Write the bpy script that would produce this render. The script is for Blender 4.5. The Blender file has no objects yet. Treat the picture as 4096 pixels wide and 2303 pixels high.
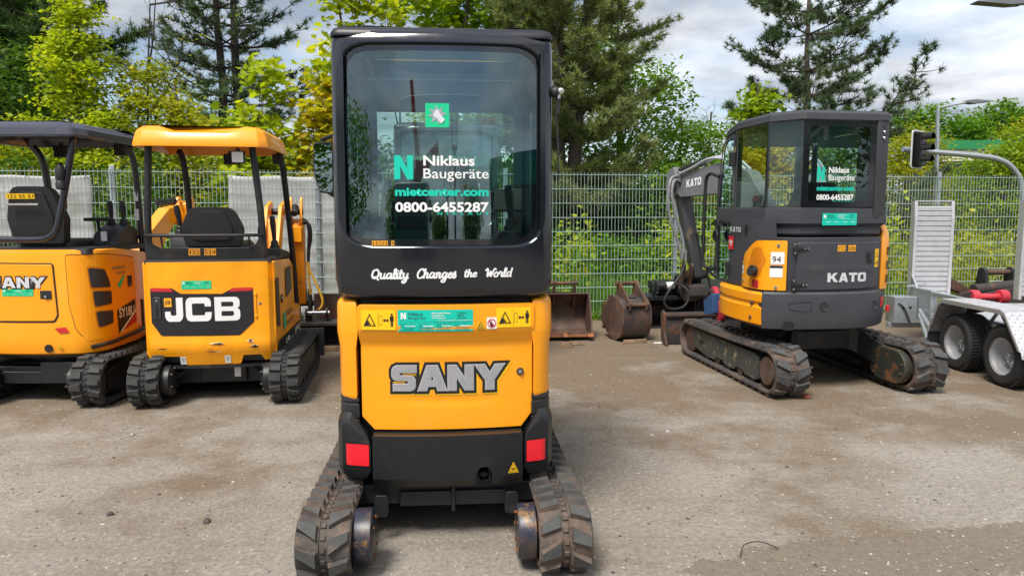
import bpy, bmesh, math, random
import numpy as np
from mathutils import Vector, Matrix
R = math.radians
random.seed(7)
S = bpy.context.scene
C = S.collection

# ------------------------------------------------------------------ camera
cam_d = bpy.data.cameras.new('camera')
cam_d.sensor_width = 36.0
cam_d.lens = 2950.0 / 4096.0 * 36.0
cam_d.clip_start = 0.05
cam_d.clip_end = 3000
cam = bpy.data.objects.new('camera', cam_d)
cam.location = (0, 0, 1.55)
cam.rotation_euler = (R(90 - 6.1), 0, 0)
C.objects.link(cam)
S.camera = cam
S.render.resolution_x, S.render.resolution_y = 1024, 575

# ------------------------------------------------------------------ sky, sun, exposure
SUN_EL, SUN_AZ = 58.0, 208.0            # azimuth clockwise from +Y
W = bpy.data.worlds.new('World')
S.world = W
W.use_nodes = True
nt = W.node_tree
nt.nodes.clear()
def wn(t, **k):
    n = nt.nodes.new(t)
    for a, b in k.items(): setattr(n, a, b)
    return n
def wl(a, b): nt.links.new(a, b)
sky = wn('ShaderNodeTexSky', sky_type='NISHITA')
sky.sun_disc = False
sky.sun_elevation = R(SUN_EL); sky.sun_rotation = R(SUN_AZ)
sky.air_density = 1.0; sky.dust_density = 0.6; sky.ozone_density = 1.2
tc = wn('ShaderNodeTexCoord')
sep = wn('ShaderNodeSeparateXYZ'); wl(tc.outputs['Generated'], sep.inputs[0])
ab = wn('ShaderNodeMath', operation='ABSOLUTE'); wl(sep.outputs['Z'], ab.inputs[0])
ad = wn('ShaderNodeMath', operation='ADD'); wl(ab.outputs[0], ad.inputs[0]); ad.inputs[1].default_value = 0.16
dx = wn('ShaderNodeMath', operation='DIVIDE'); wl(sep.outputs['X'], dx.inputs[0]); wl(ad.outputs[0], dx.inputs[1])
dy = wn('ShaderNodeMath', operation='DIVIDE'); wl(sep.outputs['Y'], dy.inputs[0]); wl(ad.outputs[0], dy.inputs[1])
cmb = wn('ShaderNodeCombineXYZ'); wl(dx.outputs[0], cmb.inputs[0]); wl(dy.outputs[0], cmb.inputs[1])
mp = wn('ShaderNodeMapping'); wl(cmb.outputs[0], mp.inputs[0])
mp.inputs['Location'].default_value = (1.2, 4.4, 0)
mp.inputs['Scale'].default_value = (0.8, 1.0, 1)
n1 = wn('ShaderNodeTexNoise'); wl(mp.outputs[0], n1.inputs['Vector'])
n1.inputs['Scale'].default_value = 0.75; n1.inputs['Detail'].default_value = 9; n1.inputs['Roughness'].default_value = 0.6
n1.inputs['Distortion'].default_value = 0.25
cov = wn('ShaderNodeValToRGB'); wl(n1.outputs['Fac'], cov.inputs[0])
cov.color_ramp.elements[0].position = 0.36; cov.color_ramp.elements[0].color = (0.12, 0.12, 0.12, 1)
cov.color_ramp.elements[1].position = 0.53; cov.color_ramp.elements[1].color = (1, 1, 1, 1)
mp2 = wn('ShaderNodeMapping'); wl(cmb.outputs[0], mp2.inputs[0]); mp2.inputs['Location'].default_value = (2.0, 0.5, 0)
n2 = wn('ShaderNodeTexNoise'); wl(mp2.outputs[0], n2.inputs['Vector'])
n2.inputs['Scale'].default_value = 0.62; n2.inputs['Detail'].default_value = 6; n2.inputs['Roughness'].default_value = 0.58
shade = wn('ShaderNodeValToRGB'); wl(n2.outputs['Fac'], shade.inputs[0])
sc = shade.color_ramp
sc.elements[0].position = 0.42; sc.elements[0].color = (2.5, 2.75, 3.2, 1)
sc.elements[1].position = 0.60; sc.elements[1].color = (7.4, 7.6, 8.0, 1)
mixc = wn('ShaderNodeMixRGB'); wl(cov.outputs[0], mixc.inputs[0]); wl(sky.outputs[0], mixc.inputs[1]); wl(shade.outputs[0], mixc.inputs[2])
bg = wn('ShaderNodeBackground'); wl(mixc.outputs[0], bg.inputs[0]); bg.inputs[1].default_value = 0.1
wo = wn('ShaderNodeOutputWorld'); wl(bg.outputs[0], wo.inputs[0])

sun_d = bpy.data.lights.new('sun', 'SUN')
sun_d.energy = 3.4; sun_d.angle = R(20); sun_d.color = (1.0, 0.95, 0.87)
sun = bpy.data.objects.new('sun', sun_d)
az = R(SUN_AZ)
to_sun = Vector((math.sin(az) * math.cos(R(SUN_EL)), math.cos(az) * math.cos(R(SUN_EL)), math.sin(R(SUN_EL))))
sun.rotation_euler = to_sun.to_track_quat('Z', 'Y').to_euler()
C.objects.link(sun)
S.view_settings.view_transform = 'Standard'
S.view_settings.look = 'None'
S.view_settings.exposure = 0.68
S.view_settings.gamma = 1.0
S.render.engine = 'CYCLES'
S.cycles.max_bounces = 6
S.cycles.diffuse_bounces = 3
S.cycles.glossy_bounces = 3
S.cycles.transparent_max_bounces = 14

# ------------------------------------------------------------------ materials
class NT:
    def __init__(s, name):
        s.m = bpy.data.materials.new(name); s.m.use_nodes = True
        s.t = s.m.node_tree; s.t.nodes.clear()
        s.out = s.t.nodes.new('ShaderNodeOutputMaterial')
        s.tc = s.t.nodes.new('ShaderNodeTexCoord')
    def n(s, ty, **k):
        x = s.t.nodes.new(ty)
        for a, b in k.items(): setattr(x, a, b)
        return x
    def l(s, a, b): s.t.links.new(a, b)
    def noise(s, scale, detail=4, rough=.55, stretch=None, dist=0):
        x = s.n('ShaderNodeTexNoise')
        x.inputs['Scale'].default_value = scale; x.inputs['Detail'].default_value = detail
        x.inputs['Roughness'].default_value = rough; x.inputs['Distortion'].default_value = dist
        src = s.tc.outputs['Object']
        if stretch:
            mp = s.n('ShaderNodeMapping'); mp.inputs['Scale'].default_value = stretch
            s.l(src, mp.inputs[0]); src = mp.outputs[0]
        s.l(src, x.inputs['Vector'])
        return x.outputs['Fac']
    def ramp(s, fac, a, b, ca=(0, 0, 0, 1), cb=(1, 1, 1, 1)):
        r = s.n('ShaderNodeValToRGB'); s.l(fac, r.inputs[0])
        r.color_ramp.elements[0].position = a; r.color_ramp.elements[1].position = b
        r.color_ramp.elements[0].color = ca; r.color_ramp.elements[1].color = cb
        return r.outputs[0]
    def mix(s, fac, a, b, mode='MIX'):
        x = s.n('ShaderNodeMixRGB', blend_type=mode)
        for i, v in enumerate((fac, a, b)):
            if hasattr(v, 'is_linked'): s.l(v, x.inputs[i])
            elif i == 0: x.inputs[0].default_value = v
            else: x.inputs[i].default_value = tuple(v) + (1,) if len(v) == 3 else v
        return x.outputs[0]
    def bsdf(s, col, rough=.5, metal=0, coat=0, bump=None, bstr=.3, bdist=.01, spec=.5):
        b = s.n('ShaderNodeBsdfPrincipled')
        for nm, v in (('Base Color', col), ('Roughness', rough), ('Metallic', metal)):
            if hasattr(v, 'is_linked'): s.l(v, b.inputs[nm])
            elif nm == 'Base Color': b.inputs[nm].default_value = tuple(v) + (1,)
            else: b.inputs[nm].default_value = v
        b.inputs['Coat Weight'].default_value = coat; b.inputs['Coat Roughness'].default_value = .08
        b.inputs['Specular IOR Level'].default_value = spec
        if bump is not None:
            bp = s.n('ShaderNodeBump'); bp.inputs['Strength'].default_value = bstr; bp.inputs['Distance'].default_value = bdist
            s.l(bump, bp.inputs['Height']); s.l(bp.outputs[0], b.inputs['Normal'])
        s.l(b.outputs[0], s.out.inputs[0])
        return s.m
def dk(c, k): return tuple(min(1, x * k) for x in c)
MATS = {}
def paint(name, col, rough=.35, metal=0, coat=0, var=.12, scale=5, dirt=None, dirt_amt=.55, dirt_scale=6, bump=.0, fine=60, spec=.5):
    """plain paint / plastic / metal with uneven tone, dust patches and fine orange peel"""
    m = NT(name)
    base = m.mix(m.ramp(m.noise(scale, 5), .3, .72), dk(col, 1 - var), dk(col, 1 + var * .6))
    if dirt:
        d = m.ramp(m.noise(dirt_scale, 8, .68), dirt_amt, dirt_amt + .16)
        base = m.mix(d, base, dirt)
    f = m.noise(fine, 4, .6)
    rg = m.n('ShaderNodeMapRange'); m.l(m.noise(scale * 3, 5, .6), rg.inputs[0])
    rg.inputs['To Min'].default_value = max(.02, rough - .1); rg.inputs['To Max'].default_value = min(1, rough + .14)
    MATS[name] = m.bsdf(base, rg.outputs[0], metal, coat, f if bump else None, bump, .004, spec)
    return MATS[name]
def worn(name, col, under, amt=.6, scale=9, rough=.5, metal=0, dust=None, dust_amt=.55, stretch=None, bump=.15, coat=0):
    """paint with chips showing what is under it, plus dust"""
    m = NT(name)
    base = m.mix(m.ramp(m.noise(4, 5), .3, .7), dk(col, .82), dk(col, 1.1))
    ch = m.ramp(m.noise(scale, 10, .72, stretch), amt, amt + .05)
    base = m.mix(ch, base, m.mix(m.ramp(m.noise(25, 4), .35, .65), dk(under, .6), under))
    if dust: base = m.mix(m.ramp(m.noise(3.2, 8, .62), dust_amt, dust_amt + .3), base, dust)
    MATS[name] = m.bsdf(base, rough, metal, coat, m.noise(40, 6, .65), bump, .006)
    return MATS[name]
ORANGE = (0.90, 0.335, 0.003)
def used_orange():
    m = NT('orange_paint')
    b = m.mix(m.ramp(m.noise(1.4, 5), .3, .72), dk(ORANGE, .95), dk(ORANGE, 1.04))
    film = m.ramp(m.noise(2.6, 8, .66, (1, 1, .55)), .50, .78, (0, 0, 0, 1), (.38, .38, .38, 1))
    b = m.mix(film, b, (.62, .34, .10))
    strk = m.ramp(m.noise(30, 5, .6, (1, 1, .05)), .62, .75, (0, 0, 0, 1), (.28, .28, .28, 1))
    b = m.mix(strk, b, (.58, .24, .03))
    scr = m.ramp(m.noise(16, 9, .8, (.35, 1, 6)), .715, .735, (0, 0, 0, 1), (.6, .6, .6, 1))
    b = m.mix(scr, b, (.50, .26, .08))
    rg = m.n('ShaderNodeMapRange'); m.l(m.noise(5, 6, .65), rg.inputs[0]); rg.inputs['To Min'].default_value = .22; rg.inputs['To Max'].default_value = .50
    return m.bsdf(b, rg.outputs[0], 0, .25, m.noise(70, 4, .6), .03, .004)
orange = used_orange()
orange2 = worn('chipped_orange_paint', (0.91, .350, .003), (.20, .07, .03), .70, 5, .36, stretch=(1, 1, 2.6), bump=.05, coat=.15)
orange3 = worn('muddy_orange_paint', (.86, .275, .005), (.10, .06, .03), .60, 7, .5, dust=(.25, .14, .05), dust_amt=.62)
blackp = paint('black_gloss_paint', (.007, .008, .014), .16, coat=.6, var=.25, scale=2, dirt=(.012, .013, .018), dirt_amt=.58, dirt_scale=3, spec=.5)
blackr = paint('black_roof_paint', (.010, .011, .016), .42, var=.2, dirt=(.03, .03, .033), dirt_amt=.55, dirt_scale=3)
blackc = worn('scuffed_black_counterweight', (.009, .010, .012), (.22, .095, .045), .625, 6, .38, stretch=(.5, 1, 2.4), dust=(.045, .041, .037), dust_amt=.56, bump=.06)
blackm = paint('black_steel', (.013, .014, .016), .42, var=.3, dirt=(.06, .045, .033), dirt_amt=.56, dirt_scale=7, bump=.05)
blackpl = paint('black_plastic', (.017, .017, .019), .5, var=.2, dirt=(.045, .042, .04), dirt_amt=.6)
seatm = paint('black_vinyl', (.018, .018, .02), .5, var=.2, scale=7, bump=.12, fine=180)
greyp = paint('charcoal_paint', (.044, .046, .055), .44, var=.14, dirt=(.075, .07, .065), dirt_amt=.60, dirt_scale=4, bump=.10, fine=220)
greyd = paint('dark_grey_plastic', (.028, .029, .033), .45, var=.15)
navyroof = paint('dark_canopy_plastic', (.035, .037, .055), .30, coat=.3, var=.12)
rubber_dirty = worn('dusty_track_rubber', (.050, .045, .042), (.125, .086, .064), .47, 5, .85, dust=(.14, .108, .086), dust_amt=.48, bump=.3)
rubber_top = paint('worn_lug_rubber', (.062, .064, .062), .8, var=.3, scale=18, dirt=(.14, .105, .08), dirt_amt=.6, dirt_scale=8, bump=.5, fine=35)
rubber_dark = worn('dark_track_rubber', (.030, .030, .030), (.07, .058, .048), .56, 6, .85, dust=(.10, .085, .07), dust_amt=.58, bump=.3)
rubber_darktop = paint('dark_lug_rubber', (.048, .048, .047), .82, var=.3, scale=14, dirt=(.095, .082, .07), dirt_amt=.58, bump=.4, fine=35)
tyrem = paint('tyre_rubber', (.020, .020, .021), .75, var=.2, dirt=(.05, .046, .042), dirt_amt=.58, bump=.2)
frame_worn = worn('scraped_dark_frame', (.050, .054, .050), (.34, .26, .14), .565, 16, .55, dust=(.13, .10, .07), dust_amt=.56, stretch=(1, 1, .8))
rust = worn('rusty_steel', (.075, .042, .030), (.17, .065, .028), .52, 6, .7, dust=(.15, .115, .085), dust_amt=.52, bump=.3)
rustdark = worn('dark_rusty_steel', (.036, .030, .028), (.12, .055, .03), .57, 7, .62, dust=(.12, .085, .06), dust_amt=.56, bump=.25)
rustlight = worn('orange_rust', (.28, .10, .030), (.16, .055, .02), .5, 20, .8, bump=.3)
steel = paint('bare_steel', (.55, .56, .58), .25, 1.0, var=.1)
chrome = paint('chrome', (.75, .75, .77), .08, 1.0, var=.03)
galv = paint('galvanised_steel', (.46, .50, .52), .42, .75, var=.16, scale=22)
alu = paint('ribbed_aluminium', (.66, .66, .68), .40, .7, var=.10, scale=12, dirt=(.40, .385, .37), dirt_amt=.6)
wire = paint('galvanised_wire', (.31, .40, .385), .6, 0, var=.14, scale=2, spec=.2)
tarp = paint('white_tarpaulin', (.46, .465, .45), .6, var=.12, scale=2.5, dirt=(.34, .34, .31), dirt_amt=.52, dirt_scale=2.2, bump=.3, fine=9)
red = paint('red_reflector', (.72, .010, .022), .3, coat=.2, var=.08)
redp = paint('red_paint', (.55, .02, .03), .4)
pinkred = paint('faded_red_paint', (.62, .045, .065), .5, var=.2, dirt=(.2, .06, .05), dirt_amt=.62)
limey = paint('faded_lime_paint', (.40, .46, .11), .6, var=.2, dirt=(.14, .09, .05), dirt_amt=.58)
blue = paint('faded_blue_paint', (.04, .10, .24), .45, var=.2, dirt=(.15, .12, .1), dirt_amt=.55)
white = paint('white_print', (.76, .76, .76), .45, var=.06, scale=14)
whiteglow = white
blk = paint('black_print', (.012, .012, .012), .4, var=.1)
teal = paint('teal_print', (.0, .50, .37), .4, var=.05)
tealg = paint('green_sticker', (.0, .50, .23), .4, var=.05)
tealdark = paint('dark_green_print', (.01, .16, .14), .4)
ylw = paint('yellow_sticker', (.88, .52, .004), .4, var=.05)
ylw2 = paint('orange_number_tile', (.85, .38, .02), .4, var=.1)
amber = paint('tan_sticker', (.62, .33, .10), .4)
silver = paint('silver_letter', (.40, .40, .43), .28, .4, var=.10, scale=16)
silverlt = paint('bright_letter_edge', (.70, .70, .74), .25, .3)
hosey = paint('yellow_hose_sleeve', (.66, .36, .03), .55, var=.2, scale=40, bump=.4, fine=120)
lampglass = paint('lamp_lens', (.62, .64, .64), .12, .2, var=.2, scale=90)
wood = worn('old_wood', (.30, .20, .12), (.17, .12, .08), .5, 12, .8, stretch=(1, 6, 1))
brick = paint('red_brick', (.27, .075, .045), .9, var=.25, bump=.3)
stonem = paint('grey_stone', (.30, .28, .25), .9, var=.35, scale=14, bump=.4)
stoned = paint('dark_stone', (.07, .06, .055), .85, var=.3, scale=14, bump=.4)
headliner = paint('grey_headliner', (.46, .48, .50), .8, var=.08)

def glass_mat(name, tint, rough=0.0, refl=1.0):
    m = NT(name)
    tr = m.n('ShaderNodeBsdfTransparent'); tr.inputs[0].default_value = tint + (1,)
    gl = m.n('ShaderNodeBsdfGlossy'); gl.inputs['Roughness'].default_value = rough; gl.inputs[0].default_value = (.80, .97, 1, 1)
    fr = m.n('ShaderNodeFresnel'); fr.inputs[0].default_value = 1.52
    mu = m.n('ShaderNodeMath', operation='MULTIPLY', use_clamp=True); m.l(fr.outputs[0], mu.inputs[0]); mu.inputs[1].default_value = 1.9 * refl
    mx = m.n('ShaderNodeMixShader'); m.l(mu.outputs[0], mx.inputs[0]); m.l(tr.outputs[0], mx.inputs[1]); m.l(gl.outputs[0], mx.inputs[2])
    m.l(mx.outputs[0], m.out.inputs[0])
    MATS[name] = m.m
    return m.m
glass = glass_mat('green_tinted_glass', (.66, .92, .84), refl=1.9)
glassk = glass_mat('tinted_cab_glass', (.82, .94, .88), refl=.9)
clearfilm = glass_mat('clear_sticker_film', (.86, .93, .90), .12, .7)
mirrorm = NT('mirror_glass').bsdf((.9, .92, .93), .01, 1.0)

def leaf_mat(name, dark, mid, light, trans=.35, rough=.5):
    m = NT(name)
    at = m.n('ShaderNodeAttribute'); at.attribute_name = 'tint'
    r = m.n('ShaderNodeValToRGB'); m.l(at.outputs['Fac'], r.inputs[0])
    e = r.color_ramp.elements
    e[0].color = dark + (1,); e[1].color = light + (1,); x = e.new(.5); x.color = mid + (1,)
    d = m.n('ShaderNodeBsdfPrincipled'); m.l(r.outputs[0], d.inputs['Base Color']); d.inputs['Roughness'].default_value = rough
    d.inputs['Specular IOR Level'].default_value = .25
    t = m.n('ShaderNodeBsdfTranslucent')
    br = m.mix(.55, r.outputs[0], (1.0, .95, .25), 'MULTIPLY'); sc = m.mix(1.0, br, (1.7, 1.7, 1.2), 'MULTIPLY')
    m.l(sc, t.inputs[0])
    mx = m.n('ShaderNodeMixShader'); mx.inputs[0].default_value = trans
    m.l(d.outputs[0], mx.inputs[1]); m.l(t.outputs[0], mx.inputs[2]); m.l(mx.outputs[0], m.out.inputs[0])
    return m.m
L_maple = leaf_mat('yellow_green_maple_leaf', (.15, .235, .012), (.32, .40, .018), (.52, .53, .035), .46)
L_olive = leaf_mat('olive_leaf', (.11, .155, .010), (.25, .285, .015), (.43, .41, .025), .4)
L_green = leaf_mat('mid_green_leaf', (.045, .115, .010), (.105, .225, .014), (.22, .36, .025), .38)
L_dark = leaf_mat('dark_green_leaf', (.026, .066, .012), (.058, .125, .016), (.11, .20, .025), .34)
L_pale = leaf_mat('pale_willow_leaf', (.10, .16, .05), (.20, .28, .09), (.33, .42, .15), .4)
L_amber = leaf_mat('amber_leaf', (.20, .17, .02), (.42, .31, .03), (.52, .42, .06), .4)
L_needle = leaf_mat('pine_needle', (.040, .072, .040), (.085, .135, .062), (.17, .21, .09), .15, .55)
L_needle2 = leaf_mat('olive_pine_needle', (.095, .135, .050), (.175, .225, .075), (.28, .29, .11), .28, .55)
L_maple2 = leaf_mat('amber_tipped_maple_leaf', (.22, .22, .012), (.40, .38, .016), (.56, .40, .03), .42)
L_maple3 = leaf_mat('spring_green_maple_leaf', (.085, .17, .010), (.19, .29, .014), (.34, .42, .025), .42)
L_needle2d = leaf_mat('dark_conifer_needle', (.050, .105, .034), (.10, .18, .05), (.17, .27, .07), .25, .55)
L_grass = leaf_mat('grass_blade', (.06, .15, .012), (.13, .30, .018), (.30, .38, .07), .4)
bark = worn('grey_brown_bark', (.115, .088, .070), (.05, .036, .03), .5, 7, .9, stretch=(3, 3, .5), bump=.6)
barkd = worn('dark_bark', (.045, .036, .031), (.02, .017, .015), .5, 8, .9, stretch=(3, 3, .6), bump=.5)

# ------------------------------------------------------------------ helpers
def link(o, parent=None):
    C.objects.link(o)
    if parent is not None: o.parent = parent
    return o
def tag(o, label=None, cat=None, group=None, kind=None):
    if label: o['label'] = label
    if cat: o['category'] = cat
    if group: o['group'] = group
    if kind: o['kind'] = kind
    return o
def thing(name, label, cat, loc=(0, 0, 0), rz=0, group=None):
    o = bpy.data.objects.new(name, None); o.empty_display_size = .1
    o.location = loc; o.rotation_euler = (0, 0, R(rz))
    link(o); return tag(o, label, cat, group)
def copy_tree(o, parent=None):
    c = o.copy(); C.objects.link(c); c.parent = parent
    for ch in list(o.children): copy_tree(ch, c)
    return c

def rpoly(pts, r, n=4):
    """polygon with rounded corners; r a number or one per corner"""
    out = []; k = len(pts)
    for i, p in enumerate(pts):
        rr = r[i] if isinstance(r, (list, tuple)) else r
        a = Vector(pts[i - 1]) - Vector(p); b = Vector(pts[(i + 1) % k]) - Vector(p); p = Vector(p)
        if rr <= 0: out.append(tuple(p)); continue
        la, lb = a.length, b.length
        ang = a.angle(b)
        t = min(rr / max(math.tan(ang / 2), 1e-4), la * .49, lb * .49)
        p0 = p + a.normalized() * t; p1 = p + b.normalized() * t
        for j in range(n + 1):
            s = j / n
            out.append(tuple(p0 * (1 - s) ** 2 + p * 2 * s * (1 - s) + p1 * s * s))
    return out
def rrect(x0, x1, z0, z1, r, n=5): return rpoly([(x0, z0), (x1, z0), (x1, z1), (x0, z1)], r, n)
def circ(cx, cz, r, n=20, a0=0, a1=360):
    full = abs(a1 - a0) >= 360
    return [(cx + r * math.cos(R(a0 + (a1 - a0) * i / (n if full else n - 1))), cz + r * math.sin(R(a0 + (a1 - a0) * i / (n if full else n - 1)))) for i in range(n)]
def smooth_line(pts, sub=6):
    P = [Vector(p) for p in pts]; out = []
    for i in range(len(P) - 1):
        p0 = P[max(i - 1, 0)]; p1 = P[i]; p2 = P[i + 1]; p3 = P[min(i + 2, len(P) - 1)]
        for j in range(sub):
            t = j / sub
            out.append(.5 * ((2 * p1) + (p2 - p0) * t + (2 * p0 - 5 * p1 + 4 * p2 - p3) * t * t + (3 * p1 - p0 - 3 * p2 + p3) * t ** 3))
    out.append(P[-1]); return out

class MB:
    def __init__(s): s.v = []; s.f = []; s.mi = []
    def add(s, V, F, mi=0):
        b = len(s.v); s.v += [tuple(p) for p in V]
        for f in F: s.f.append([i + b for i in f]); s.mi.append(mi)
        return s
    def box(s, c, sz, rot=None, mi=0):
        x, y, z = sz[0] / 2, sz[1] / 2, sz[2] / 2
        V = [Vector(p) for p in ((-x, -y, -z), (x, -y, -z), (x, y, -z), (-x, y, -z), (-x, -y, z), (x, -y, z), (x, y, z), (-x, y, z))]
        if rot:
            m = Matrix.Rotation(R(rot[2]), 3, 'Z') @ Matrix.Rotation(R(rot[1]), 3, 'Y') @ Matrix.Rotation(R(rot[0]), 3, 'X')
            V = [m @ p for p in V]
        V = [p + Vector(c) for p in V]
        return s.add(V, [(0, 3, 2, 1), (4, 5, 6, 7), (0, 1, 5, 4), (1, 2, 6, 5), (2, 3, 7, 6), (3, 0, 4, 7)], mi)
    def bx(s, x0, x1, y0, y1, z0, z1, mi=0):
        return s.box(((x0 + x1) / 2, (y0 + y1) / 2, (z0 + z1) / 2), (abs(x1 - x0), abs(y1 - y0), abs(z1 - z0)), None, mi)
    def prism(s, poly, ax, a, b, mi=0):
        n = len(poly)
        mk = {'x': lambda p, t: (t, p[0], p[1]), 'y': lambda p, t: (p[0], t, p[1]), 'z': lambda p, t: (p[0], p[1], t)}[ax]
        V = [mk(p, a) for p in poly] + [mk(p, b) for p in poly]
        F = [list(range(n)), list(range(2 * n - 1, n - 1, -1))] + [(i, n + i, n + (i + 1) % n, (i + 1) % n) for i in range(n)]
        return s.add(V, F, mi)
    def loft(s, loops, mi=0, caps=True, closed=True):
        n = len(loops[0]); V = [p for l in loops for p in l]; F = []
        for k in range(len(loops) - 1):
            for i in range(n if closed else n - 1):
                j = (i + 1) % n
                F.append((k * n + i, k * n + j, (k + 1) * n + j, (k + 1) * n + i))
        if caps:
            F.append(list(range(n - 1, -1, -1))); F.append([(len(loops) - 1) * n + i for i in range(n)])
        return s.add(V, F, mi)
    def plan(s, outline, levels, mi=0):
        """closed plan outline lofted through levels (z, inset)"""
        n = len(outline); loops = []
        P = [Vector(p) for p in outline]
        area = sum(P[i].x * P[(i + 1) % n].y - P[(i + 1) % n].x * P[i].y for i in range(n))
        sg = 1 if area > 0 else -1
        N = []
        for i in range(n):
            e0 = (P[i] - P[i - 1]).normalized(); e1 = (P[(i + 1) % n] - P[i]).normalized()
            nn = Vector((-(e0.y + e1.y), e0.x + e1.x)) * sg
            d = nn.length; nn = nn / d if d > 1e-6 else Vector((0, 0))
            k = max(.5, nn.dot(Vector((-e0.y, e0.x)) * sg))
            N.append(nn / k)
        for z, ins in levels:
            zf = z if callable(z) else (lambda x, y, z=z: z)
            loops.append([((P[i] + N[i] * ins).x, (P[i] + N[i] * ins).y, zf(P[i].x, P[i].y)) for i in range(n)])
        return s.loft(loops, mi)
    def tube(s, pts, r, n=8, mi=0, caps=True):
        P = [Vector(p) for p in pts]; loops = []
        T = [(P[min(i + 1, len(P) - 1)] - P[max(i - 1, 0)]).normalized() for i in range(len(P))]
        up = Vector((0, 0, 1)) if abs(T[0].z) < .9 else Vector((1, 0, 0))
        u = T[0].cross(up).normalized()
        for i, p in enumerate(P):
            u = (u - T[i] * u.dot(T[i])).normalized(); w = T[i].cross(u)
            rr = r[i] if isinstance(r, (list, tuple)) else r
            loops.append([p + (u * math.cos(2 * math.pi * k / n) + w * math.sin(2 * math.pi * k / n)) * rr for k in range(n)])
        return s.loft(loops, mi, caps)
    def cyl(s, p0, p1, r, n=16, mi=0, r2=None): return s.tube([p0, p1], [r, r if r2 is None else r2], n, mi)
    def lathe(s, prof, o, ax='x', n=24, mi=0, caps=True):
        loops = []
        for r, h in prof:
            l = []
            for k in range(n):
                c, q = r * math.cos(2 * math.pi * k / n), r * math.sin(2 * math.pi * k / n)
                p = {'x': (h, c, q), 'y': (c, h, q), 'z': (c, q, h)}[ax]
                l.append((o[0] + p[0], o[1] + p[1], o[2] + p[2]))
            loops.append(l)
        return s.loft(loops, mi, caps)
    def ball(s, o, r, n=10, mi=0, sc=(1, 1, 1)):
        loops = []
        for i in range(1, n):
            a = math.pi * i / n
            loops.append([(o[0] + sc[0] * r * math.sin(a) * math.cos(2 * math.pi * k / (2 * n)), o[1] + sc[1] * r * math.sin(a) * math.sin(2 * math.pi * k / (2 * n)), o[2] - sc[2] * r * math.cos(a)) for k in range(2 * n)])
        return s.loft(loops, mi)
    def build(s, name, mats, parent=None, bevel=0, seg=2, ang=35, recalc=True, label=None):
        me = bpy.data.meshes.new(name); me.from_pydata(s.v, [], s.f)
        mats = mats if isinstance(mats, (list, tuple)) else [mats]
        for m in mats: me.materials.append(m)
        if len(mats) > 1: me.polygons.foreach_set('material_index', s.mi)
        if recalc:
            bm = bmesh.new(); bm.from_mesh(me); bmesh.ops.recalc_face_normals(bm, faces=bm.faces[:]); bm.to_mesh(me); bm.free()
        return fin(me, name, parent, bevel, seg, ang, label)
def fin(me, name, parent=None, bevel=0, seg=2, ang=35, label=None):
    me.polygons.foreach_set('use_smooth', [True] * len(me.polygons))
    me.set_sharp_from_angle(angle=R(ang))
    me.update()
    o = bpy.data.objects.new(name, me); link(o, parent)
    if bevel:
        b = o.modifiers.new('bevel', 'BEVEL'); b.width = bevel; b.segments = seg; b.limit_method = 'ANGLE'; b.angle_limit = R(38); b.harden_normals = True
    if label: o['label'] = label
    return o

def cut_grid(bm, ax, step):
    i = 'xyz'.index(ax)
    lo = min(v.co[i] for v in bm.verts); hi = max(v.co[i] for v in bm.verts)
    n = int((hi - lo) / step)
    no = [0, 0, 0]; no[i] = 1
    for k in range(1, n + 1):
        co = [0, 0, 0]; co[i] = lo + (hi - lo) * k / (n + 1)
        bmesh.ops.bisect_plane(bm, geom=bm.verts[:] + bm.edges[:] + bm.faces[:], plane_co=co, plane_no=no, dist=1e-6)
def panel(name, outline, surf, thick, mat, parent, sx=.06, sz=None, bevel=.004, seg=2, off=0, label=None):
    """solid panel: flat outline in x,z bent onto y = surf(x, z)"""
    bm = bmesh.new()
    bm.faces.new([bm.verts.new((x, 0, z)) for x, z in outline])
    if sx: cut_grid(bm, 'x', sx)
    if sz: cut_grid(bm, 'z', sz)
    if thick:
        r = bmesh.ops.extrude_face_region(bm, geom=bm.faces[:], use_keep_orig=True)
        for v in r['geom']:
            if isinstance(v, bmesh.types.BMVert): v.co.y += thick
    for v in bm.verts: v.co.y += surf(v.co.x, v.co.z) + off
    bmesh.ops.recalc_face_normals(bm, faces=bm.faces[:])
    if not thick:
        for f in bm.faces:
            if f.normal.y > 0: f.normal_flip()
    me = bpy.data.meshes.new(name); bm.to_mesh(me); bm.free()
    me.materials.append(mat)
    return fin(me, name, parent, bevel if thick else 0, seg, 35, label)

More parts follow.
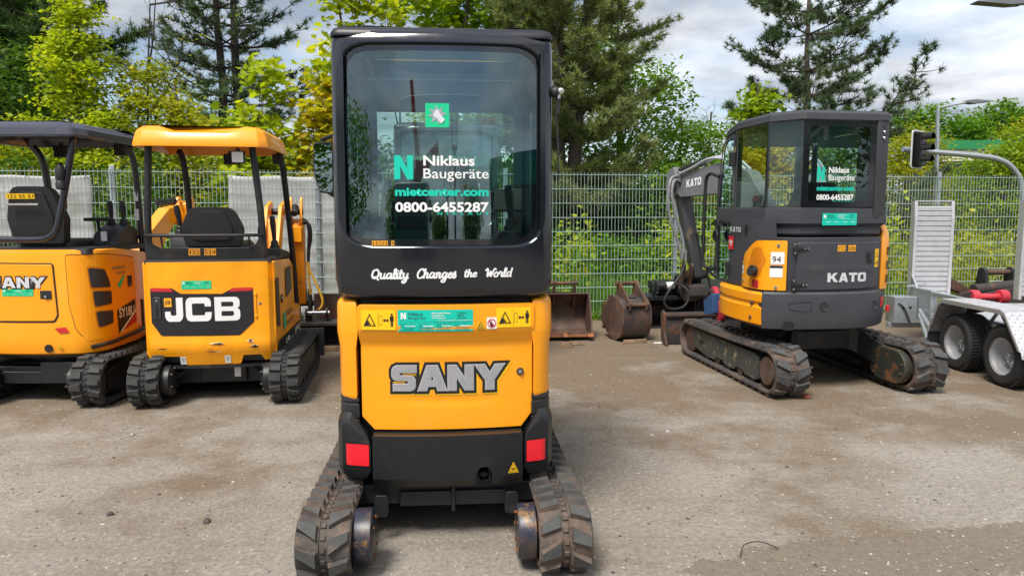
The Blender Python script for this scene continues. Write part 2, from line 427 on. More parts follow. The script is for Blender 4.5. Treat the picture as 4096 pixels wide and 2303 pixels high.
FLAT = lambda x, z: 0.0
def curve_mesh(cu):
    ob = bpy.data.objects.new('t', cu)
    me = bpy.data.meshes.new_from_object(ob)
    bpy.data.objects.remove(ob); bpy.data.curves.remove(cu)
    return me
def flat_to(me, name, mat, parent, surf, off, step, bounds=None, skew=0, M4=None, xf=None):
    """flat mesh in x,y -> fitted to bounds (x0,x1,z0,z1), bent on surf; or sent through xf(u,v)->(x,y,z)"""
    bm = bmesh.new(); bm.from_mesh(me); bpy.data.meshes.remove(me)
    if bounds:
        xs = [v.co.x for v in bm.verts]; ys = [v.co.y for v in bm.verts]
        a, b, c, d = min(xs), max(xs), min(ys), max(ys)
        for v in bm.verts:
            v.co.x = bounds[0] + (v.co.x - a) / max(b - a, 1e-6) * (bounds[1] - bounds[0])
            v.co.y = bounds[2] + (v.co.y - c) / max(d - c, 1e-6) * (bounds[3] - bounds[2])
    if step: cut_grid(bm, 'x', step)
    for v in bm.verts:
        x, z = v.co.x, v.co.y
        if xf:
            p = Vector(xf(x, z)); nn = (Vector(xf(x + 1e-3, z)) - p).cross(Vector(xf(x, z + 1e-3)) - p)
            if nn.length < 1e-12: nn = (p - Vector(xf(x - 1e-3, z))).cross(Vector(xf(x, z + 1e-3)) - p)
            v.co = p + nn.normalized() * off
        else: v.co = (x, surf(x, z) - off, z + skew * x)
    bm.normal_update()
    me = bpy.data.meshes.new(name); bm.to_mesh(me); bm.free()
    me.materials.clear(); me.materials.append(mat)
    o = bpy.data.objects.new(name, me); link(o, parent)
    return o
def text(name, body, bounds, mat, parent, surf=FLAT, off=.003, bold=0, shear=0, step=.05, skew=0, spacing=1, xf=None):
    cu = bpy.data.curves.new('t', 'FONT'); cu.body = body; cu.size = 1; cu.offset = bold; cu.shear = shear
    cu.space_character = spacing; cu.resolution_u = 3
    return flat_to(curve_mesh(cu), name, mat, parent, surf, off, step, bounds, skew, xf=xf)
def shape(name, loops, mat, parent, surf=FLAT, off=.003, grow=0, step=.05, bounds=None, skew=0, xf=None):
    """filled 2-D shape from closed loops (holes by even-odd)"""
    cu = bpy.data.curves.new('t', 'CURVE'); cu.dimensions = '2D'; cu.fill_mode = 'BOTH'; cu.offset = grow
    for lp in loops:
        sp = cu.splines.new('POLY'); sp.points.add(len(lp) - 1); sp.use_cyclic_u = True
        for p, q in zip(sp.points, lp): p.co = (q[0], q[1], 0, 1)
    return flat_to(curve_mesh(cu), name, mat, parent, surf, off, step, bounds, skew, xf=xf)
def ribbon(pts, w):
    """stroke outline as quads in 2-D"""
    P = smooth_line([(p[0], p[1], 0) for p in pts], 5) if len(pts) > 2 else [Vector((p[0], p[1], 0)) for p in pts]
    V = []; F = []
    for i, p in enumerate(P):
        t = (P[min(i + 1, len(P) - 1)] - P[max(i - 1, 0)])
        t = t.normalized() if t.length > 1e-6 else Vector((1, 0, 0))
        nrm = Vector((-t.y, t.x, 0)) * w / 2 * (.85 + .35 * abs(t.y))
        V += [p + nrm, p - nrm]
    for i in range(len(P) - 1): F.append((2 * i, 2 * i + 1, 2 * i + 3, 2 * i + 2))
    e = (P[-1] - P[-2]).normalized() * w * .3; V[-1] = V[-1] + e; V[-2] = V[-2] + e
    e = (P[1] - P[0]).normalized() * w * .3; V[0] = V[0] - e; V[1] = V[1] - e
    return V, F
GL = {'a': ([[(.75, .95), (.35, 1), (.08, .55), (.25, .05), (.6, .3), (.8, .95)], [(.8, .95), (.72, .25), (.85, .02), (1.05, .2)]], 1.05),
 'u': ([[(0, .8), (.15, 1), (.12, .3), (.35, .02), (.65, .3), (.75, 1)], [(.75, 1), (.7, .25), (.82, .02), (1.02, .2)]], 1.0),
 'l': ([[(0, .3), (.35, 1.2), (.3, 1.75), (.12, 1.6), (.1, .4), (.25, .02), (.45, .2)]], .45),
 'i': ([[(0, .8), (.15, 1), (.1, .25), (.22, .02), (.42, .2)], [(.2, 1.38), (.24, 1.46)]], .42),
 't': ([[(.2, 1.6), (.12, .3), (.28, .02), (.5, .2)], [(-.08, 1.08), (.5, 1.15)]], .5),
 'y': ([[(0, .8), (.15, 1), (.12, .4), (.35, .1), (.65, .4), (.75, 1)], [(.75, 1), (.6, -.4), (.25, -.75), (.05, -.5), (.4, -.1), (.95, .2)]], .95),
 'h': ([[(.15, 1.7), (.05, .02)], [(.07, .5), (.35, 1), (.6, .85), (.55, .25), (.68, .02), (.9, .2)]], .88),
 'n': ([[(0, .8), (.12, 1), (.08, .02)], [(.08, .5), (.4, 1), (.62, .85), (.56, .25), (.7, .02), (.92, .2)]], .9),
 'g': ([[(.75, .95), (.35, 1), (.08, .55), (.25, .1), (.6, .3), (.8, .95)], [(.8, .95), (.65, -.45), (.3, -.75), (.08, -.5), (.5, -.1), (1, .2)]], 1.0),
 'e': ([[(.1, .45), (.55, .65), (.5, .98), (.2, .9), (.08, .4), (.3, .02), (.7, .25)]], .7),
 's': ([[(0, .15), (.34, 1.2), (.38, .75), (.52, .35), (.34, .02), (.02, .12)]], .66),
 'o': ([[(.45, 1), (.1, .7), (.15, .1), (.5, .05), (.7, .5), (.5, .98), (.42, 1)]], .8),
 'r': ([[(0, .6), (.2, 1.1), (.35, .85), (.6, .9), (.5, .3), (.65, .02), (.85, .2)]], .8),
 'd': ([[(.7, .9), (.35, 1), (.08, .5), (.25, .03), (.6, .3)], [(.85, 1.75), (.72, .25), (.88, .02)]], .95),
 'Q': ([[(.7, 1.7), (.2, 1.4), (.1, .5), (.5, .05), (1, .4), (1.1, 1.2), (.7, 1.7), (.5, 1.5)], [(.3, .3), (.7, .3), (1.2, -.2)]], 1.3),
 'C': ([[(1, 1.3), (.95, 1.65), (.5, 1.6), (.1, .9), (.25, .1), (.7, .05), (1.05, .35)]], 1.08),
 'W': ([[(-.15, 1.3), (.1, 1.7), (.25, 1.3), (.28, .05), (.78, 1.2), (.85, .05), (1.3, 1.5), (1.45, 1.7), (1.62, 1.5)]], 1.35),
 ' ': ([], .85)}
def script(name, body, bounds, mat, parent, surf, off, w=.26, shear=.16):
    V = []; F = []; x = 0; k = 0
    for ch in body:
        st, adv = GL[ch]
        for s in st:
            v, f = ribbon([(x + p[0] + shear * p[1], p[1]) for p in s], w)
            k += 1
            F += [[i + len(V) for i in q] for q in f]; V += v
        x += adv + .06
    me = bpy.data.meshes.new('t'); me.from_pydata([tuple(v) for v in V], [], F)
    return flat_to(me, name, mat, parent, surf, off, None, bounds)
LOGO = {'S': [[(.08, 0), (.85, 0), (.98, .05), (1.05, .15), (1.05, .45), (.98, .55), (.85, .59), (.36, .60), (.36, .72), (1.1, .72), (1.1, 1), (.25, 1), (.1, .94), (.03, .82), (.03, .56), (.1, .46), (.22, .41), (.75, .40), (.75, .27), (.08, .27)]],
 'A': [[(0, 0), (.38, 0), (.45, .17), (.82, .17), (.88, 0), (1.27, 0), (.86, 1), (.40, 1)], [(.55, .40), (.73, .40), (.64, .66)]],
 'N': [[(0, 0), (.36, 0), (.36, .56), (.76, 0), (1.12, 0), (1.12, 1), (.76, 1), (.76, .46), (.36, 1), (0, 1)]],
 'Y': [[(.42, 0), (.80, 0), (.80, .38), (1.28, 1), (.84, 1), (.61, .66), (.38, 1), (-.06, 1), (.42, .38)]],
 'J': [[(.64, 1), (1.02, 1), (1.02, .24), (.96, .10), (.82, 0), (.2, 0), (.06, .08), (0, .22), (0, .42), (.3, .42), (.33, .28), (.38, .25), (.58, .25), (.64, .30)]],
 'C': [[(.24, 1), (1.2, 1), (1.36, .94), (1.42, .82), (1.42, .62), (1.08, .62), (1.05, .75), (.40, .75), (.35, .70), (.35, .30), (.40, .25), (1.05, .25), (1.1, .38), (1.46, .38), (1.42, .18), (1.36, .06), (1.2, 0), (.24, 0), (.08, .06), (0, .2), (0, .8), (.08, .94)]],
 'B': [[(0, 0), (1.2, 0), (1.36, .05), (1.43, .16), (1.43, .38), (1.38, .48), (1.27, .52), (1.37, .57), (1.41, .66), (1.41, .84), (1.34, .95), (1.2, 1), (0, 1)], [(.38, .2), (.38, .41), (1.0, .41), (1.08, .36), (1.08, .25), (1.0, .2)], [(.38, .6), (.38, .8), (1.0, .8), (1.06, .76), (1.06, .64), (1.0, .6)]],
 'K': [[(0, 0), (.4, 0), (.4, .30), (.55, .42), (.92, 0), (1.42, 0), (.86, .60), (1.36, 1), (.84, 1), (.4, .62), (.4, 1), (0, 1)]],
 'T': [[(.40, 0), (.80, 0), (.80, .74), (1.2, .74), (1.2, 1), (0, 1), (0, .74), (.40, .74)]],
 'O': [[(.25, 0), (1.05, 0), (1.22, .07), (1.3, .22), (1.3, .78), (1.22, .93), (1.05, 1), (.25, 1), (.08, .93), (0, .78), (0, .22), (.08, .07)], [(.42, .26), (.40, .30), (.40, .70), (.45, .75), (.85, .75), (.90, .70), (.90, .30), (.85, .26)]]}
def logo_loops(word, gap=.12, slant=0, adv=None):
    out = []; x = 0
    for i, ch in enumerate(word):
        for lp in LOGO[ch]: out.append([(x + p[0] + slant * p[1], p[1]) for p in lp])
        x += max(p[0] for lp in LOGO[ch] for p in lp) + (adv[i] if adv else gap)
    return out
def fit_loops(loops, b):
    xs = [p[0] for l in loops for p in l]; ys = [p[1] for l in loops for p in l]
    a0, a1, c0, c1 = min(xs), max(xs), min(ys), max(ys)
    return [[(b[0] + (p[0] - a0) / (a1 - a0) * (b[1] - b[0]), b[2] + (p[1] - c0) / (c1 - c0) * (b[3] - b[2])) for p in l] for l in loops]
# ------------------------------------------------------------------ shared builders for the machines
def track_path(y0, y1, h, hf, lug):
    rr, rf = h / 2 - lug, hf / 2 - lug
    cr, cf = (y0 + rr + lug, rr + lug), (y1 - rf - lug, rf + lug)
    pts = []
    for i in range(30): pts.append((cr[0] + (cf[0] - cr[0]) * i / 30, lug))
    for i in range(24):
        a = -math.pi / 2 + math.pi * i / 24; pts.append((cf[0] + rf * math.cos(a), cf[1] + rf * math.sin(a)))
    for i in range(30):
        t = i / 30; sag = -.012 * math.sin(math.pi * t)
        pts.append((cf[0] + (cr[0] - cf[0]) * t, lug + 2 * rf + (2 * rr - 2 * rf) * t + sag))
    for i in range(24):
        a = math.pi / 2 + math.pi * i / 24; pts.append((cr[0] + rr * math.cos(a), cr[1] + rr * math.sin(a)))
    P = [Vector((0, p[0], p[1])) for p in pts]
    n = len(P); L = [0]
    for i in range(n): L.append(L[-1] + (P[(i + 1) % n] - P[i]).length)
    tot = L[-1]
    def at(s):
        s %= tot
        lo, hi = 0, n
        while hi - lo > 1:
            m = (lo + hi) // 2
            if L[m] <= s: lo = m
            else: hi = m
        t = (s - L[lo]) / max(L[lo + 1] - L[lo], 1e-9)
        a, b = P[lo % n], P[(lo + 1) % n]
        p = a.lerp(b, t); d = (b - a).normalized()
        return p, Vector((0, d.z, -d.y))
    return at, tot
def rubber_track(parent, x0, x1, y0, y1, h, hf, mats, lug=.024, pitch=.096, th=.022, inner=False, skew=.25, flip=False, fill=.62, label=None):
    at, tot = track_path(y0, y1, h, hf, lug)
    npit = int(round(tot / pitch)); pitch = tot / npit
    mb = MB(); N = npit * 5; w = x1 - x0; xm = (x0 + x1) / 2
    loops = []
    for i in range(N):
        p, n = at(tot * i / N)
        q = p - n * th; g = p - n * .006
        loops.append([(x0 + .006, p.y, p.z), (xm - w * .07, p.y, p.z), (xm - w * .06, g.y, g.z), (xm + w * .06, g.y, g.z), (xm + w * .07, p.y, p.z), (x1 - .006, p.y, p.z), (x1, (p.y + q.y) / 2, (p.z + q.z) / 2), (x1 - .006, q.y, q.z), (x0 + .006, q.y, q.z), (x0, (p.y + q.y) / 2, (p.z + q.z) / 2)])
    m = len(loops[0]); V = [v for l in loops for v in l]; F = []
    for k in range(N):
        for i in range(m): F.append((k * m + i, k * m + (i + 1) % m, ((k + 1) % N) * m + (i + 1) % m, ((k + 1) % N) * m + i))
    mb.add(V, F)
    rnd = random.Random(int(x0 * 1000) + 5)
    def block(xa, xb, sa0, sa1, sb0, sb1, hh, inset=.007, mi=1):
        # xa = inner edge with s-range sa, xb = outer edge with s-range sb
        base = [(xa, sa0), (xa, sa1), (xb, sb1), (xb, sb0)]
        cx = (xa + xb) / 2; cs = (sa0 + sa1 + sb0 + sb1) / 4
        V = []
        for x, s_ in base:
            p, n = at(s_); p = p - n * .004; V.append((x, p.y, p.z))
        for x, s_ in base:
            x2 = x + (inset if x < cx else -inset); s2 = s_ + (inset if s_ < cs else -inset)
            p, n = at(s2); p = p + n * (hh + rnd.uniform(-.002, .001)); V.append((x2, p.y, p.z))
        mb.add(V, [(0, 1, 5, 4), (1, 2, 6, 5), (2, 3, 7, 6), (3, 0, 4, 7)], 0)
        mb.add(V, [(4, 5, 6, 7)], mi)
    for k in range(npit):
        for sd in (0, 1):
            s0 = (k + (.5 if sd else 0)) * pitch
            xi = xm + (w * .085 if sd else -w * .085); xo = (x1 - .004) if sd else (x0 + .004)
            sg = -1 if flip else 1
            a, b = pitch * fill * .52, pitch * fill * .34
            sk = sg * pitch * skew
            block(xi, xo, s0 - a + sk * .3, s0 + a + sk * .3, s0 - b - sk, s0 + b - sk, lug)
        for q in (.25, .75):
            s0 = (k + q) * pitch
            block(xm - w * .05, xm + w * .05, s0 - pitch * .1, s0 + pitch * .1, s0 - pitch * .1, s0 + pitch * .1, .004, .002, 0)
        if inner:
            for sd in (-1, 1):
                p, n = at(k * pitch); q = p - n * (th + .02)
                mb.box((xm + sd * w * .13, (p.y + q.y) / 2, (p.z + q.z) / 2), (w * .1, .03, .045), (math.degrees(math.atan2(n.y, n.z)) * -1, 0, 0))
    return mb.build('track', mats, parent, ang=30, label=label)
def arc_surf(k, hw=None, r=.0, y0=0):
    def f(x, z):
        y = y0 + k * x * x
        if hw and abs(x) > hw - r:
            d = min(1, (abs(x) - (hw - r)) / r); y += r * (1 - math.sqrt(max(0, 1 - d * d)))
        return y
    return f
def ray_rr(ang, x0, x1, z0, z1, r, cx, cz):
    poly = rrect(x0, x1, z0, z1, r, 10); d = (math.cos(ang), math.sin(ang)); best = None
    n = len(poly)
    for i in range(n):
        ax, az = poly[i][0] - cx, poly[i][1] - cz; bx, bz = poly[(i + 1) % n][0] - cx, poly[(i + 1) % n][1] - cz
        ex, ez = bx - ax, bz - az; den = d[0] * ez - d[1] * ex
        if abs(den) < 1e-12: continue
        t = (ax * ez - az * ex) / den; u = (ax * d[1] - az * d[0]) / den
        if t > 0 and -1e-6 <= u <= 1 + 1e-6: best = t if best is None else max(best, t)
    return cx + d[0] * best, cz + d[1] * best
def ring(name, rects, ys, surf, mat, parent, c, n=72, bend=True, extra=(), **kw):
    """nested rounded rectangles (x0,x1,z0,z1,r) at depths ys, bridged"""
    angs = [2 * math.pi * i / n for i in range(n)]
    for rc in (rects[0], rects[-1]):
        for X in rc[:2]:
            for Z in rc[2:4]: angs.append(math.atan2(Z - c[1], X - c[0]) % (2 * math.pi))
    angs = sorted(set(round(a, 4) for a in angs))
    loops = []
    for rc, y in zip(rects, ys):
        l = []
        for a in angs:
            x, z = ray_rr(a, *rc, *c); l.append((x, surf(x, z) + y, z))
        loops.append(l)
    mb = MB(); mb.loft(loops, caps=False)
    return mb.build(name, mat, parent, ang=40, **kw)

def person_icon(x, z, h):
    return [circ(x, z + h * .90, h * .085, 10), [(x - h * .14, z + h * .78), (x + h * .14, z + h * .78), (x + h * .14, z + h * .42), (x + h * .09, z + h * .42), (x + h * .09, z), (x + h * .015, z), (x + h * .015, z + h * .38), (x - h * .015, z + h * .38), (x - h * .015, z), (x - h * .09, z), (x - h * .09, z + h * .42), (x - h * .14, z + h * .42)]]
def tri_ring(cx, z0, w, h, t):
    return [[(cx - w / 2, z0), (cx + w / 2, z0), (cx, z0 + h)], [(cx - w / 2 + t * 1.9, z0 + t), (cx + w / 2 - t * 1.9, z0 + t), (cx, z0 + h - t * 2.1)]]
def warning_sticker(parent, b, surf, off=.002, skew=0, xf=None):
    x0, x1, z0, z1 = b; w, h = x1 - x0, z1 - z0
    st = shape('warning_sticker', [rrect(x0, x1, z0, z1, h * .06, 3)], ylw, parent, surf, off, skew=skew, xf=xf)
    L = tri_ring(x0 + w * .25, z0 + h * .2, w * .36, h * .62, h * .045)
    L.append([(x0 + w * .487, z0 + h * .06), (x0 + w * .493, z0 + h * .06), (x0 + w * .493, z1 - h * .06), (x0 + w * .487, z1 - h * .06)])
    a = x0 + w * .52
    L += [[(a, z0 + h * .25), (a + w * .09, z0 + h * .25), (a + w * .09, z0 + h * .72), (a, z0 + h * .72)], [(a + w * .006, z0 + h * .265), (a + w * .084, z0 + h * .265), (a + w * .084, z0 + h * .705), (a + w * .006, z0 + h * .705)]]
    q, zc = x0 + w * .635, z0 + h * .49
    L.append([(q, zc), (q + w * .05, zc + h * .1), (q + w * .05, zc + h * .03), (q + w * .12, zc + h * .03), (q + w * .12, zc + h * .1), (q + w * .17, zc), (q + w * .12, zc - h * .1), (q + w * .12, zc - h * .03), (q + w * .05, zc - h * .03), (q + w * .05, zc - h * .1)])
    L += person_icon(x0 + w * .89, z0 + h * .18, h * .66)
    L.append([(x0 + w * .17, z0 + h * .47), (x0 + w * .21, z0 + h * .48), (x0 + w * .26, z0 + h * .38), (x0 + w * .31, z0 + h * .31), (x0 + w * .30, z0 + h * .29), (x0 + w * .235, z0 + h * .37)])
    shape('pictogram', L, blk, st, surf, off + .0015, step=.08, skew=skew, xf=xf)
    return st
ADDR = [('Robert-Bosch-Str. 23', '72810', 'Gomaringen', 'Tel: 07072-9186-0', 'Fax: 07072-9186-99'), ('Lärchenweg 1', '78087', 'Mönchweiler', 'Tel: 07721-68094-65', 'Fax: 07721-68094-55'), ('Stockacher Str. 103', '78532', 'Tuttlingen', 'Tel: 07461-16220', 'Fax: 07461-161101'), ('Carl-Duisberg-Str. 5a', '79761', 'Waldshut-Tie.', 'Tel: 07751-8020-84', 'Fax: 07751-8020-85')]
def company_sticker(parent, b, surf=FLAT, off=.002, skew=0, xf=None, mat=None, fine=True):
    x0, x1, z0, z1 = b; w, h = x1 - x0, z1 - z0
    B = lambda u0, u1, v0, v1: (x0 + w * u0, x0 + w * u1, z0 + h * v0, z0 + h * v1)
    kw = dict(surf=surf, off=off + .0015, skew=skew, xf=xf, step=.1)
    st = shape('company_sticker', [rrect(*b, h * .04, 2)], mat or teal, parent, surf, off, skew=skew, xf=xf)
    shape('lettering', fit_loops(logo_loops('N'), B(.04, .11, .58, .88)), white, st, **kw)
    text('lettering', 'Niklaus', B(.14, .33, .74, .90), tealdark, st, bold=.015, **kw)
    text('lettering', 'Baugeräte', B(.14, .37, .54, .72), tealdark, st, **kw)
    for i, (t, t2, u) in enumerate((('Baumaschinen', 'Verkauf', .25), ('Container', 'Miete', .17), ('Werkzeuge', 'Service', .185))):
        v = .82 - i * .115
        text('lettering', t, B(.45, .45 + u, v, v + .075), white, st, bold=.02, **kw)
        text('lettering', t2, B(.79, .79 + (.13, .08, .12)[i], v + .01, v + .085), tealdark, st, bold=.02, shear=.25, **kw)
    text('lettering', 'www.niklaus-baugeraete.de   www.mietcenter.com', B(.54, .98, .49, .545), white, st, bold=.01, **kw)
    shape('rule', [[(x0 + w * .03, z0 + h * .455), (x0 + w * .98, z0 + h * .455), (x0 + w * .98, z0 + h * .465), (x0 + w * .03, z0 + h * .465)]], tealdark, st, **kw)
    for i, (a, n_, c_, t, f) in enumerate(ADDR):
        u = .03 + i * .243; wd = .205
        if fine:
            for k, s in enumerate((a, None, t, f)):
                if s: text('lettering', s, B(u, u + wd * min(1, len(s) / 20), .33 - k * .09, .39 - k * .09), tealdark, st, **kw)
            text('lettering', n_, B(u, u + .055, .24, .30), tealdark, st, **kw)
        text('lettering', c_, B(u + .065, u + .205, .235, .305), white, st, bold=.03, **kw)
    return st
def window_sticker(parent, b, surf=FLAT, off=.003, xf=None):
    x0, x1, z0, z1 = b; w, h = x1 - x0, z1 - z0
    B = lambda u0, u1, v0, v1: (x0 + w * u0, x0 + w * u1, z0 + h * v0, z0 + h * v1)
    kw = dict(surf=surf, off=off + .0015, xf=xf, step=.1)
    st = shape('window_sticker', [rrect(*b, h * .01, 2)], clearfilm, parent, surf, off, xf=xf)
    shape('lettering', fit_loops(logo_loops('N'), B(.01, .205, .59, .975)), teal, st, **kw)
    text('lettering', 'Niklaus', B(.31, .84, .81, .975), white, st, bold=.022, **kw)
    text('lettering', 'Baugeräte', B(.31, .985, .555, .765), white, st, bold=.006, **kw)
    text('lettering', 'mietcenter.com', B(.015, .985, .32, .455), teal, st, bold=.04, **kw)
    text('lettering', '0800-6455287', B(.015, .985, .06, .225), white, st, bold=.03, **kw)
    text('lettering', 'N  I  K  L  A  U  S', B(.45, .98, .015, .062), teal, st, bold=.02, **kw)
    return st
def number_tiles(parent, digits, b, surf=FLAT, off=.002, xf=None):
    x0, x1, z0, z1 = b; w = (x1 - x0) / len(digits)
    first = None
    for i, d in enumerate(digits):
        if d == ' ': continue
        t = shape('number_tile', [[(x0 + i * w + w * .03, z0), (x0 + (i + 1) * w - w * .03, z0), (x0 + (i + 1) * w - w * .03, z1), (x0 + i * w + w * .03, z1)]], ylw2, parent, surf, off, xf=xf)
        a = .38 if d == '1' else .2
        text('digit', d, (x0 + i * w + w * a, x0 + (i + 1) * w - w * a, z0 + (z1 - z0) * .15, z1 - (z1 - z0) * .15), blk, t, surf=surf, off=off + .0015, xf=xf, step=None)
def lever(parent, x, y, z, h, name='joystick', tilt=.0, knob=None):
    mb = MB()
    prof = []
    for i in range(7): prof.append((.05 - i * .0045 + (.006 if i % 2 else 0), h * .06 * i))
    mb.lathe(prof, (x, y, z), 'z', 14)
    mb.tube([(x, y, z + h * .3), (x + tilt * .3, y, z + h * .55), (x + tilt * .7, y - .01, z + h * .8), (x + tilt, y - .015, z + h)], [.016, .02, .026, .02], 10)
    o = mb.build(name, blackpl, parent)
    if knob:
        k = MB(); k.ball((x + tilt, y - .015, z + h), .03, 8, sc=(1, 1, 1.1)); k.build('knob', knob, o)
    return o
def seat(parent, x, y, z, w=.48, hback=.42, lab=None):
    """operator seat seen from behind; y = rear of backrest"""
    out = rpoly([(x - w * .44, z), (x + w * .44, z), (x + w * .5, z + hback * .45), (x + w * .34, z + hback), (x - w * .34, z + hback), (x - w * .5, z + hback * .45)], [.03, .03, .12, .10, .10, .12], 5)
    lean = lambda X, Z: -.16 * (Z - z)
    b = panel('seat_back', out, lambda X, Z: y + lean(X, Z) + .35 * (X - x) ** 2, .09, seatm, parent, .05, .06, .025, 3)
    q = rpoly([(x - w * .3, z + .05), (x + w * .3, z + .05), (x + w * .34, z + hback * .45), (x + w * .24, z + hback * .9), (x - w * .24, z + hback * .9), (x - w * .34, z + hback * .45)], .05, 4)
    panel('seat_back_shell', q, lambda X, Z: y + lean(X, Z) + .35 * (X - x) ** 2 - .012, .02, blackpl, parent, .06, .08, .006)
    c = MB(); c.plan(rrect(x - w * .48, x + w * .48, y + .06, y + .55, .06), [(z - .10, .03), (z - .06, 0), (z + .0, 0), (z + .03, .03)])
    c.build('seat_cushion', seatm, parent, ang=50)
    return b
def hoses(name, lines, r, mat, parent, n=7):
    for pts in lines:
        mb = MB(); mb.tube(smooth_line(pts, 6), r, n); mb.build(name, mat, parent)
def bar_plate(p0, p1, w0, w1):
    """side profile of a tapered plate between two points in y,z"""
    a, b = Vector(p0), Vector(p1); d = (b - a).normalized(); n = Vector((-d.y, d.x))
    return [tuple(a + n * w0 / 2), tuple(a - n * w0 / 2), tuple(b - n * w1 / 2), tuple(b + n * w1 / 2)]
def capsule(p0, p1, r0, r1, n=8):
    a, b = Vector(p0), Vector(p1); d = b - a; an = math.atan2(d.y, d.x); out = []
    for i in range(n + 1):
        t = an + math.pi / 2 + math.pi * i / n; out.append((a.x + r0 * math.cos(t), a.y + r0 * math.sin(t)))
    for i in range(n + 1):
        t = an - math.pi / 2 + math.pi * i / n; out.append((b.x + r1 * math.cos(t), b.y + r1 * math.sin(t)))
    return out
def ram(parent, x, p0, p1, r=.035, body=.55, mat=None, name='hydraulic_ram'):
    a, b = Vector((x, *p0)), Vector((x, *p1)); m = a.lerp(b, body)
    mb = MB(); mb.cyl(a, m, r, 14); mb.cyl(a.lerp(b, body - .03), a.lerp(b, body + .02), r * 1.15, 14)
    o = mb.build(name, mat or blackm, parent)
    q = MB(); q.cyl(m, b, r * .52, 12); q.build('rod', chrome, o)
    return o
def bucket_mesh(w, mat, parent, name='bucket', size=.5, teeth=True, M=None, ears=True):
    """digging bucket: mouth toward -y at bottom; local frame x across, y depth, z up"""
    s = size
    prof = [(-.02, 0), (.35 * s, .0), (.62 * s, .06 * s), (.85 * s, .25 * s), (.95 * s, .52 * s), (.90 * s, .80 * s), (.70 * s, 1.0 * s), (.42 * s, 1.06 * s)]
    inn = [(-.0, .015)] + [(p[0] - .02 * s * (1 if i > 1 else 0), p[1] + .02 * (1 if i < 5 else -1)) for i, p in enumerate(prof[1:], 1)]
    mb = MB()
    sh = prof + inn[::-1]
    mb.prism(sh, 'x', -w / 2 + .01, w / 2 - .01)
    side = prof + [(.40 * s, .98 * s), (.10 * s, .35 * s)]
    for sx in (-1, 1): mb.prism(side, 'x', sx * (w / 2 - .012), sx * (w / 2 + .006))
    return mb, prof
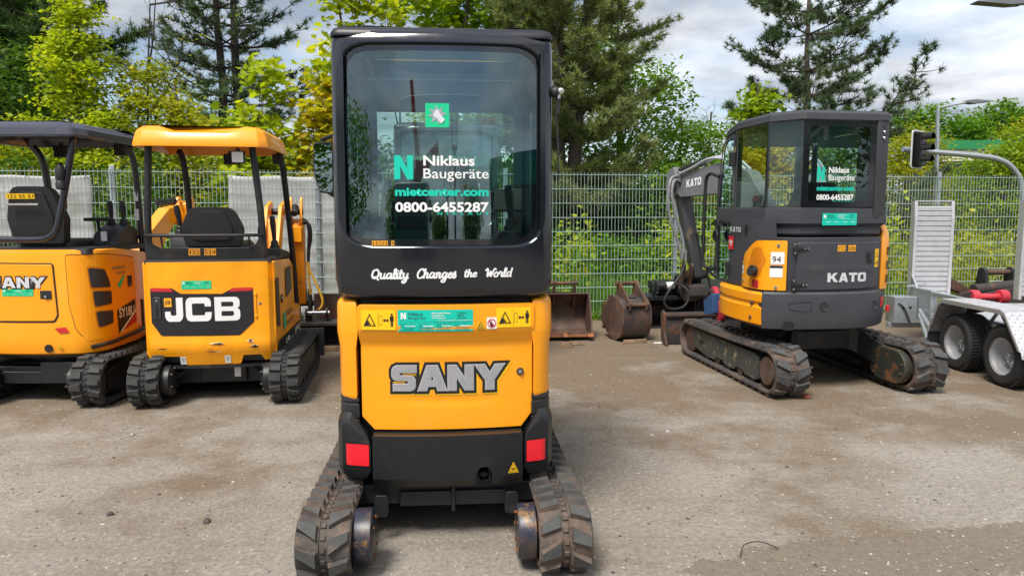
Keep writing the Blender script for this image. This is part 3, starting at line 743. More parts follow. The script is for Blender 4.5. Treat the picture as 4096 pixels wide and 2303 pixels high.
# ------------------------------------------------------------------ the yard, the bank behind the fence
def fence_y(x): return 10.2 + .15 * x
def ground_mat():
    m = NT('gravelled_concrete')
    big = m.noise(.35, 6, .6); mid = m.noise(1.3, 8, .66, (1, .7, 1)); fine = m.noise(34, 8, .78); grit = m.noise(90, 3, .6)
    base = m.mix(m.ramp(mid, .36, .62), (.235, .202, .162), (.345, .313, .268))
    base = m.mix(m.ramp(big, .42, .62), base, (.19, .152, .112))
    # stone speckle
    vo = m.n('ShaderNodeTexVoronoi'); vo.inputs['Scale'].default_value = 75; vo.inputs['Randomness'].default_value = 1
    m.l(m.tc.outputs['Object'], vo.inputs['Vector'])
    bw = m.n('ShaderNodeRGBToBW'); m.l(vo.outputs['Color'], bw.inputs[0])
    base = m.mix(m.ramp(bw.outputs[0], .80, .95), base, (.46, .43, .38))
    base = m.mix(m.ramp(bw.outputs[0], .05, .2, (1, 1, 1, 1), (0, 0, 0, 1)), base, (.11, .098, .085))
    base = m.mix(.55, base, m.mix(m.ramp(fine, .3, .7), (.085, .074, .06), (.42, .385, .335)))
    # trampled earth: more of it towards the fence
    sp = m.n('ShaderNodeSeparateXYZ'); m.l(m.tc.outputs['Object'], sp.inputs[0])
    mr = m.n('ShaderNodeMapRange'); m.l(sp.outputs['Y'], mr.inputs[0])
    mr.inputs['From Min'].default_value = 3.2; mr.inputs['From Max'].default_value = 9.0; mr.inputs['To Min'].default_value = .02; mr.inputs['To Max'].default_value = .34
    ea = m.n('ShaderNodeMath', operation='ADD'); m.l(m.noise(.9, 9, .68), ea.inputs[0]); m.l(mr.outputs[0], ea.inputs[1])
    earth = m.mix(m.ramp(fine, .3, .7), (.125, .092, .062), (.215, .165, .115))
    base = m.mix(m.ramp(ea.outputs[0], .555, .70), base, earth)
    drag = m.ramp(m.noise(1.5, 8, .7, (.16, 1.9, 1)), .52, .68, (0, 0, 0, 1), (.62, .62, .62, 1))
    base = m.mix(drag, base, m.mix(m.ramp(fine, .3, .7), (.15, .115, .08), (.245, .195, .142)))
    stain = m.ramp(m.noise(.55, 7, .62, (.6, 1.7, 1)), .66, .76)
    base = m.mix(stain, base, (.105, .08, .058))
    # muddy tyre streak running across the lower right of the yard
    st = m.n('ShaderNodeMath', operation='MULTIPLY_ADD'); m.l(sp.outputs['X'], st.inputs[0]); st.inputs[1].default_value = .14; st.inputs[2].default_value = 2.93
    df = m.n('ShaderNodeMath', operation='SUBTRACT'); m.l(sp.outputs['Y'], df.inputs[0]); m.l(st.outputs[0], df.inputs[1])
    ds = m.n('ShaderNodeMath', operation='ABSOLUTE'); m.l(df.outputs[0], ds.inputs[0])
    wv = m.n('ShaderNodeMath', operation='MULTIPLY_ADD'); m.l(m.noise(2.6, 8, .7), wv.inputs[0]); wv.inputs[1].default_value = -.46; m.l(ds.outputs[0], wv.inputs[2])
    xm = m.n('ShaderNodeMapRange'); m.l(sp.outputs['X'], xm.inputs[0]); xm.inputs['From Min'].default_value = .5; xm.inputs['From Max'].default_value = 1.3; xm.inputs['To Min'].default_value = .3; xm.inputs['To Max'].default_value = 0
    wa = m.n('ShaderNodeMath', operation='ADD'); m.l(wv.outputs[0], wa.inputs[0]); m.l(xm.outputs[0], wa.inputs[1])
    base = m.mix(m.ramp(wa.outputs[0], -.26, .0, (.8, .8, .8, 1), (0, 0, 0, 1)), base, m.mix(m.ramp(fine, .3, .7), (.13, .103, .075), (.215, .172, .128)))
    h = m.mix(.5, fine, m.mix(.5, grit, bw.outputs[0]))
    return m.bsdf(base, .88, 0, 0, h, 1.0, .016, .3)
gm = ground_mat()
gx = [-300, -60, -20, -12] + [-10 + i * 2 for i in range(11)] + [14, 20, 60, 300]
mb = MB()
rows = [[(x, -300, 0) for x in gx], [(x, -40, 0) for x in gx], [(x, 0, 0) for x in gx], [(x, 5, 0) for x in gx], [(x, (fence_y(x) if abs(x) < 20 else fence_y(20 * x / abs(x))) + .25, 0) for x in gx]]
mb.loft(rows, caps=False, closed=False)
ground = mb.build('ground', gm, None, recalc=False); tag(ground, kind='structure')

def bank_h(x, y):
    d = max(0, y - fence_y(max(-20, min(20, x))) - .25)
    up = .85 * (1 - math.exp(-d / 6.0)) * (1 if d > 0 else 0)
    dn = -2.6 * (1 - math.exp(-max(0, d - 1.0) / 5.0))
    t = max(0, min(1, (x - 3.6) / 3.0)); t = t * t * (3 - 2 * t)
    n = .10 * math.sin(x * 1.7 + y * .9) + .07 * math.sin(x * 3.1 - y * 2.3)
    return up * (1 - t) + dn * t + n * min(1, d / 1.5) - .02
def bank_mat():
    m = NT('bank_soil')
    b = m.mix(m.ramp(m.noise(1.1, 8, .65), .42, .58), (.085, .055, .038), (.060, .085, .022))
    b = m.mix(m.ramp(m.noise(9, 6, .7), .4, .7), dk_(b, m), b)
    return m.bsdf(b, .95, 0, 0, m.noise(14, 8, .7), .8, .05)
def dk_(b, m): return m.mix(1.0, b, (.55, .5, .45), 'MULTIPLY')
bm_mat = bank_mat()
bxs = [-400, -120, -50, -30] + [-20 + i * .8 for i in range(56)] + [30, 50, 120, 400]
dys = [0, .3, .6, 1, 1.5, 2, 2.7, 3.5, 4.5, 6, 8, 11, 15, 22, 35, 70, 400]
rows = []
for d in dys:
    r = []
    for x in bxs:
        y = fence_y(max(-20, min(20, x))) + .25 + d
        r.append((x, y, bank_h(x, y)))
    rows.append(r)
mb = MB(); mb.loft(rows, caps=False, closed=False)
emb = mb.build('embankment', bm_mat, None, ang=80, recalc=False); tag(emb, kind='structure')
# low concrete edging under the fence
F_ANG = math.degrees(math.atan(.15))
mb = MB(); mb.bx(-22, 22, .10, .20, -.2, .07); kerb = mb.build('edging_kerb', paint('old_concrete', (.23, .215, .19), .9, var=.2, bump=.4), None, .01)
kerb.location = (0, 10.2, 0); kerb.rotation_euler = (0, 0, R(F_ANG)); tag(kerb, kind='structure')

# ------------------------------------------------------------------ wire mesh fence
FT = thing('wire_mesh_fence', 'galvanised double wire mesh fence with steel posts running behind the machines', 'fence', (0, 10.2, 0), F_ANG)
posts = [-10.15, -7.63, -5.12, -2.60, -.09, 2.36, 4.87, 6.47, 8.98, 11.5]
for px_ in posts:
    mb = MB(); mb.bx(px_ - .03, px_ + .03, -.02, .02, -.3, 2.10); p = mb.build('post', galv, FT, .004)
    for k in range(6):
        q = MB(); q.lathe([(.012, 0), (.012, -.006), (.006, -.010)], (px_, -.02, .2 + k * .36), 'y', 10); q.build('bolt', galv, p)
    q = MB(); q.bx(px_ - .034, px_ - .012, -.030, -.0205, .05, 2.06); q.build('clamp_bar', galv, p, .002)
for a, b in zip(posts, posts[1:]):
    mb = MB(); n = int(round((b - a) / .05))
    for i in range(n + 1):
        x = a + .01 + (b - a - .02) * i / n
        mb.cyl((x, -.034, .05), (x, -.034, 2.055), .0034, 4)
    for k in range(11):
        z = .06 + k * .196
        for y in (-.041, -.027): mb.cyl((a, y, z), (b, y, z), .0042, 4)
    o = mb.build('wire_panel', wire, FT); tag(o, kind='stuff')
def tarpaulin(label, x0, x1, z0, z1, seed, torn=0):
    rnd = random.Random(seed); mb = MB(); nx, nz = 34, 26; rows = []
    for j in range(nz + 1):
        r = []
        for i in range(nx + 1):
            u, v = i / nx, j / nz
            x = x0 + (x1 - x0) * u + .012 * math.sin(v * 9 + seed); z = z0 + (z1 - z0) * v - .018 * abs(math.sin(u * math.pi * 3.0)) * v
            y = .008 + .006 * math.sin(u * 13 + v * 3 + seed) + .006 * math.sin(u * 5 - v * 8) + .004 * math.sin(v * 21 + u * 4) + rnd.uniform(-.001, .001)
            r.append((x, y + .012, z))
        rows.append(r)
    mb.loft(rows, caps=False, closed=False)
    o = mb.build('tarpaulin', tarp, None, ang=80, recalc=False)
    s = o.modifiers.new('solid', 'SOLIDIFY'); s.thickness = .002
    o.location = (0, 10.2, 0); o.rotation_euler = (0, 0, R(F_ANG)); tag(o, label, 'tarpaulin')
    k = int((x1 - x0) / .32)
    for i in range(k + 1):
        x = x0 + .04 + (x1 - x0 - .08) * i / k; q = MB(); q.tube([(x, .03, z1 - .03), (x + .004, -.05, z1 - .01), (x - .01, -.06, z1 - .05)], .004, 5); q.build('cable_tie', blk, o)
    return o
tarpaulin('off-white tarpaulin tied to the fence behind the dark canopy excavator, at left edge', -8.2, -5.38, 1.12, 1.975, 1)
tarpaulin('large greyish white tarpaulin hung on fence right of the orange canopy excavator', -3.72, -1.9, .12, 1.985, 4)

# ------------------------------------------------------------------ foliage helpers
def tri_mesh(name, V, T_, tint, mat, parent=None, kind=None):
    me = bpy.data.meshes.new(name); V = np.asarray(V, np.float32); T_ = np.asarray(T_, np.int32)
    me.vertices.add(len(V)); me.vertices.foreach_set('co', V.ravel())
    me.loops.add(T_.size); me.loops.foreach_set('vertex_index', T_.ravel())
    me.polygons.add(len(T_)); me.polygons.foreach_set('loop_start', np.arange(0, T_.size, 3, dtype=np.int32))
    a = me.attributes.new('tint', 'FLOAT', 'POINT'); a.data.foreach_set('value', np.asarray(tint, np.float32))
    me.materials.append(mat); me.update(calc_edges=True)
    o = bpy.data.objects.new(name, me); link(o, parent)
    if kind: o['kind'] = kind
    return o
KITE = (np.array([[0, 0, 0], [.32, .42, .06], [0, 1, -.06], [-.32, .42, .06]]), np.array([[0, 1, 2], [0, 2, 3]]))
mp_ = [(0, 0), (.12, .10), (.42, .02), (.36, .20), (.60, .42), (.36, .46), (.40, .66), (.18, .60), (0, 1.0), (-.18, .60), (-.40, .66), (-.36, .46), (-.60, .42), (-.36, .20), (-.42, .02), (-.12, .10)]
MAPLE = (np.array([[0, .35, -.03]] + [[x, y, .10 * abs(x) - .05 * y] for x, y in mp_]), np.array([[0, i + 1, (i + 1) % 16 + 1] for i in range(16)]))
def leaf_geo(cent, size, rng, up=.55, shape_=KITE, tint=None, droop=.25):
    n = len(cent); S_, TR = shape_
    nrm = rng.normal(size=(n, 3)); nrm[:, 2] = np.abs(nrm[:, 2]) + up * 2; nrm /= np.linalg.norm(nrm, axis=1)[:, None]
    d = rng.normal(size=(n, 3)); d[:, 2] -= droop; d -= nrm * (d * nrm).sum(1)[:, None]; d /= np.linalg.norm(d, axis=1)[:, None] + 1e-9
    s = np.cross(d, nrm)
    sz = size * rng.uniform(.65, 1.25, n)
    V = cent[:, None, :] + sz[:, None, None] * (S_[None, :, 0, None] * s[:, None, :] + S_[None, :, 1, None] * d[:, None, :] + S_[None, :, 2, None] * nrm[:, None, :])
    k = len(S_)
    T_ = (TR[None] + (np.arange(n) * k)[:, None, None]).reshape(-1, 3)
    t = np.clip((rng.normal(.5, .17, n) if tint is None else tint + rng.normal(0, .13, n)), 0, 1)
    return V.reshape(-1, 3), T_, np.repeat(t, k)
def clumps(ells, rng):
    out = []
    for cx, cy, cz, rx, ry, rz, n in ells:
        p = rng.normal(size=(n, 3)); p /= np.linalg.norm(p, axis=1)[:, None]; r = rng.uniform(.25, 1, n) ** .5
        out.append(np.array([cx, cy, cz]) + p * r[:, None] * np.array([rx, ry, rz]))
    return np.concatenate(out)
def crown_geo(cl, per, rad, size, rng, flat=.55, shape_=KITE, up=.55):
    n = len(cl); k = rng.poisson(per, n) + 3
    idx = np.repeat(np.arange(n), k); off = rng.normal(size=(len(idx), 3)) * rad; off[:, 2] *= flat
    tint = np.repeat(np.clip(rng.normal(.5, .16, n), .1, .9), k)
    return leaf_geo(cl[idx] + off, size, rng, up, shape_, tint)
def trunk_mesh(name, base, top, r0, r1, limbs, rng, mat, parent, nlimb=12, wob=.06, low=.25):
    mb = MB(); base = Vector(base); top = Vector(top); H = (top - base).length
    pts = []; n = 9
    for i in range(n + 1):
        t = i / n; p = base.lerp(top, t) + Vector((rng.normal() * wob * H * .12, rng.normal() * wob * H * .12, 0)) * (0 if i == 0 else 1); pts.append(p)
    mb.tube(pts, [r0 * (1 - t / n) + r1 * t / n + (r0 * .35 if t == 0 else 0) for t in range(n + 1)], 9)
    if limbs is not None and len(limbs):
        ch = limbs[rng.choice(len(limbs), min(nlimb, len(limbs)), replace=False)]
        for c in ch:
            c = Vector(c); t = max(low, min(.95, ((c.z - base.z) / max(H, .1)) * .72)); k = int(t * n); s = pts[min(k, n)]
            m = s.lerp(c, .5) + Vector((0, 0, -.06 * (c - s).length)); rr = (r0 * (1 - t) + r1 * t) * .45
            mb.tube(smooth_line([s, m, c], 4), [max(.006, rr * (1 - i / 9)) for i in range(9)], 6)
    return mb.build(name, mat, parent, ang=60)
def tree(label, pos, h, r0, ells, mat, seed, per=40, rad=.22, size=.10, shape_=KITE, nlimb=14, flat=.5, bmat=None, lean=(0, 0), name='deciduous_tree', group=None, up=.55, top=.9):
    rng = np.random.default_rng(seed); x, y = pos; z = bank_h(x, y) - .1
    t = thing(name, label, 'tree', (x, y, z), 0, group)
    cl = clumps(ells, rng)
    trunk_mesh('trunk', (0, 0, -.2), (lean[0], lean[1], h * top), r0, r0 * .25, cl, rng, bmat or bark, t, nlimb)
    V, T_, ti = crown_geo(cl, per, rad, size, rng, flat, shape_, up)
    tri_mesh('crown', V, T_, ti, mat, t)
    return t
def pine(label, pos, h, r0, seed, first=.3, reach=2.2, mat=None, whorls=11, arms=5, dense=1.0, tuft=.15, twin=None, z0=None, droop=0.0, top_reach=.5, need=13, bmat=None, width=.008):
    rng = np.random.default_rng(seed); x, y = pos; z = (bank_h(x, y) - .1) if z0 is None else z0
    t = thing('pine_tree', label, 'tree', (x, y, z))
    mb = MB(); n = 12
    stems = [((0, 0), (rng.normal() * .15, rng.normal() * .15), h)]
    if twin: stems.append((twin[0], twin[1], h * .94))
    tips = []
    for (b, tp, hh) in stems:
        pts = [Vector((b[0] + (tp[0]) * (i / n) + rng.normal() * .02, b[1] + tp[1] * (i / n) + rng.normal() * .02, hh * i / n - .2 * (i == 0))) for i in range(n + 1)]
        mb.tube(pts, [r0 * (1 - .86 * i / n) * (1.25 if i == 0 else 1) for i in range(n + 1)], 10)
        nw = whorls if b == (0, 0) else whorls - 2
        for wv in range(nw):
            f = first + (1 - first) * (wv + rng.uniform(-.25, .25)) / nw
            f = min(.985, max(first * .8, f)); p0 = pts[0].lerp(pts[-1], f); p0.z = hh * f
            L = reach * (1 - max(0, (f - first) / (1 - first)) ** 1.6 * (1 - top_reach)) * rng.uniform(.8, 1.1)
            for a in range(arms):
                an = 2 * math.pi * (a + rng.uniform(-.3, .3)) / arms + wv * 1.1
                l = L * rng.uniform(.42, 1.12); up_ = rng.uniform(.02, .34) - droop
                d = Vector((math.cos(an), math.sin(an), 0))
                pa = [p0, p0 + d * l * .35 + Vector((0, 0, l * (up_ * .2 - .04))), p0 + d * l * .7 + Vector((rng.normal() * .06, rng.normal() * .06, l * up_ * .5)), p0 + d * l + Vector((0, 0, l * (up_ + .10)))]
                sl = smooth_line(pa, 4); rb = max(.010, r0 * .26 * (1 - f * .6))
                mb.tube(sl, [rb * (1 - .85 * i / (len(sl) - 1)) for i in range(len(sl))], 6)
                # side twigs
                m = int((6 + 6 * l) * dense)
                for k in range(m):
                    s_ = rng.uniform(.30, 1.0); q = sl[int(s_ * (len(sl) - 1))]
                    sd = Vector((-d.y, d.x, 0)) * (1 if rng.random() < .5 else -1)
                    tl = l * rng.uniform(.10, .34) * (1.15 - s_ * .55)
                    e = q + (sd * rng.uniform(.5, 1) + d * rng.uniform(.2, .9) + Vector((0, 0, rng.uniform(.0, .55)))) * tl
                    mb.tube([q, q.lerp(e, .5) + Vector((0, 0, -.02)), e], [.010, .008, .005], 4)
                    tips.append((e, (e - q).normalized()))
                    if rng.random() < .45: tips.append((q.lerp(e, .55), (e - q).normalized()))
                    if dense > 1.2: tips.append((q.lerp(e, .8) + Vector(rng.normal(size=3) * .06), (e - q).normalized())); tips.append((q.lerp(e, .25) + Vector(rng.normal(size=3) * .05), (e - q).normalized()))
                tips.append((sl[-1], d))
    mb.build('trunk', bmat or barkd, t, ang=60)
    c = np.array([p for p, _ in tips]); ax = np.array([a for _, a in tips]); ax[:, 2] += .35; ax /= np.linalg.norm(ax, axis=1)[:, None]
    N = len(c); idx = np.repeat(np.arange(N), need); M_ = len(idx)
    d = rng.normal(size=(M_, 3)) * .85 + ax[idx] * .75; d /= np.linalg.norm(d, axis=1)[:, None]
    b = c[idx] + ax[idx] * rng.uniform(-.55, .25, M_)[:, None] * tuft * .6
    s = np.cross(d, rng.normal(size=(M_, 3))); s /= np.linalg.norm(s, axis=1)[:, None]
    ln = tuft * rng.uniform(.6, 1.1, M_)
    V = np.stack([b + s * width, b - s * width, b + d * ln[:, None]], 1).reshape(-1, 3)
    T_ = np.arange(M_ * 3).reshape(-1, 3)
    ti = np.repeat(np.clip(np.repeat(rng.normal(.5, .2, N), need) + rng.normal(0, .12, M_), 0, 1), 3)
    tri_mesh('crown', V, T_, ti, mat or L_needle, t)
    return t
# ------------------------------------------------------------------ trees behind the fence, left to right
pine('dense dark green conifer at the far left behind the yellow maple', (-12.9, 19.5), 10.5, .26, 11, .12, 3.0, L_needle2d, 15, 7, 2.0, .22, need=16, top_reach=.75, width=.013)
pine('second dark conifer right behind the conifer at left edge', (-15.2, 21.5), 12.5, .26, 12, .1, 3.2, L_needle2d, 15, 7, 1.9, .24, need=15, top_reach=.8, width=.014)
tree('dark broadleaf tree beneath the conifer at far left', (-12.2, 17.0), 5.2, .14, [(0, 0, 3.2, 2.6, 1.6, 1.9, 150)], L_dark, 13, 60, .28, .13)
tree('tall narrow yellow green maple with pointed top at left', (-8.15, 14.2), 5.7, .09, [(0, 0, 1.7, 1.6, 1.1, 1.1, 74), (-.1, 0, 2.9, .95, .8, .8, 48), (.0, 0, 4.0, .52, .5, .8, 32), (.05, 0, 5.0, .26, .26, .6, 18)], L_maple, 14, 78, .19, .078, MAPLE, flat=.42)
tree('olive yellow maple right of the narrow maple', (-6.5, 14.6), 3.9, .08, [(0, 0, 1.6, 1.6, 1.1, 1.1, 80), (-.35, 0, 2.6, .8, .8, .8, 44), (-.6, 0, 3.4, .4, .4, .5, 16)], L_olive, 15, 70, .20, .078, MAPLE)
tree('low olive maple behind the fence post at left', (-9.8, 13.2), 3.2, .07, [(0, 0, 1.6, 1.5, .8, 1.2, 80)], L_olive, 16, 66, .20, .078, MAPLE)
tree('bushy olive green maple behind the orange canopy', (-5.0, 14.2), 3.2, .07, [(0, 0, 1.5, 1.6, .9, 1.15, 90)], L_olive, 17, 66, .21, .076, MAPLE)
# thin almost bare birches
def bare_tree(label, pos, h, seed, leaves=120, lean=(.1, 0), r0=.035, mat=None, spread=.42):
    rng = np.random.default_rng(seed); z = bank_h(*pos) - .1; t = thing('birch_tree', label, 'tree', (*pos, z))
    mb = MB(); tips = []
    def br(p, d, l, r, lev):
        pts = [p]; q = p.copy(); dd = d.copy()
        for i in range(4):
            dd = (dd + Vector(rng.normal(size=3) * (.12 if lev else .03)) + Vector((0, 0, .05))).normalized(); q = q + dd * l / 4; pts.append(q.copy())
        mb.tube(pts, [max(.0035, r * (1 - .7 * i / 4)) for i in range(5)], 5)
        if lev < 3:
            for i in range(1, 5):
                for _ in range(2 if lev else 1):
                    if rng.random() < .8: br(pts[i], (dd + Vector(rng.normal(size=3)) * spread * 1.6).normalized(), l * rng.uniform(.28, .5), r * .5, lev + 1)
        tips.extend(pts[2:])
    br(Vector((0, 0, -.1)), Vector((lean[0], lean[1], 1)).normalized(), h * .8, r0, 0)
    mb.build('trunk', barkd, t, ang=60)
    tp = np.array(tips); tp = tp[tp[:, 2] > h * .35]
    cl = tp[rng.choice(len(tp), min(leaves, len(tp)))]
    V, T_, ti = leaf_geo(cl + rng.normal(size=cl.shape) * .06, .07, rng); tri_mesh('crown', V, T_, ti, mat or L_olive, t)
bare_tree('thin bare birch with few leaves against the sky, left of twin pine', (-7.3, 14.6), 6.4, 21, 200, (.02, 0), .04)
bare_tree('small leafless sapling between bare birch and yellow maple', (-7.9, 15.0), 5.0, 22, 20, (-.10, 0), .03)
pine('twin-trunked dark pine with open layered branches, left of the big cab', (-7.35, 20.2), 11.0, .17, 31, .22, 2.35, L_needle, 12, 5, 1.1, .19, twin=((-.38, .1), (-.25, .1)), need=26, top_reach=.7, width=.010, droop=-.05)
tree('loose green tree low behind the twin pine', (-8.6, 19.0), 4.6, .10, [(0, 0, 2.9, 1.9, 1.2, 1.2, 80), (2.2, 0, 2.2, 1.6, 1.2, .9, 60)], L_pale, 32, 26, .25, .10)
tree('bright yellow maple sapling with large leaves left of the big cab', (-3.95, 11.7), 3.4, .035, [(0, 0, 1.75, .75, .5, .45, 22), (.15, 0, 2.5, .5, .4, .5, 16), (-.30, 0, 2.75, .28, .3, .3, 8), (.1, 0, 3.4, .16, .16, .5, 7)], L_maple, 33, 30, .17, .14, MAPLE, nlimb=9)
tree('amber tipped yellow maple reaching up beside the cab, nearest cab wall', (-3.0, 11.9), 3.5, .04, [(0, 0, 2.3, .55, .5, .7, 26), (.1, 0, 3.1, .42, .4, .5, 20), (-.2, 0, 1.5, .7, .5, .5, 20)], L_maple2, 34, 32, .18, .14, MAPLE, nlimb=9)
tree('yellow green maple top showing above left corner of the big cab', (-2.72, 12.2), 5.9, .05, [(.0, 0, 4.7, .30, .35, .55, 14), (.05, 0, 5.6, .2, .25, .4, 10), (.5, 0, 4.6, .35, .35, .35, 8), (0, 0, 3.4, .6, .5, .7, 20)], L_maple, 35, 32, .16, .135, MAPLE, nlimb=8)
bare_tree('thin twiggy treetop peeking over the middle of cab roof', (-2.0, 13.5), 6.6, 36, 60, (.03, 0), .03, L_green)
tree('bright green maple crown rising over the cab roof beside the large pine', (-.9, 16.0), 7.0, .13, [(0, 0, 5.3, 1.5, 1.3, 1.2, 120), (1.1, 0, 4.3, 1.3, 1.2, 1.2, 90), (.2, 0, 3.0, 1.5, 1.2, 1.2, 80)], L_maple3, 37, 36, .22, .13, MAPLE)
pine('large full pine with forked grey trunk right of the big cab', (.95, 14.2), 9.0, .17, 41, .13, 1.85, L_needle2, 13, 6, 1.6, .15, twin=((.10, .0), (.62, .2)), need=22, top_reach=.85, bmat=bark, droop=-.02, width=.008)
tree('dark green broadleaf tree behind the large pine', (2.6, 18.5), 6.0, .14, [(0, 0, 3.2, 1.8, 1.2, 1.8, 150), (-.6, 0, 4.6, 1.1, 1, 1.0, 60)], L_green, 42, 46, .24, .12)
tree('dark shaded tree low between large pine and charcoal cab', (3.8, 16.8), 3.6, .10, [(0, 0, 2.0, 1.5, 1.0, 1.2, 100)], L_green, 43, 50, .24, .10)
tree('pale feathery willow left of the right-hand pine', (4.9, 18.6), 5.0, .08, [(0, 0, 3.3, 1.2, 1, 1.1, 90), (-.9, 0, 2.6, .8, .8, .9, 50)], L_pale, 44, 24, .24, .085)
tree('amber yellow maple between willow and charcoal cab roof', (4.6, 15.0), 3.6, .07, [(0, 0, 1.9, .9, .7, .75, 60), (.5, 0, 2.6, .6, .6, .5, 30)], L_amber, 45, 32, .17, .10, MAPLE)
tree('green shrubby tree just behind fence beside the charcoal excavator arm', (3.2, 13.4), 2.7, .05, [(0, 0, 1.5, 1.1, .7, .95, 80)], L_green, 46, 40, .17, .10)
pine('open branched pine with straight trunk above the charcoal cab', (7.15, 18.2), 9.5, .17, 51, .16, 2.9, L_needle, 12, 5, 1.35, .17, need=26, top_reach=.8, bmat=bark, droop=-.20, width=.009)
tree('bright green maple growing up through left side of right-hand pine', (5.6, 17.2), 6.2, .09, [(0, 0, 4.9, .45, .4, .55, 26), (.2, 0, 4.2, .75, .6, .6, 40), (-.3, 0, 3.3, .7, .6, .6, 30), (.6, 0, 2.6, 1.2, .8, .8, 50)], L_maple3, 52, 34, .18, .12, MAPLE)
bare_tree('dead leafless twig crown above the pale willow', (5.3, 18.0), 5.3, 53, 4, (-.12, 0), .03)
# right side, down the bank
for i, (lb, x, y, hh, ell, m_, per, sz) in enumerate((
    ('golden green bushy tree right of charcoal cab, behind the traffic light', 13.2, 25.0, 5.5, [(0, 0, 4.4, 1.5, 1.2, 1.9, 120), (.3, 0, 5.9, .8, .8, .8, 40)], L_olive, 40, .13),
    ('tall light green tree behind the traffic light arm', 17.3, 26.5, 6.0, [(0, 0, 4.3, 1.9, 1.5, 2.0, 140), (.5, 0, 6.0, 1.0, 1, .9, 50)], L_maple3, 40, .14),
    ('yellow green tree at right edge behind the tall lamp', 18.6, 27.0, 6.5, [(0, 0, 4.6, 1.8, 1.5, 2.2, 140), (.2, 0, 6.6, .8, .8, .8, 40)], L_olive, 40, .14),
    ('dark round treetop in the far distance left of street lamp', 19.0, 34.0, 7.5, [(0, 0, 7.2, 2.4, 1.6, 1.7, 130)], L_green, 45, .20),
    ('dark green far tree behind the street lamp pole', 23.2, 36.0, 7.5, [(0, 0, 7.0, 2.6, 1.6, 1.9, 130), (.4, 0, 8.4, 1.2, 1, .8, 40)], L_green, 45, .20),
    ('far bushy tree right of the green roofed building', 26.6, 35.0, 7.0, [(0, 0, 6.2, 2.6, 1.6, 2.0, 130)], L_olive, 45, .20))):
    tree(lb, (x, y), hh, .12, ell, m_, 60 + i, per, .28, sz, top=.8)
# undergrowth on the bank: shrubs that read as one mass
rng = np.random.default_rng(77)
def thicket(name, label, areas, mat, per, rad, size, seed):
    rng = np.random.default_rng(seed); C_ = []
    for x0, x1, d0, d1, h0, h1, n in areas:
        xs = rng.uniform(x0, x1, n); ds = rng.uniform(d0, d1, n); hs = rng.uniform(h0, h1, n)
        bump = .75 + .35 * np.sin(xs * 2.3 + seed) * np.sin(xs * .9 + ds)
        for a, b, c in zip(xs, ds, hs * bump):
            y = fence_y(a) + b; C_.append((a, y, bank_h(a, y) + max(.05, c)))
    V, T_, ti = crown_geo(np.array(C_), per, rad, size, rng, .6, KITE, .5)
    o = tri_mesh(name, V, T_, ti, mat); tag(o, label, 'shrubs', kind='stuff')
thicket('dark_undergrowth', 'dark green shrubs massed on the bank behind the fence', [(-12, -1.5, 2.2, 5.0, .1, 2.3, 480), (-1.5, 4.2, 3.6, 6.0, .1, 2.0, 380), (4.0, 9, 4.5, 8.0, .1, 2.6, 260)], L_dark, 46, .20, .11, 71)
thicket('green_undergrowth', 'leafy mid green bushes just behind the fence', [(-12, -3, 1.2, 2.6, .05, 1.1, 170), (-.5, 2.1, 1.5, 3.4, .05, .95, 120), (2.2, 4.6, 1.2, 3.4, .05, 1.3, 130), (-1.5, 5.0, 3.0, 5.0, .2, 1.6, 110)], L_green, 42, .17, .10, 72)
thicket('olive_undergrowth', 'yellow green bushes covering the bank at right', [(4.6, 9.5, 1.0, 6.0, .1, 1.6, 330), (8.5, 17, 3.0, 7.0, .2, 1.6, 260), (12, 22, 10, 14, .3, 3.6, 300)], L_olive, 42, .19, .11, 73)
thicket('bright_undergrowth', 'bright young leaves scattered along the fence', [(-4.6, -3.4, .35, 1.0, .3, 1.3, 14), (-5.4, -4.6, .3, .8, .1, 1.0, 14), (2.4, 4.4, .5, 1.4, .2, 1.6, 46), (.75, 1.0, .3, .6, .5, 1.5, 8), (5.0, 6.5, .6, 1.8, .4, 2.0, 40)], L_maple, 20, .15, .12, 74)  # bright tone is the leaves' own colour
thicket('far_woodland', 'distant woodland closing the view behind all the trees', [(-45, -4, 22, 40, .5, 4.0, 420), (-6, 9, 16, 30, .4, 2.6, 420), (8, 70, 40, 60, 1, 8.5, 520)], L_dark, 45, .7, .34, 75)
# grass strip behind the fence
def grass(name, label, areas, mat, seed):
    rng = np.random.default_rng(seed); P = []; Hh = []
    for x0, x1, d0, d1, h0, h1, n in areas:
        xs = rng.uniform(x0, x1, n); ds = d0 + (d1 - d0) * rng.random(n) ** 1.4
        for a, b in zip(xs, ds):
            y = fence_y(a) + b; P.append((a, y, bank_h(a, y) if b > .25 else 0)); Hh.append(rng.uniform(h0, h1))
    P = np.array(P); Hh = np.array(Hh); n = len(P); an = rng.uniform(0, 6.283, n); ln = rng.uniform(.1, .55, n) * Hh
    d = np.stack([np.cos(an), np.sin(an), np.zeros(n)], 1); s = np.stack([-np.sin(an), np.cos(an), np.zeros(n)], 1) * .005
    mid = P + d * ln[:, None] * .35 + np.array([0, 0, 1]) * Hh[:, None] * .6; tip = P + d * ln[:, None] + np.array([0, 0, 1]) * Hh[:, None] * .95
    V = np.stack([P + s, P - s, mid + s * .8, mid - s * .8, tip], 1).reshape(-1, 3)
    T_ = (np.array([[0, 1, 2], [1, 3, 2], [2, 3, 4]])[None] + (np.arange(n) * 5)[:, None, None]).reshape(-1, 3)
    ti = np.repeat(np.clip(rng.normal(.5, .22, n), 0, 1), 5)
    o = tri_mesh(name, V, T_, ti, mat); tag(o, label, 'grass', kind='stuff')
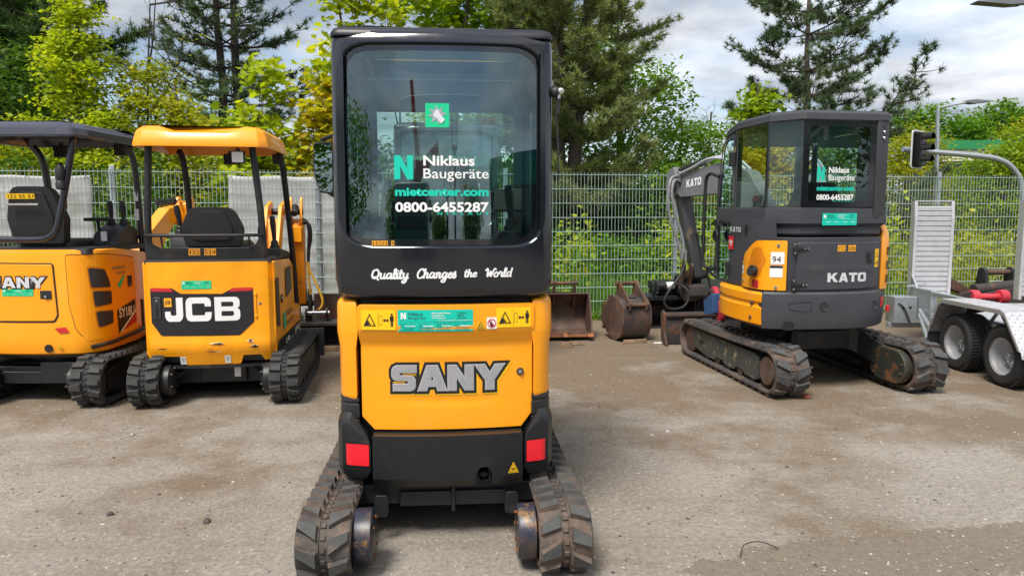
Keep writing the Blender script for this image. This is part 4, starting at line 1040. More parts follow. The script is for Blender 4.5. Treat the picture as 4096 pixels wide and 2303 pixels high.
grass('tall_grass', 'tall bright grass growing behind the fence', [(-.2, 4.5, .28, 2.0, .18, .50, 9000), (4.5, 10, .3, 3.0, .12, .45, 7000), (-9, -.2, .28, 1.8, .12, .4, 5000)], L_grass, 81)
grass('fence_weeds', 'low weeds along the foot of the fence', [(-6, 9, -.10, .22, .03, .14, 2600), (.6, 1.5, -.15, .2, .05, .2, 700)], L_green, 82)
# ------------------------------------------------------------------ the large mini excavator in the middle
def main_excavator(name, label, loc, rz, lettered=True):
    T = thing(name, label, 'excavator', loc, rz)
    bs = arc_surf(.22, .50, .05)                        # cab / upper body rear
    def body(x, z):
        rec = 0 if z > 1.01 else (.035 if z < .93 else .035 * (1.01 - z) / .08)
        return .02 + .22 * x * x + rec
    # tracks and undercarriage
    for sx in (-1, 1):
        xc = sx * .500
        rubber_track(T, xc - .113, xc + .113, -.405, 1.10, .305, .30, [rubber_dirty, rubber_top], flip=(sx > 0), pitch=.100, lug=.024)
        mb = MB(); mb.prism(rpoly([(-.28, .08), (.95, .08), (.97, .21), (-.05, .225), (-.28, .20)], .04), 'x', xc - .06, xc + .06)
        mb.build('track_frame', blackm, T, .006)
        xi = sx * .39
        mb = MB(); mb.lathe([(.08, 0), (.112, .0), (.118, .012), (.118, .075), (.10, .085)], (xi if sx < 0 else xi - .085, -.215, .16), 'x', 28)
        d = mb.build('final_drive', worn('final_drive_paint' + str(sx), (.016, .02, .035), (.22, .11, .035), .55, 9, .4, dust=(.20, .115, .05), dust_amt=.55), T, ang=30)
        for k in range(8):
            a = R(45 * k); xx = xi + sx * -.086; mb = MB()
            mb.cyl((xx, -.215 + .085 * math.cos(a), .16 + .085 * math.sin(a)), (xx + sx * -.004, -.215 + .085 * math.cos(a), .16 + .085 * math.sin(a)), .008, 6)
            mb.build('bolt', rustlight, d)
        # lashing eye plate
        pl = rpoly([(sx * .27, .13), (sx * .335, .13), (sx * .335, .235), (sx * .27, .235)], .02)
        panel('lashing_plate', pl, lambda x, z: .04, .015, blackm, T, None, None, .003)
        for q in (.1, .45, .8):
            w = MB(); w.cyl((xc - .05, q, .085), (xc + .05, q, .085), .04, 16); w.build('roller', rustdark, T)
        w = MB(); w.cyl((xc - .05, .94, .15), (xc + .05, .94, .15), .10, 24); w.build('idler', rustdark, T)
    mb = MB(); mb.bx(-.44, .44, .10, .19, .17, .265); mb.bx(-.22, .28, .075, .10, .165, .235); mb.bx(-.40, .40, .25, .60, .20, .30); mb.box((.03, .085, .2), (.02, .05, .12)); mb.lathe([(.26, 0), (.26, .09)], (0, .5, .29), 'z', 32)
    mb.build('cross_frame', blackm, T, .006)
    # counterweight: centre block with exhaust notch, two corner blocks
    cwf = lambda x, z: -.015 + .24 * x * x + (.05 * max(0, (.33 - z) / .06) ** 2)
    zb = .272
    out = rpoly([(-.335, zb), (.135, zb), (.135, .345), (.155, .375), (.19, .375), (.21, .345), (.21, zb), (.352, zb), (.352, .528), (-.335, .528)], [.02, 0, .02, .02, .02, .02, 0, .02, .006, .006])
    cw = panel('counterweight', out, cwf, .22, blackc, T, .05, .06, .007, 3)
    mb = MB(); mb.bx(.12, .225, .10, .2, .265, .40); mb.build('exhaust_notch_shade', blk, T)  # black box behind the notch, painted to stand for the shade inside
    mb = MB(); mb.tube([(.172, .14, .325), (.172, .045, .325), (.172, .015, .32)], .024, 16, caps=False); mb.tube([(.172, .14, .325), (.172, .05, .325)], .020, 16); mb.build('exhaust_pipe', blackm, T)
    for sx in (-1, 1):
        xi = -.343 if sx < 0 else .360
        o = [(xi, .24), (xi, .24 * xi * xi - .018), (sx * .44, .036), (sx * .475, .052), (sx * .497, .09), (sx * .505, .15), (sx * .507, .35), (sx * .507, .80), (sx * .46, .80)]
        zin, zout = .535, .625
        top = lambda x, y, a=zin, b=zout, s=sx: a + (b - a) * min(1, max(0, (abs(x) - .34) / .10)) if y < .3 else b
        bot = lambda x, y: .285
        mb = MB(); mb.plan(o, [(lambda x, y: .302, .055), (lambda x, y: .322, .022), (lambda x, y: .365, 0), (lambda x, y: top(x, y) - .06, 0), (lambda x, y: top(x, y) - .035, .006), (top, .030)])
        c = mb.build('counterweight_corner', blackc, T, ang=28)
        # grooved filler between counterweight and orange pillar
        o2 = [(sx * .398, .24), (sx * .398, .075), (sx * .44, .082), (sx * .478, .107), (sx * .493, .16), (sx * .494, .80), (sx * .44, .80)]
        mb = MB(); mb.plan(o2, [(.56, 0), (.585, 0), (.588, .006), (.594, .006), (.597, 0), (.655, 0), (.66, .007), (.668, .007), (.672, 0), (.69, .002)])
        mb.build('corner_filler', blackpl, T)
        # orange pillar wrapping into the side
        o3 = [(sx * .405, .30), (sx * .405, .072), (sx * .44, .080), (sx * .474, .105), (sx * .492, .155), (sx * .497, .24), (sx * .497, 1.15), (sx * .44, 1.15)]
        mb = MB(); mb.plan(o3, [(.678, .012), (.684, .004), (.70, .001), (.92, .002), (.985, -.008), (1.0, -.008), (1.115, -.006), (1.13, -.002), (1.14, .012)])
        mb.build('side_panel', orange, T, ang=45)
        # reflector
        rx = (-.456, -.350) if sx < 0 else (.370, .478)
        def cs(x, z): return .010 + (abs(x) - .343) * .268 + max(0, abs(x) - .44) * .45
        rf = shape('reflector', [rrect(rx[0], rx[1], .388, .488, .008, 3)], red, T, cs, .005, step=.02)
    # orange rear door
    od = rpoly([(-.396, 1.122), (-.396, 1.0), (-.386, .93), (-.386, .600), (-.330, .538), (.350, .538), (.402, .605), (.402, .93), (.408, 1.0), (.408, 1.122)], [.02, .02, .02, .012, .008, .008, .012, .02, .02, .02], 4)
    def doorsurf(x, z):
        y = body(x, z)
        for zc, s in ((.885, 1), (.672, -1)):            # two shallow pressed lines
            zz = zc + .06 * x * x
            if abs(x) < .27 and abs(z - zz) < .03: y -= .006 * (1 - abs(x) / .27) ** .4 * max(0, 1 - abs(z - zz) / .03) * s
        return y
    door = panel('engine_door', od, doorsurf, .05, orange, T, .05, .016, .010, 3)
    if lettered:
        lp = fit_loops(logo_loops('SANY', slant=0, adv=(.07, .06, .13, 0)), (-.245, .272, .722, .840))
        for q, l in enumerate(l_ for l_ in lp if len(l_) > 4):
            l = [p for p in l]
            shape('logo_glow', [[(p[0] + .007, p[1] - .008) for p in l]], ylw, door, doorsurf, .0012 + .0003 * q, grow=.014, step=.04)
            shape('logo_outline', [l], blk, door, doorsurf, .0030 + .0003 * q, grow=.015, step=.04)
        for q, ch in enumerate('SANY'):
            k0 = [0, 1, 3, 4][q]; ls = lp[k0:k0 + (2 if ch == 'A' else 1)]
            shape('logo_rim', ls, silverlt, door, doorsurf, .0058, grow=.0024, step=.04)
            shape('logo_letter', ls, silver, door, doorsurf, .0078, step=.04)
        mb = MB(); mb.lathe([(.017, 0), (.017, -.008), (.013, -.010)], (.345, body(.345, .80) + .002, .80), 'y', 20); l = mb.build('door_lock', blackpl, door)
        mb = MB(); mb.lathe([(.010, -.009), (.010, -.0125), (.006, -.013)], (.345, body(.345, .80), .80), 'y', 16); mb.build('key_barrel', steel, l)
        warning_sticker(T, (-.378, -.222, 1.008, 1.100), lambda x, z: body(x, z))
        warning_sticker(T, (.232, .392, 1.014, 1.105), lambda x, z: body(x, z), skew=.0)
        company_sticker(T, (-.212, .126, 1.000, 1.100), lambda x, z: body(x, z))
        st = shape('hot_surface_sticker', [rpoly([(.138, 1.008), (.184, 1.008), (.161, 1.050)], .003)], ylw, T, body, .002)
        shape('pictogram', tri_ring(.161, 1.012, .036, .032, .002) + [[(.153, 1.016), (.169, 1.016), (.169, 1.0175), (.153, 1.0175)]] + [[(q, 1.020), (q + .002, 1.020), (q + .003, 1.030), (q + .001, 1.030)] for q in (.155, .160, .165)], blk, st, body, .0035)
        st = shape('no_flame_sticker', [rrect(.188, .234, 1.008, 1.062, .002)], white, T, body, .002)
        cx, cz = .211, 1.035
        shape('pictogram', [[(cx - .006, cz - .014), (cx + .004, cz - .016), (cx + .008, cz - .004), (cx + .001, cz + .004), (cx - .002, cz + .012), (cx - .010, cz)]], blk, st, body, .003)
        shape('prohibition_ring', [circ(cx, cz, .020, 24), circ(cx, cz, .016, 24)], redp, st, body, .0036)
        shape('prohibition_bar', [[(cx - .013, cz + .010), (cx - .010, cz + .013), (cx + .013, cz - .010), (cx + .010, cz - .013)]], redp, st, body, .0040)
        st = shape('hazard_triangle', [rpoly([(.283, .340), (.333, .340), (.308, .393)], .003)], ylw, T, cwf, .003)
        shape('pictogram', tri_ring(.308, .344, .040, .042, .0022) + [[(.300, .352), (.303, .350), (.308, .355), (.313, .350), (.316, .352), (.311, .358), (.315, .363), (.312, .366), (.308, .361), (.304, .366), (.301, .363), (.305, .358)]], blk, st, cwf, .0045)
    # dark core so nothing shows through the gaps
    mb = MB(); mb.plan([(-.39, .14), (.395, .14), (.45, .2), (.45, 1.12), (-.45, 1.12), (-.45, .2)], [(.31, 0), (1.135, 0)]); mb.build('machine_deck', blackm, T)
    # ---- cab
    hole = (-.462, .452, 1.382, 2.272, .150)
    out0 = (-.493, .493, 1.152, 2.330, .065)
    g = lambda r, d, rr=0: (r[0] + d, r[1] - d, r[2] + d, r[3] - d, max(.005, r[4] - d + rr))
    def ysf(x, z): return .21 * x * x + .03 * max(0, z - 1.4)
    ring('cab_rear_frame', [g(hole, .012), g(hole, .004), g(hole, -.004), g(out0, .06), g(out0, .028), g(out0, .008), out0, out0], [.060, .012, 0, 0, .004, .018, .05, .16], ysf, blackp, T, (-.004, 1.80), 88)
    # rear pane: frit border and clear field
    gsf = lambda x, z: ysf(x, z) + .028
    ring('window_frit', [g(hole, .008), g(hole, .034)], [0, 0], gsf, paint('black_frit' + name, (.008, .009, .012), .05, var=.05, coat=1), T, (-.004, 1.80), 72)
    rw = panel('rear_window', rrect(*g(hole, .034)[:4], .116, 8), gsf, 0, glass, T, .08, .1)
    if lettered:
        window_sticker(T, (-.222, .206, 1.520, 1.792), gsf, .004)
        st = shape('star_sticker', [rrect(-.078, .026, 1.908, 2.012, .002)], tealg, T, gsf, .004)
        cx, cz = -.026, 1.962
        star = []
        for i in range(16):
            rr = .044 if i % 2 == 0 else .022; a = R(90 + i * 22.5 + 8); star.append((cx + rr * math.cos(a), cz + rr * math.sin(a)))
        shape('star', [star], silver, st, gsf, .0055)
        shape('hand', [rpoly([(cx - .006, cz + .020), (cx + .004, cz + .026), (cx + .010, cz + .008), (cx + .034, cz - .022), (cx + .016, cz - .040), (cx + .002, cz - .018), (cx - .012, cz - .010), (cx - .018, cz + .002)], .004)], silverlt, st, gsf, .007)
        st = shape('caution_label', [rrect(.165, .232, 1.922, 1.955, .003)], amber, T, gsf, -.004)
        shape('pictogram', tri_ring(.182, 1.927, .024, .022, .002) + [circ(.215, 1.935, .009, 14), circ(.215, 1.935, .005, 14)], blk, st, gsf, -.0025)
        number_tiles(T, '15205 9', (-.322, -.222, 1.388, 1.410), lambda x, z: ysf(x, z) + .028, .004)
        for wd, b in (('Quality', (-.325, -.157, 1.221, 1.289)), ('Changes', (-.123, .053, 1.224, 1.289)), ('the', (.087, .146, 1.247, 1.285)), ('World', (.180, .308, 1.245, 1.290))): script('slogan_word', wd, b, white, T, ysf, .003)
    # sides, roof, front of the cab
    for sx in (-1, 1):
        X = sx * .489
        mb = MB(); mb.bx(X - .004, X + .004, .158, 1.20, 1.152, 1.30); mb.bx(X - sx * .02 - .02, X - sx * .02 + .02, .155, .21, 1.152, 2.29); mb.bx(X - sx * .02 - .02, X - sx * .02 + .02, 1.14, 1.20, 1.30, 2.20); mb.bx(X - sx * .02 - .018, X - sx * .02 + .018, .62, .66, 1.30, 2.24); mb.bx(X - sx * .02 - .02, X - sx * .02 + .02, .18, 1.2, 2.20, 2.29)
        mb.build('side_frame', blackp, T, .004)
        mb = MB(); mb.bx(X - .003, X + .003, .21, 1.14, 1.30, 2.20); mb.build('side_window', glass, T)
    mb = MB()
    lv = [(2.300, 0), (2.31, -.001), (2.332, .012), (2.348, .05), (2.356, .16)]
    pl = rpoly([(-.492, .06), (.492, .06), (.485, .56), (-.485, .56)], .05, 4)
    mb.plan(pl, lv); mb.build('roof', blackr, T, ang=50)
    mb = MB(); mb.plan(rrect(-.46, .46, .08, .54, .03), [(2.292, 0), (2.30, 0)]); mb.build('roof_lining', headliner, T)
    mb = MB()                                            # sloping roof window frame and front frame
    for sx in (-1, 1): mb.prism([(.50, 2.345), (1.20, 2.275), (1.20, 2.22), (.50, 2.28)], 'x', sx * .40, sx * .485)
    mb.prism([(1.17, 2.282), (1.22, 2.27), (1.22, 2.12), (1.18, 2.12)], 'x', -.485, .485)
    for sx in (-1, 1): mb.prism([(1.18, 2.12), (1.22, 2.12), (1.26, 1.2), (1.22, 1.2)], 'x', sx * .405, sx * .47)
    mb.prism([(1.21, 1.32), (1.26, 1.32), (1.26, 1.15), (1.21, 1.15)], 'x', -.47, .47)
    mb.prism([(1.205, 1.66), (1.225, 1.66), (1.225, 1.645), (1.205, 1.645)], 'x', -.405, .405)
    mb.build('cab_front_frame', greyp, T, .006)
    mb = MB(); mb.add([(-.40, .55, 2.335), (.40, .55, 2.335), (.40, 1.18, 2.272), (-.40, 1.18, 2.272)], [(0, 1, 2, 3)]); mb.build('roof_window', glass_mat('clear_glass_' + name, (.8, .9, .88)), T, recalc=False)
    mb = MB(); mb.add([(-.405, 1.20, 2.12), (.405, 1.20, 2.12), (.405, 1.235, 1.32), (-.405, 1.235, 1.32)], [(0, 1, 2, 3)]); mb.build('windscreen', MATS['clear_glass_' + name], T, recalc=False)
    mb = MB(); mb.cyl((-.44, .55, 2.20), (.44, .55, 2.20), .006, 8); mb.build('blind_rod', steel, T)
    mb = MB(); mb.tube(smooth_line([(-.27, 1.17, 2.18), (-.2, 1.165, 2.205), (0, 1.16, 2.215), (.2, 1.165, 2.21)], 5), .008, 8); mb.build('wiper_arm', blackpl, T)
    # inside
    mb = MB(); mb.plan(rrect(-.45, .45, .10, 1.18, .03), [(1.14, 0), (1.16, 0)]); mb.bx(-.44, .44, .12, .34, 1.16, 1.40); mb.build('cab_floor', greyd, T, .01)
    seat(T, -.045, .50, 1.38, .50, .41)
    for sx in (-1, 1):
        mb = MB(); mb.plan(rrect(sx * .34 - .075, sx * .34 + .075, .55, .95, .03), [(1.16, 0), (1.40, 0), (1.43, .02)]); mb.build('side_console', greyd, T, ang=50)
    lever(T, -.345, .80, 1.40, .31, tilt=.04)
    lever(T, .36, .80, 1.40, .28, tilt=-.02)
    mb = MB(); mb.box((.36, 1.02, 1.60), (.17, .04, .13), (-15, 0, -20)); mb.tube([(.38, 1.03, 1.42), (.37, 1.03, 1.56)], .012); mb.build('monitor', blackpl, T, .01)
    mb = MB(); mb.box((.15, 1.14, 1.52), (.10, .012, .36)); mb.build('hazard_board', white, T)
    for k in range(4):
        mb = MB(); mb.box((.15, 1.133, 1.39 + .09 * k), (.10, .004, .04), (0, 25, 0)); mb.build('hazard_stripe', redp, T)
    # mirror with bracket, aerial
    mb = MB(); mb.tube(smooth_line([(-.47, 1.12, 2.02), (-.56, 1.10, 2.00), (-.64, 1.02, 1.96), (-.68, .93, 1.93)], 5), .011, 8); mi = mb.build('mirror_bracket', blackm, T); mb = MB(); mb.tube(smooth_line([(-.47, 1.12, 1.60), (-.56, 1.08, 1.60), (-.64, .98, 1.63), (-.67, .93, 1.66)], 5), .011, 8)
    mb.build('mirror_bracket', blackm, T)
    mo = rpoly([(-.728, 1.915), (-.622, 1.925), (-.622, 1.632), (-.700, 1.640), (-.728, 1.75)], .022, 4)
    ms = lambda x, z: .93 + (x + .67) * .36
    panel('mirror_housing', mo, ms, .045, blackpl, mi, .05, .08, .012, 3)
    c = (sum(p[0] for p in mo) / len(mo), sum(p[1] for p in mo) / len(mo))
    panel('mirror_glass', [(c[0] + (p[0] - c[0]) * .86, c[1] + (p[1] - c[1]) * .93) for p in mo], lambda x, z: ms(x, z) - .0025, 0, mirrorm, mi, .05)
    mb = MB(); mb.ball((.506, .10, 2.075), .026, 8); mb.cyl((.51, .10, 2.01), (.523, .10, 1.72), .0045, 8); mb.cyl((.516, .10, 2.05), (.518, .10, 1.98), .009, 8); a = mb.build('aerial', blackpl, T)
    mb = MB(); mb.ball((.527, .085, 2.078), .016, 8); mb.cyl((.522, .09, 2.075), (.520, .09, 2.045), .007, 8); mb.build('aerial_joint', chrome, a)
    # boom, arm, bucket and blade ahead of the cab
    mb = MB(); mb.prism(rpoly([(1.28, .42), (1.42, .42), (1.70, .85), (2.35, 1.10), (2.35, 1.25), (1.60, 1.05), (1.36, .8)], .05), 'x', -.06, .06); mb.build('boom', orange, T, .006)
    mb = MB(); mb.prism(rpoly([(2.26, 1.28), (2.42, 1.24), (2.16, .70), (2.06, .70)], .03), 'x', -.05, .05); mb.build('dipper_arm', orange, T, .006)
    mb, pr = bucket_mesh(.45, rustdark, T, size=.42); o = mb.build('bucket', rustdark, T); o.location = (0, 1.9, .42)
    mb = MB(); mb.prism([(1.42, .02), (1.46, .02), (1.47, .28), (1.42, .28), (1.40, .15)], 'x', -.62, .62)
    for sx in (-1, 1): mb.prism([(.75, .16), (1.42, .1), (1.42, .2), (.75, .24)], 'x', sx * .25 - .03, sx * .25 + .03)
    mb.build('dozer_blade', rustdark, T, .004)
    mb = MB(); mb.prism([(1.12, .30), (1.34, .32), (1.36, .62), (1.12, .95)], 'x', -.12, .12); mb.build('swing_bracket', orange, T, .01)
    return T
main_excavator('mini_excavator', 'large black cabbed mini excavator with orange rear door seen from behind, nearest the camera', (-.30, 3.27, 0), 4.5)
def plane_xf(o, u, v, off=0):
    o, u, v = Vector(o), Vector(u).normalized(), Vector(v).normalized(); n = u.cross(v)
    return lambda a, b: o + u * a + v * b + n * off
def tubes(name, pts, r, mat, parent, n=10, sub=5):
    mb = MB(); mb.tube(smooth_line(pts, sub) if len(pts) > 2 else pts, r, n); return mb.build(name, mat, parent)
def work_light(parent, x, y, z, s=.05, face=-1, lens=True, rz=0):
    mb = MB(); mb.box((x, y, z), (s * 2, s * .9, s * 1.9), (8, 0, rz)); mb.box((x, y, z + s * 1.15), (s * .5, s * .4, s * .6))
    for k in range(5): mb.box((x - s * .8 + k * s * .4, y - face * s * .55, z), (s * .12, s * .3, s * 1.7), (8, 0, rz))
    o = mb.build('work_light', blackpl, parent, .006)
    if lens:
        q = MB(); q.box((x, y + face * s * .46, z), (s * 1.7, s * .06, s * 1.6), (8, 0, rz)); q.build('lens', lampglass, o, .004)
    return o
def under(T, xs, tw, y0, y1, h, mats, pitch=.09, drive_in=True, lug=.022, framemat=None, inner=False, dmat=None, skew=.2, fill=.62, xoff=0, dr=None):
    for sx in (-1, 1):
        xc = xoff + sx * xs
        rubber_track(T, xc - tw / 2, xc + tw / 2, y0, y1, h, h * .97, mats, pitch=pitch, lug=lug, flip=sx > 0, inner=inner, skew=skew, fill=fill)
        r = h / 2 - lug - .03
        mb = MB()
        a, b = y0 + h * .55, y1 - h * .5
        mb.prism(rpoly([(a, h * .30), (a + .10, h * .24), (b - .08, h * .24), (b, h * .34), (b - .02, h * .68), (a + .1, h * .74), (a, h * .68)], .02), 'x', xc - tw * .36, xc + tw * .36)
        mb.build('track_frame', framemat or blackm, T, .006)
        for q in (.2, .4, .6, .8):
            w = MB(); w.cyl((xc - tw * .3, a + (b - a) * q, h * .2), (xc + tw * .3, a + (b - a) * q, h * .2), h * .11, 14); w.build('roller', rustdark, T)
        w = MB(); w.lathe([(r * .4, -.07), (r * .95, -.06), (r, -.02), (r, .02), (r * .95, .06), (r * .4, .07)], (xc, y1 - h / 2, h / 2), 'x', 24); w.build('idler', rustdark, T)
        w = MB(); w.lathe([(r * .3, -.06), (r * .93, -.04), (r * .93, .04), (r * .3, .06)], (xc, y0 + h / 2, h / 2), 'x', 24); w.build('sprocket', rustdark, T)
        dd = dr or r * .82
        xi = xc - sx * tw * .5
        w = MB(); w.lathe([(dd * .6, -.05), (dd, -.04), (dd, .05), (dd * .7, .07)] if sx < 0 else [(dd * .7, -.07), (dd, -.05), (dd, .04), (dd * .6, .05)], (xi, y0 + h / 2, h / 2), 'x', 24)
        d = w.build('final_drive', dmat or blackm, T, ang=30)
        for k in range(6):
            an = R(60 * k + 20); xx = xi - sx * .05; w = MB()
            w.cyl((xx, y0 + h / 2 + dd * .78 * math.cos(an), h / 2 + dd * .78 * math.sin(an)), (xx - sx * .026, y0 + h / 2 + dd * .78 * math.cos(an), h / 2 + dd * .78 * math.sin(an)), .009, 6)
            w.build('bolt', rustdark, d)
# ------------------------------------------------------------------ orange canopy excavator (black decal, chipped paint)
def jcb():
    T = thing('canopy_excavator', 'orange mini excavator with orange plastic canopy and big white letters on a black rear panel', 'excavator', (-2.345, 5.80, 0), 8.5)
    under(T, .525, .235, -.20, 1.42, .40, [rubber_dark, rubber_darktop], .078, skew=.05, fill=.72)
    mb = MB(); mb.prism([(-.45, .12), (.45, .12), (.45, .22), (.2, .30), (-.2, .30), (-.45, .22)], 'y', .22, .9); mb.lathe([(.28, 0), (.28, .1)], (0, .55, .26), 'z', 28); mb.bx(-.18, .18, .16, .24, .14, .30)
    mb.build('cross_frame', blackm, T, .008)
    for pts in ([(.30, .2, .27), (.38, .15, .22), (.43, .10, .20)], [(-.26, .2, .28), (-.36, .12, .20), (-.42, .05, .17)], [(.22, .18, .28), (.34, .10, .19), (.44, .08, .18)]):
        tubes('hose', pts, .016, blackpl, T)
    mb = MB(); mb.bx(.085, .135, .154, .158, .18, .27); mb.build('lashing_label', white, T)
    cx = -.06
    sf = lambda x, z: arc_surf(.13, .50, .07)(x - cx, z) + (.03 * max(0, (.42 - z) / .1) if z < .42 else 0) - (.018 if .43 < z < .52 else 0) * min(1, (z - .43) / .03, (.52 - z) / .03)
    XL, XR = cx - .497, cx + .497
    out = rpoly([(XL, .40), (XL + .03, .335), (XL + .10, .335), (XL + .12, .385), (XL + .27, .385), (XL + .30, .31), (XL + .72, .31), (XL + .745, .385), (XL + .88, .385), (XL + .91, .335), (XR - .03, .34), (XR, .36), (XR, 1.135), (XL, 1.135)], [.01, .02, .01, .015, .015, .02, .02, .015, .015, .01, .02, .01, .03, .03], 3)
    rc = panel('rear_cover', out, sf, .07, orange2, T, .04, .05, .012, 3)
    mb = MB(); mb.plan([(XL + .06, .08), (XR - .06, .08), (XR - .02, .2), (XR - .02, 1.4), (XL + .02, 1.4), (XL + .02, .2)], [(.30, .03), (.33, 0), (1.10, 0), (1.12, .02)]); mb.build('machine_deck', blackm, T)
    mb = MB(); mb.plan([(XL + .01, .10), (cx - .3, .03), (cx, .015), (cx + .3, .03), (XR - .01, .10), (XR, .3), (XR, 1.45), (XL, 1.45), (XL, .3)], [(.285, 0), (.306, 0)]); mb.build('skirt_edge', blackm, T)
    for sx, X in ((-1, XL), (1, XR)):
        o = rpoly([(.07, .345), (1.50, .28), (1.52, .60), (1.14, .66), (1.10, 1.03), (.92, 1.10), (.07, 1.135)], [.01, .02, .02, .02, .05, .05, .02])
        mb = MB(); mb.prism(o, 'x', X - sx * .05, X + sx * .003); mb.build('side_cover', orange2, T, .008)
    # decal on the rear cover
    d = rpoly([(-.495, .935), (-.495, .66), (-.425, .555), (.168, .548), (.282, .655), (.282, .930), (.125, .925), (.05, .884), (-.265, .888), (-.33, .932)], [.015, .02, .02, .02, .02, .015, .01, .03, .03, .01], 3)
    dec = shape('black_decal', [d], blackp, rc, sf, .004, step=.04)
    shape('red_flash', [[(-.488, .933), (-.488, .908), (-.318, .904), (-.342, .933)]], redp, dec, sf, .007)
    shape('red_flash', [[(.276, .930), (.276, .905), (.098, .899), (.128, .928)]], redp, dec, sf, .007)
    lp = logo_loops('JCB', gap=.16)
    shape('lettering', fit_loops(lp, (-.388, .180, .668, .858)), white, dec, sf, .007, step=.05)
    bd = shape('badge', [rrect(-.392, -.335, .785, .855, .004)], ylw2, dec, sf, .009)
    text('lettering', 'JCB', (-.384, -.344, .80, .835), blk, bd, sf, .0105, bold=.03)
    panel('door_handle', rrect(-.478, -.416, .69, .862, .015), sf, .012, greyd, dec, None, None, .004, off=-.014)
    mb = MB(); mb.bx(-.458, -.436, sf(-.45, .75) - .018, sf(-.45, .75) - .015, .71, .80); mb.build('handle_slot', blk, dec)
    mb = MB(); mb.cyl((-.445, sf(-.445, .83) - .012, .835), (-.445, sf(-.445, .83) - .02, .835), .009, 12); mb.build('key_barrel', steel, dec)
    for zz in (.875, .70): mb = MB(); mb.bx(.288, .308, sf(.3, .8) - .012, sf(.3, .8) + .01, zz - .012, zz + .012); mb.build('hinge', orange2, rc, .003)
    mb = MB(); mb.bx(.293, .304, sf(.3, .8) - .008, sf(.3, .8) + .01, .71, .865); mb.build('hinge_pin', orange2, rc, .002)
    company_sticker(rc, (-.255, -.03, .924, .990), sf, .003, mat=tealg, fine=False)
    for x0, z0 in ((-.295, .318), (.045, .320)):
        st = shape('lashing_label', [rrect(x0, x0 + .045, z0, z0 + .065, .002)], white, rc, sf, .004)
        shape('pictogram', [circ(x0 + .022, z0 + .03, .009, 12), circ(x0 + .022, z0 + .03, .006, 12), [(x0 + .006, z0 + .046), (x0 + .039, z0 + .046), (x0 + .039, z0 + .050), (x0 + .006, z0 + .050)]], blk, st, sf, .0055)
    # scraped patches of bare metal on the lower rear
    rnd = random.Random(3)
    for (x, z, w, h) in ((.0, .488, .10, .018), (-.05, .43, .15, .030), (-.24, .432, .09, .024), (-.42, .452, .07, .010), (.25, .51, .05, .05), (.28, .455, .06, .035), (.33, .80, .03, .022), (-.33, .43, .03, .01)):
        n = 14; pale = [(x + w * .62 * math.cos(6.283 * i / n) * rnd.uniform(.7, 1.15), z + h * .62 * math.sin(6.283 * i / n) * rnd.uniform(.5, 1.2)) for i in range(n)]
        core = [(x + w * .05 + w * .42 * math.cos(6.283 * i / n) * rnd.uniform(.5, 1.1), z + h * .42 * math.sin(6.283 * i / n) * rnd.uniform(.4, 1.2)) for i in range(n)]
        c = shape('paint_chip', [pale], paint('primer%d' % int(x * 999 + 999), (.72, .46, .20), .6), rc, sf, .002); shape('rust_spot', [core], rustdark, c, sf, .0035)
    # right side decals
    S_ = lambda off: (lambda u, v: Vector((XR + .003 + off, u, v)))
    st = shape('side_vent', [rpoly([(.10, 1.0), (.24, .985), (.26, .575), (.11, .60)], .012)], greyd, T, xf=S_(.004), step=None)
    sw = shape('side_opening', [rpoly([(.60, 1.03), (.93, 1.035), (.93, .83), (.86, .80), (.60, .77)], .03)], blk, T, xf=S_(.004), step=None)
    mb = MB(); mb.cyl((XR, .37, .795), (XR + .014, .37, .795), .035, 18); q = mb.build('fuel_cap', blackpl, T); mb = MB(); mb.cyl((XR + .014, .37, .795), (XR + .02, .37, .795), .024, 16); mb.build('key_barrel', steel, q)
    sp = shape('side_stripe', [rpoly([(.06, .372), (.16, .47), (1.42, .455), (1.42, .31)], .012)], blk, T, xf=S_(.004), step=None)
    text('lettering', '19', (.52, .72, .365, .43), white, sp, bold=.03, xf=S_(.007), step=None); text('lettering', 'C-1', (.80, .95, .36, .395), white, sp, bold=.02, xf=S_(.007), step=None)
    shape('lettering', fit_loops(logo_loops('JCB', .16), (1.02, 1.36, .35, .435)), white, sp, xf=S_(.007), step=None)
    cs = shape('company_mark', fit_loops(logo_loops('N'), (.42, .56, .52, .66)), tealg, T, xf=S_(.004), step=None)
    text('lettering', 'Niklaus', (.60, .95, .605, .665), blackm, cs, xf=S_(.004), step=None); text('lettering', 'Baugeräte', (.60, 1.02, .515, .58), blackm, cs, xf=S_(.004), step=None)
    st = shape('warning_sticker', [rrect(.03, .10, .99, 1.10, .004)], ylw, T, xf=S_(.0042), step=None)
    # deck top, screen, rail
    mb = MB(); mb.plan(rrect(XL + .01, XR - .01, .03, 1.0, .05), [(1.125, 0), (1.15, .005), (1.155, .03)]); mb.build('deck_cover', blackpl, T)
    mb = MB(); mb.prism([(.45, 1.15), (1.0, 1.10), (1.0, 1.16), (.45, 1.22)], 'x', .22, XR - .01); mb.build('side_step', blackpl, T, .01)
    sc = rpoly([(-.525, 1.14), (.38, 1.14), (.365, 1.335), (.335, 1.335), (.30, 1.27), (.24, 1.245), (-.42, 1.245), (-.475, 1.27), (-.505, 1.335), (-.53, 1.335)], [.01, .01, .005, .01, .03, .05, .05, .03, .01, .005], 4)
    panel('rear_screen', sc, lambda x, z: .07 + .1 * (x - cx) ** 2, .012, blackm, T, .06, None, .004)
    tubes('guard_rail', [(-.53, .12, 1.34), (-.50, .04, 1.345), (-.3, .0, 1.345), (-.06, -.01, 1.345), (.2, .0, 1.345), (.33, .04, 1.345), (.37, .12, 1.34)], .014, blackm, T)
    for xx in (-.40, .26): tubes('rail_stay', [(xx, .03, 1.345), (xx, .07, 1.25)], .008, blackm, T, 6)
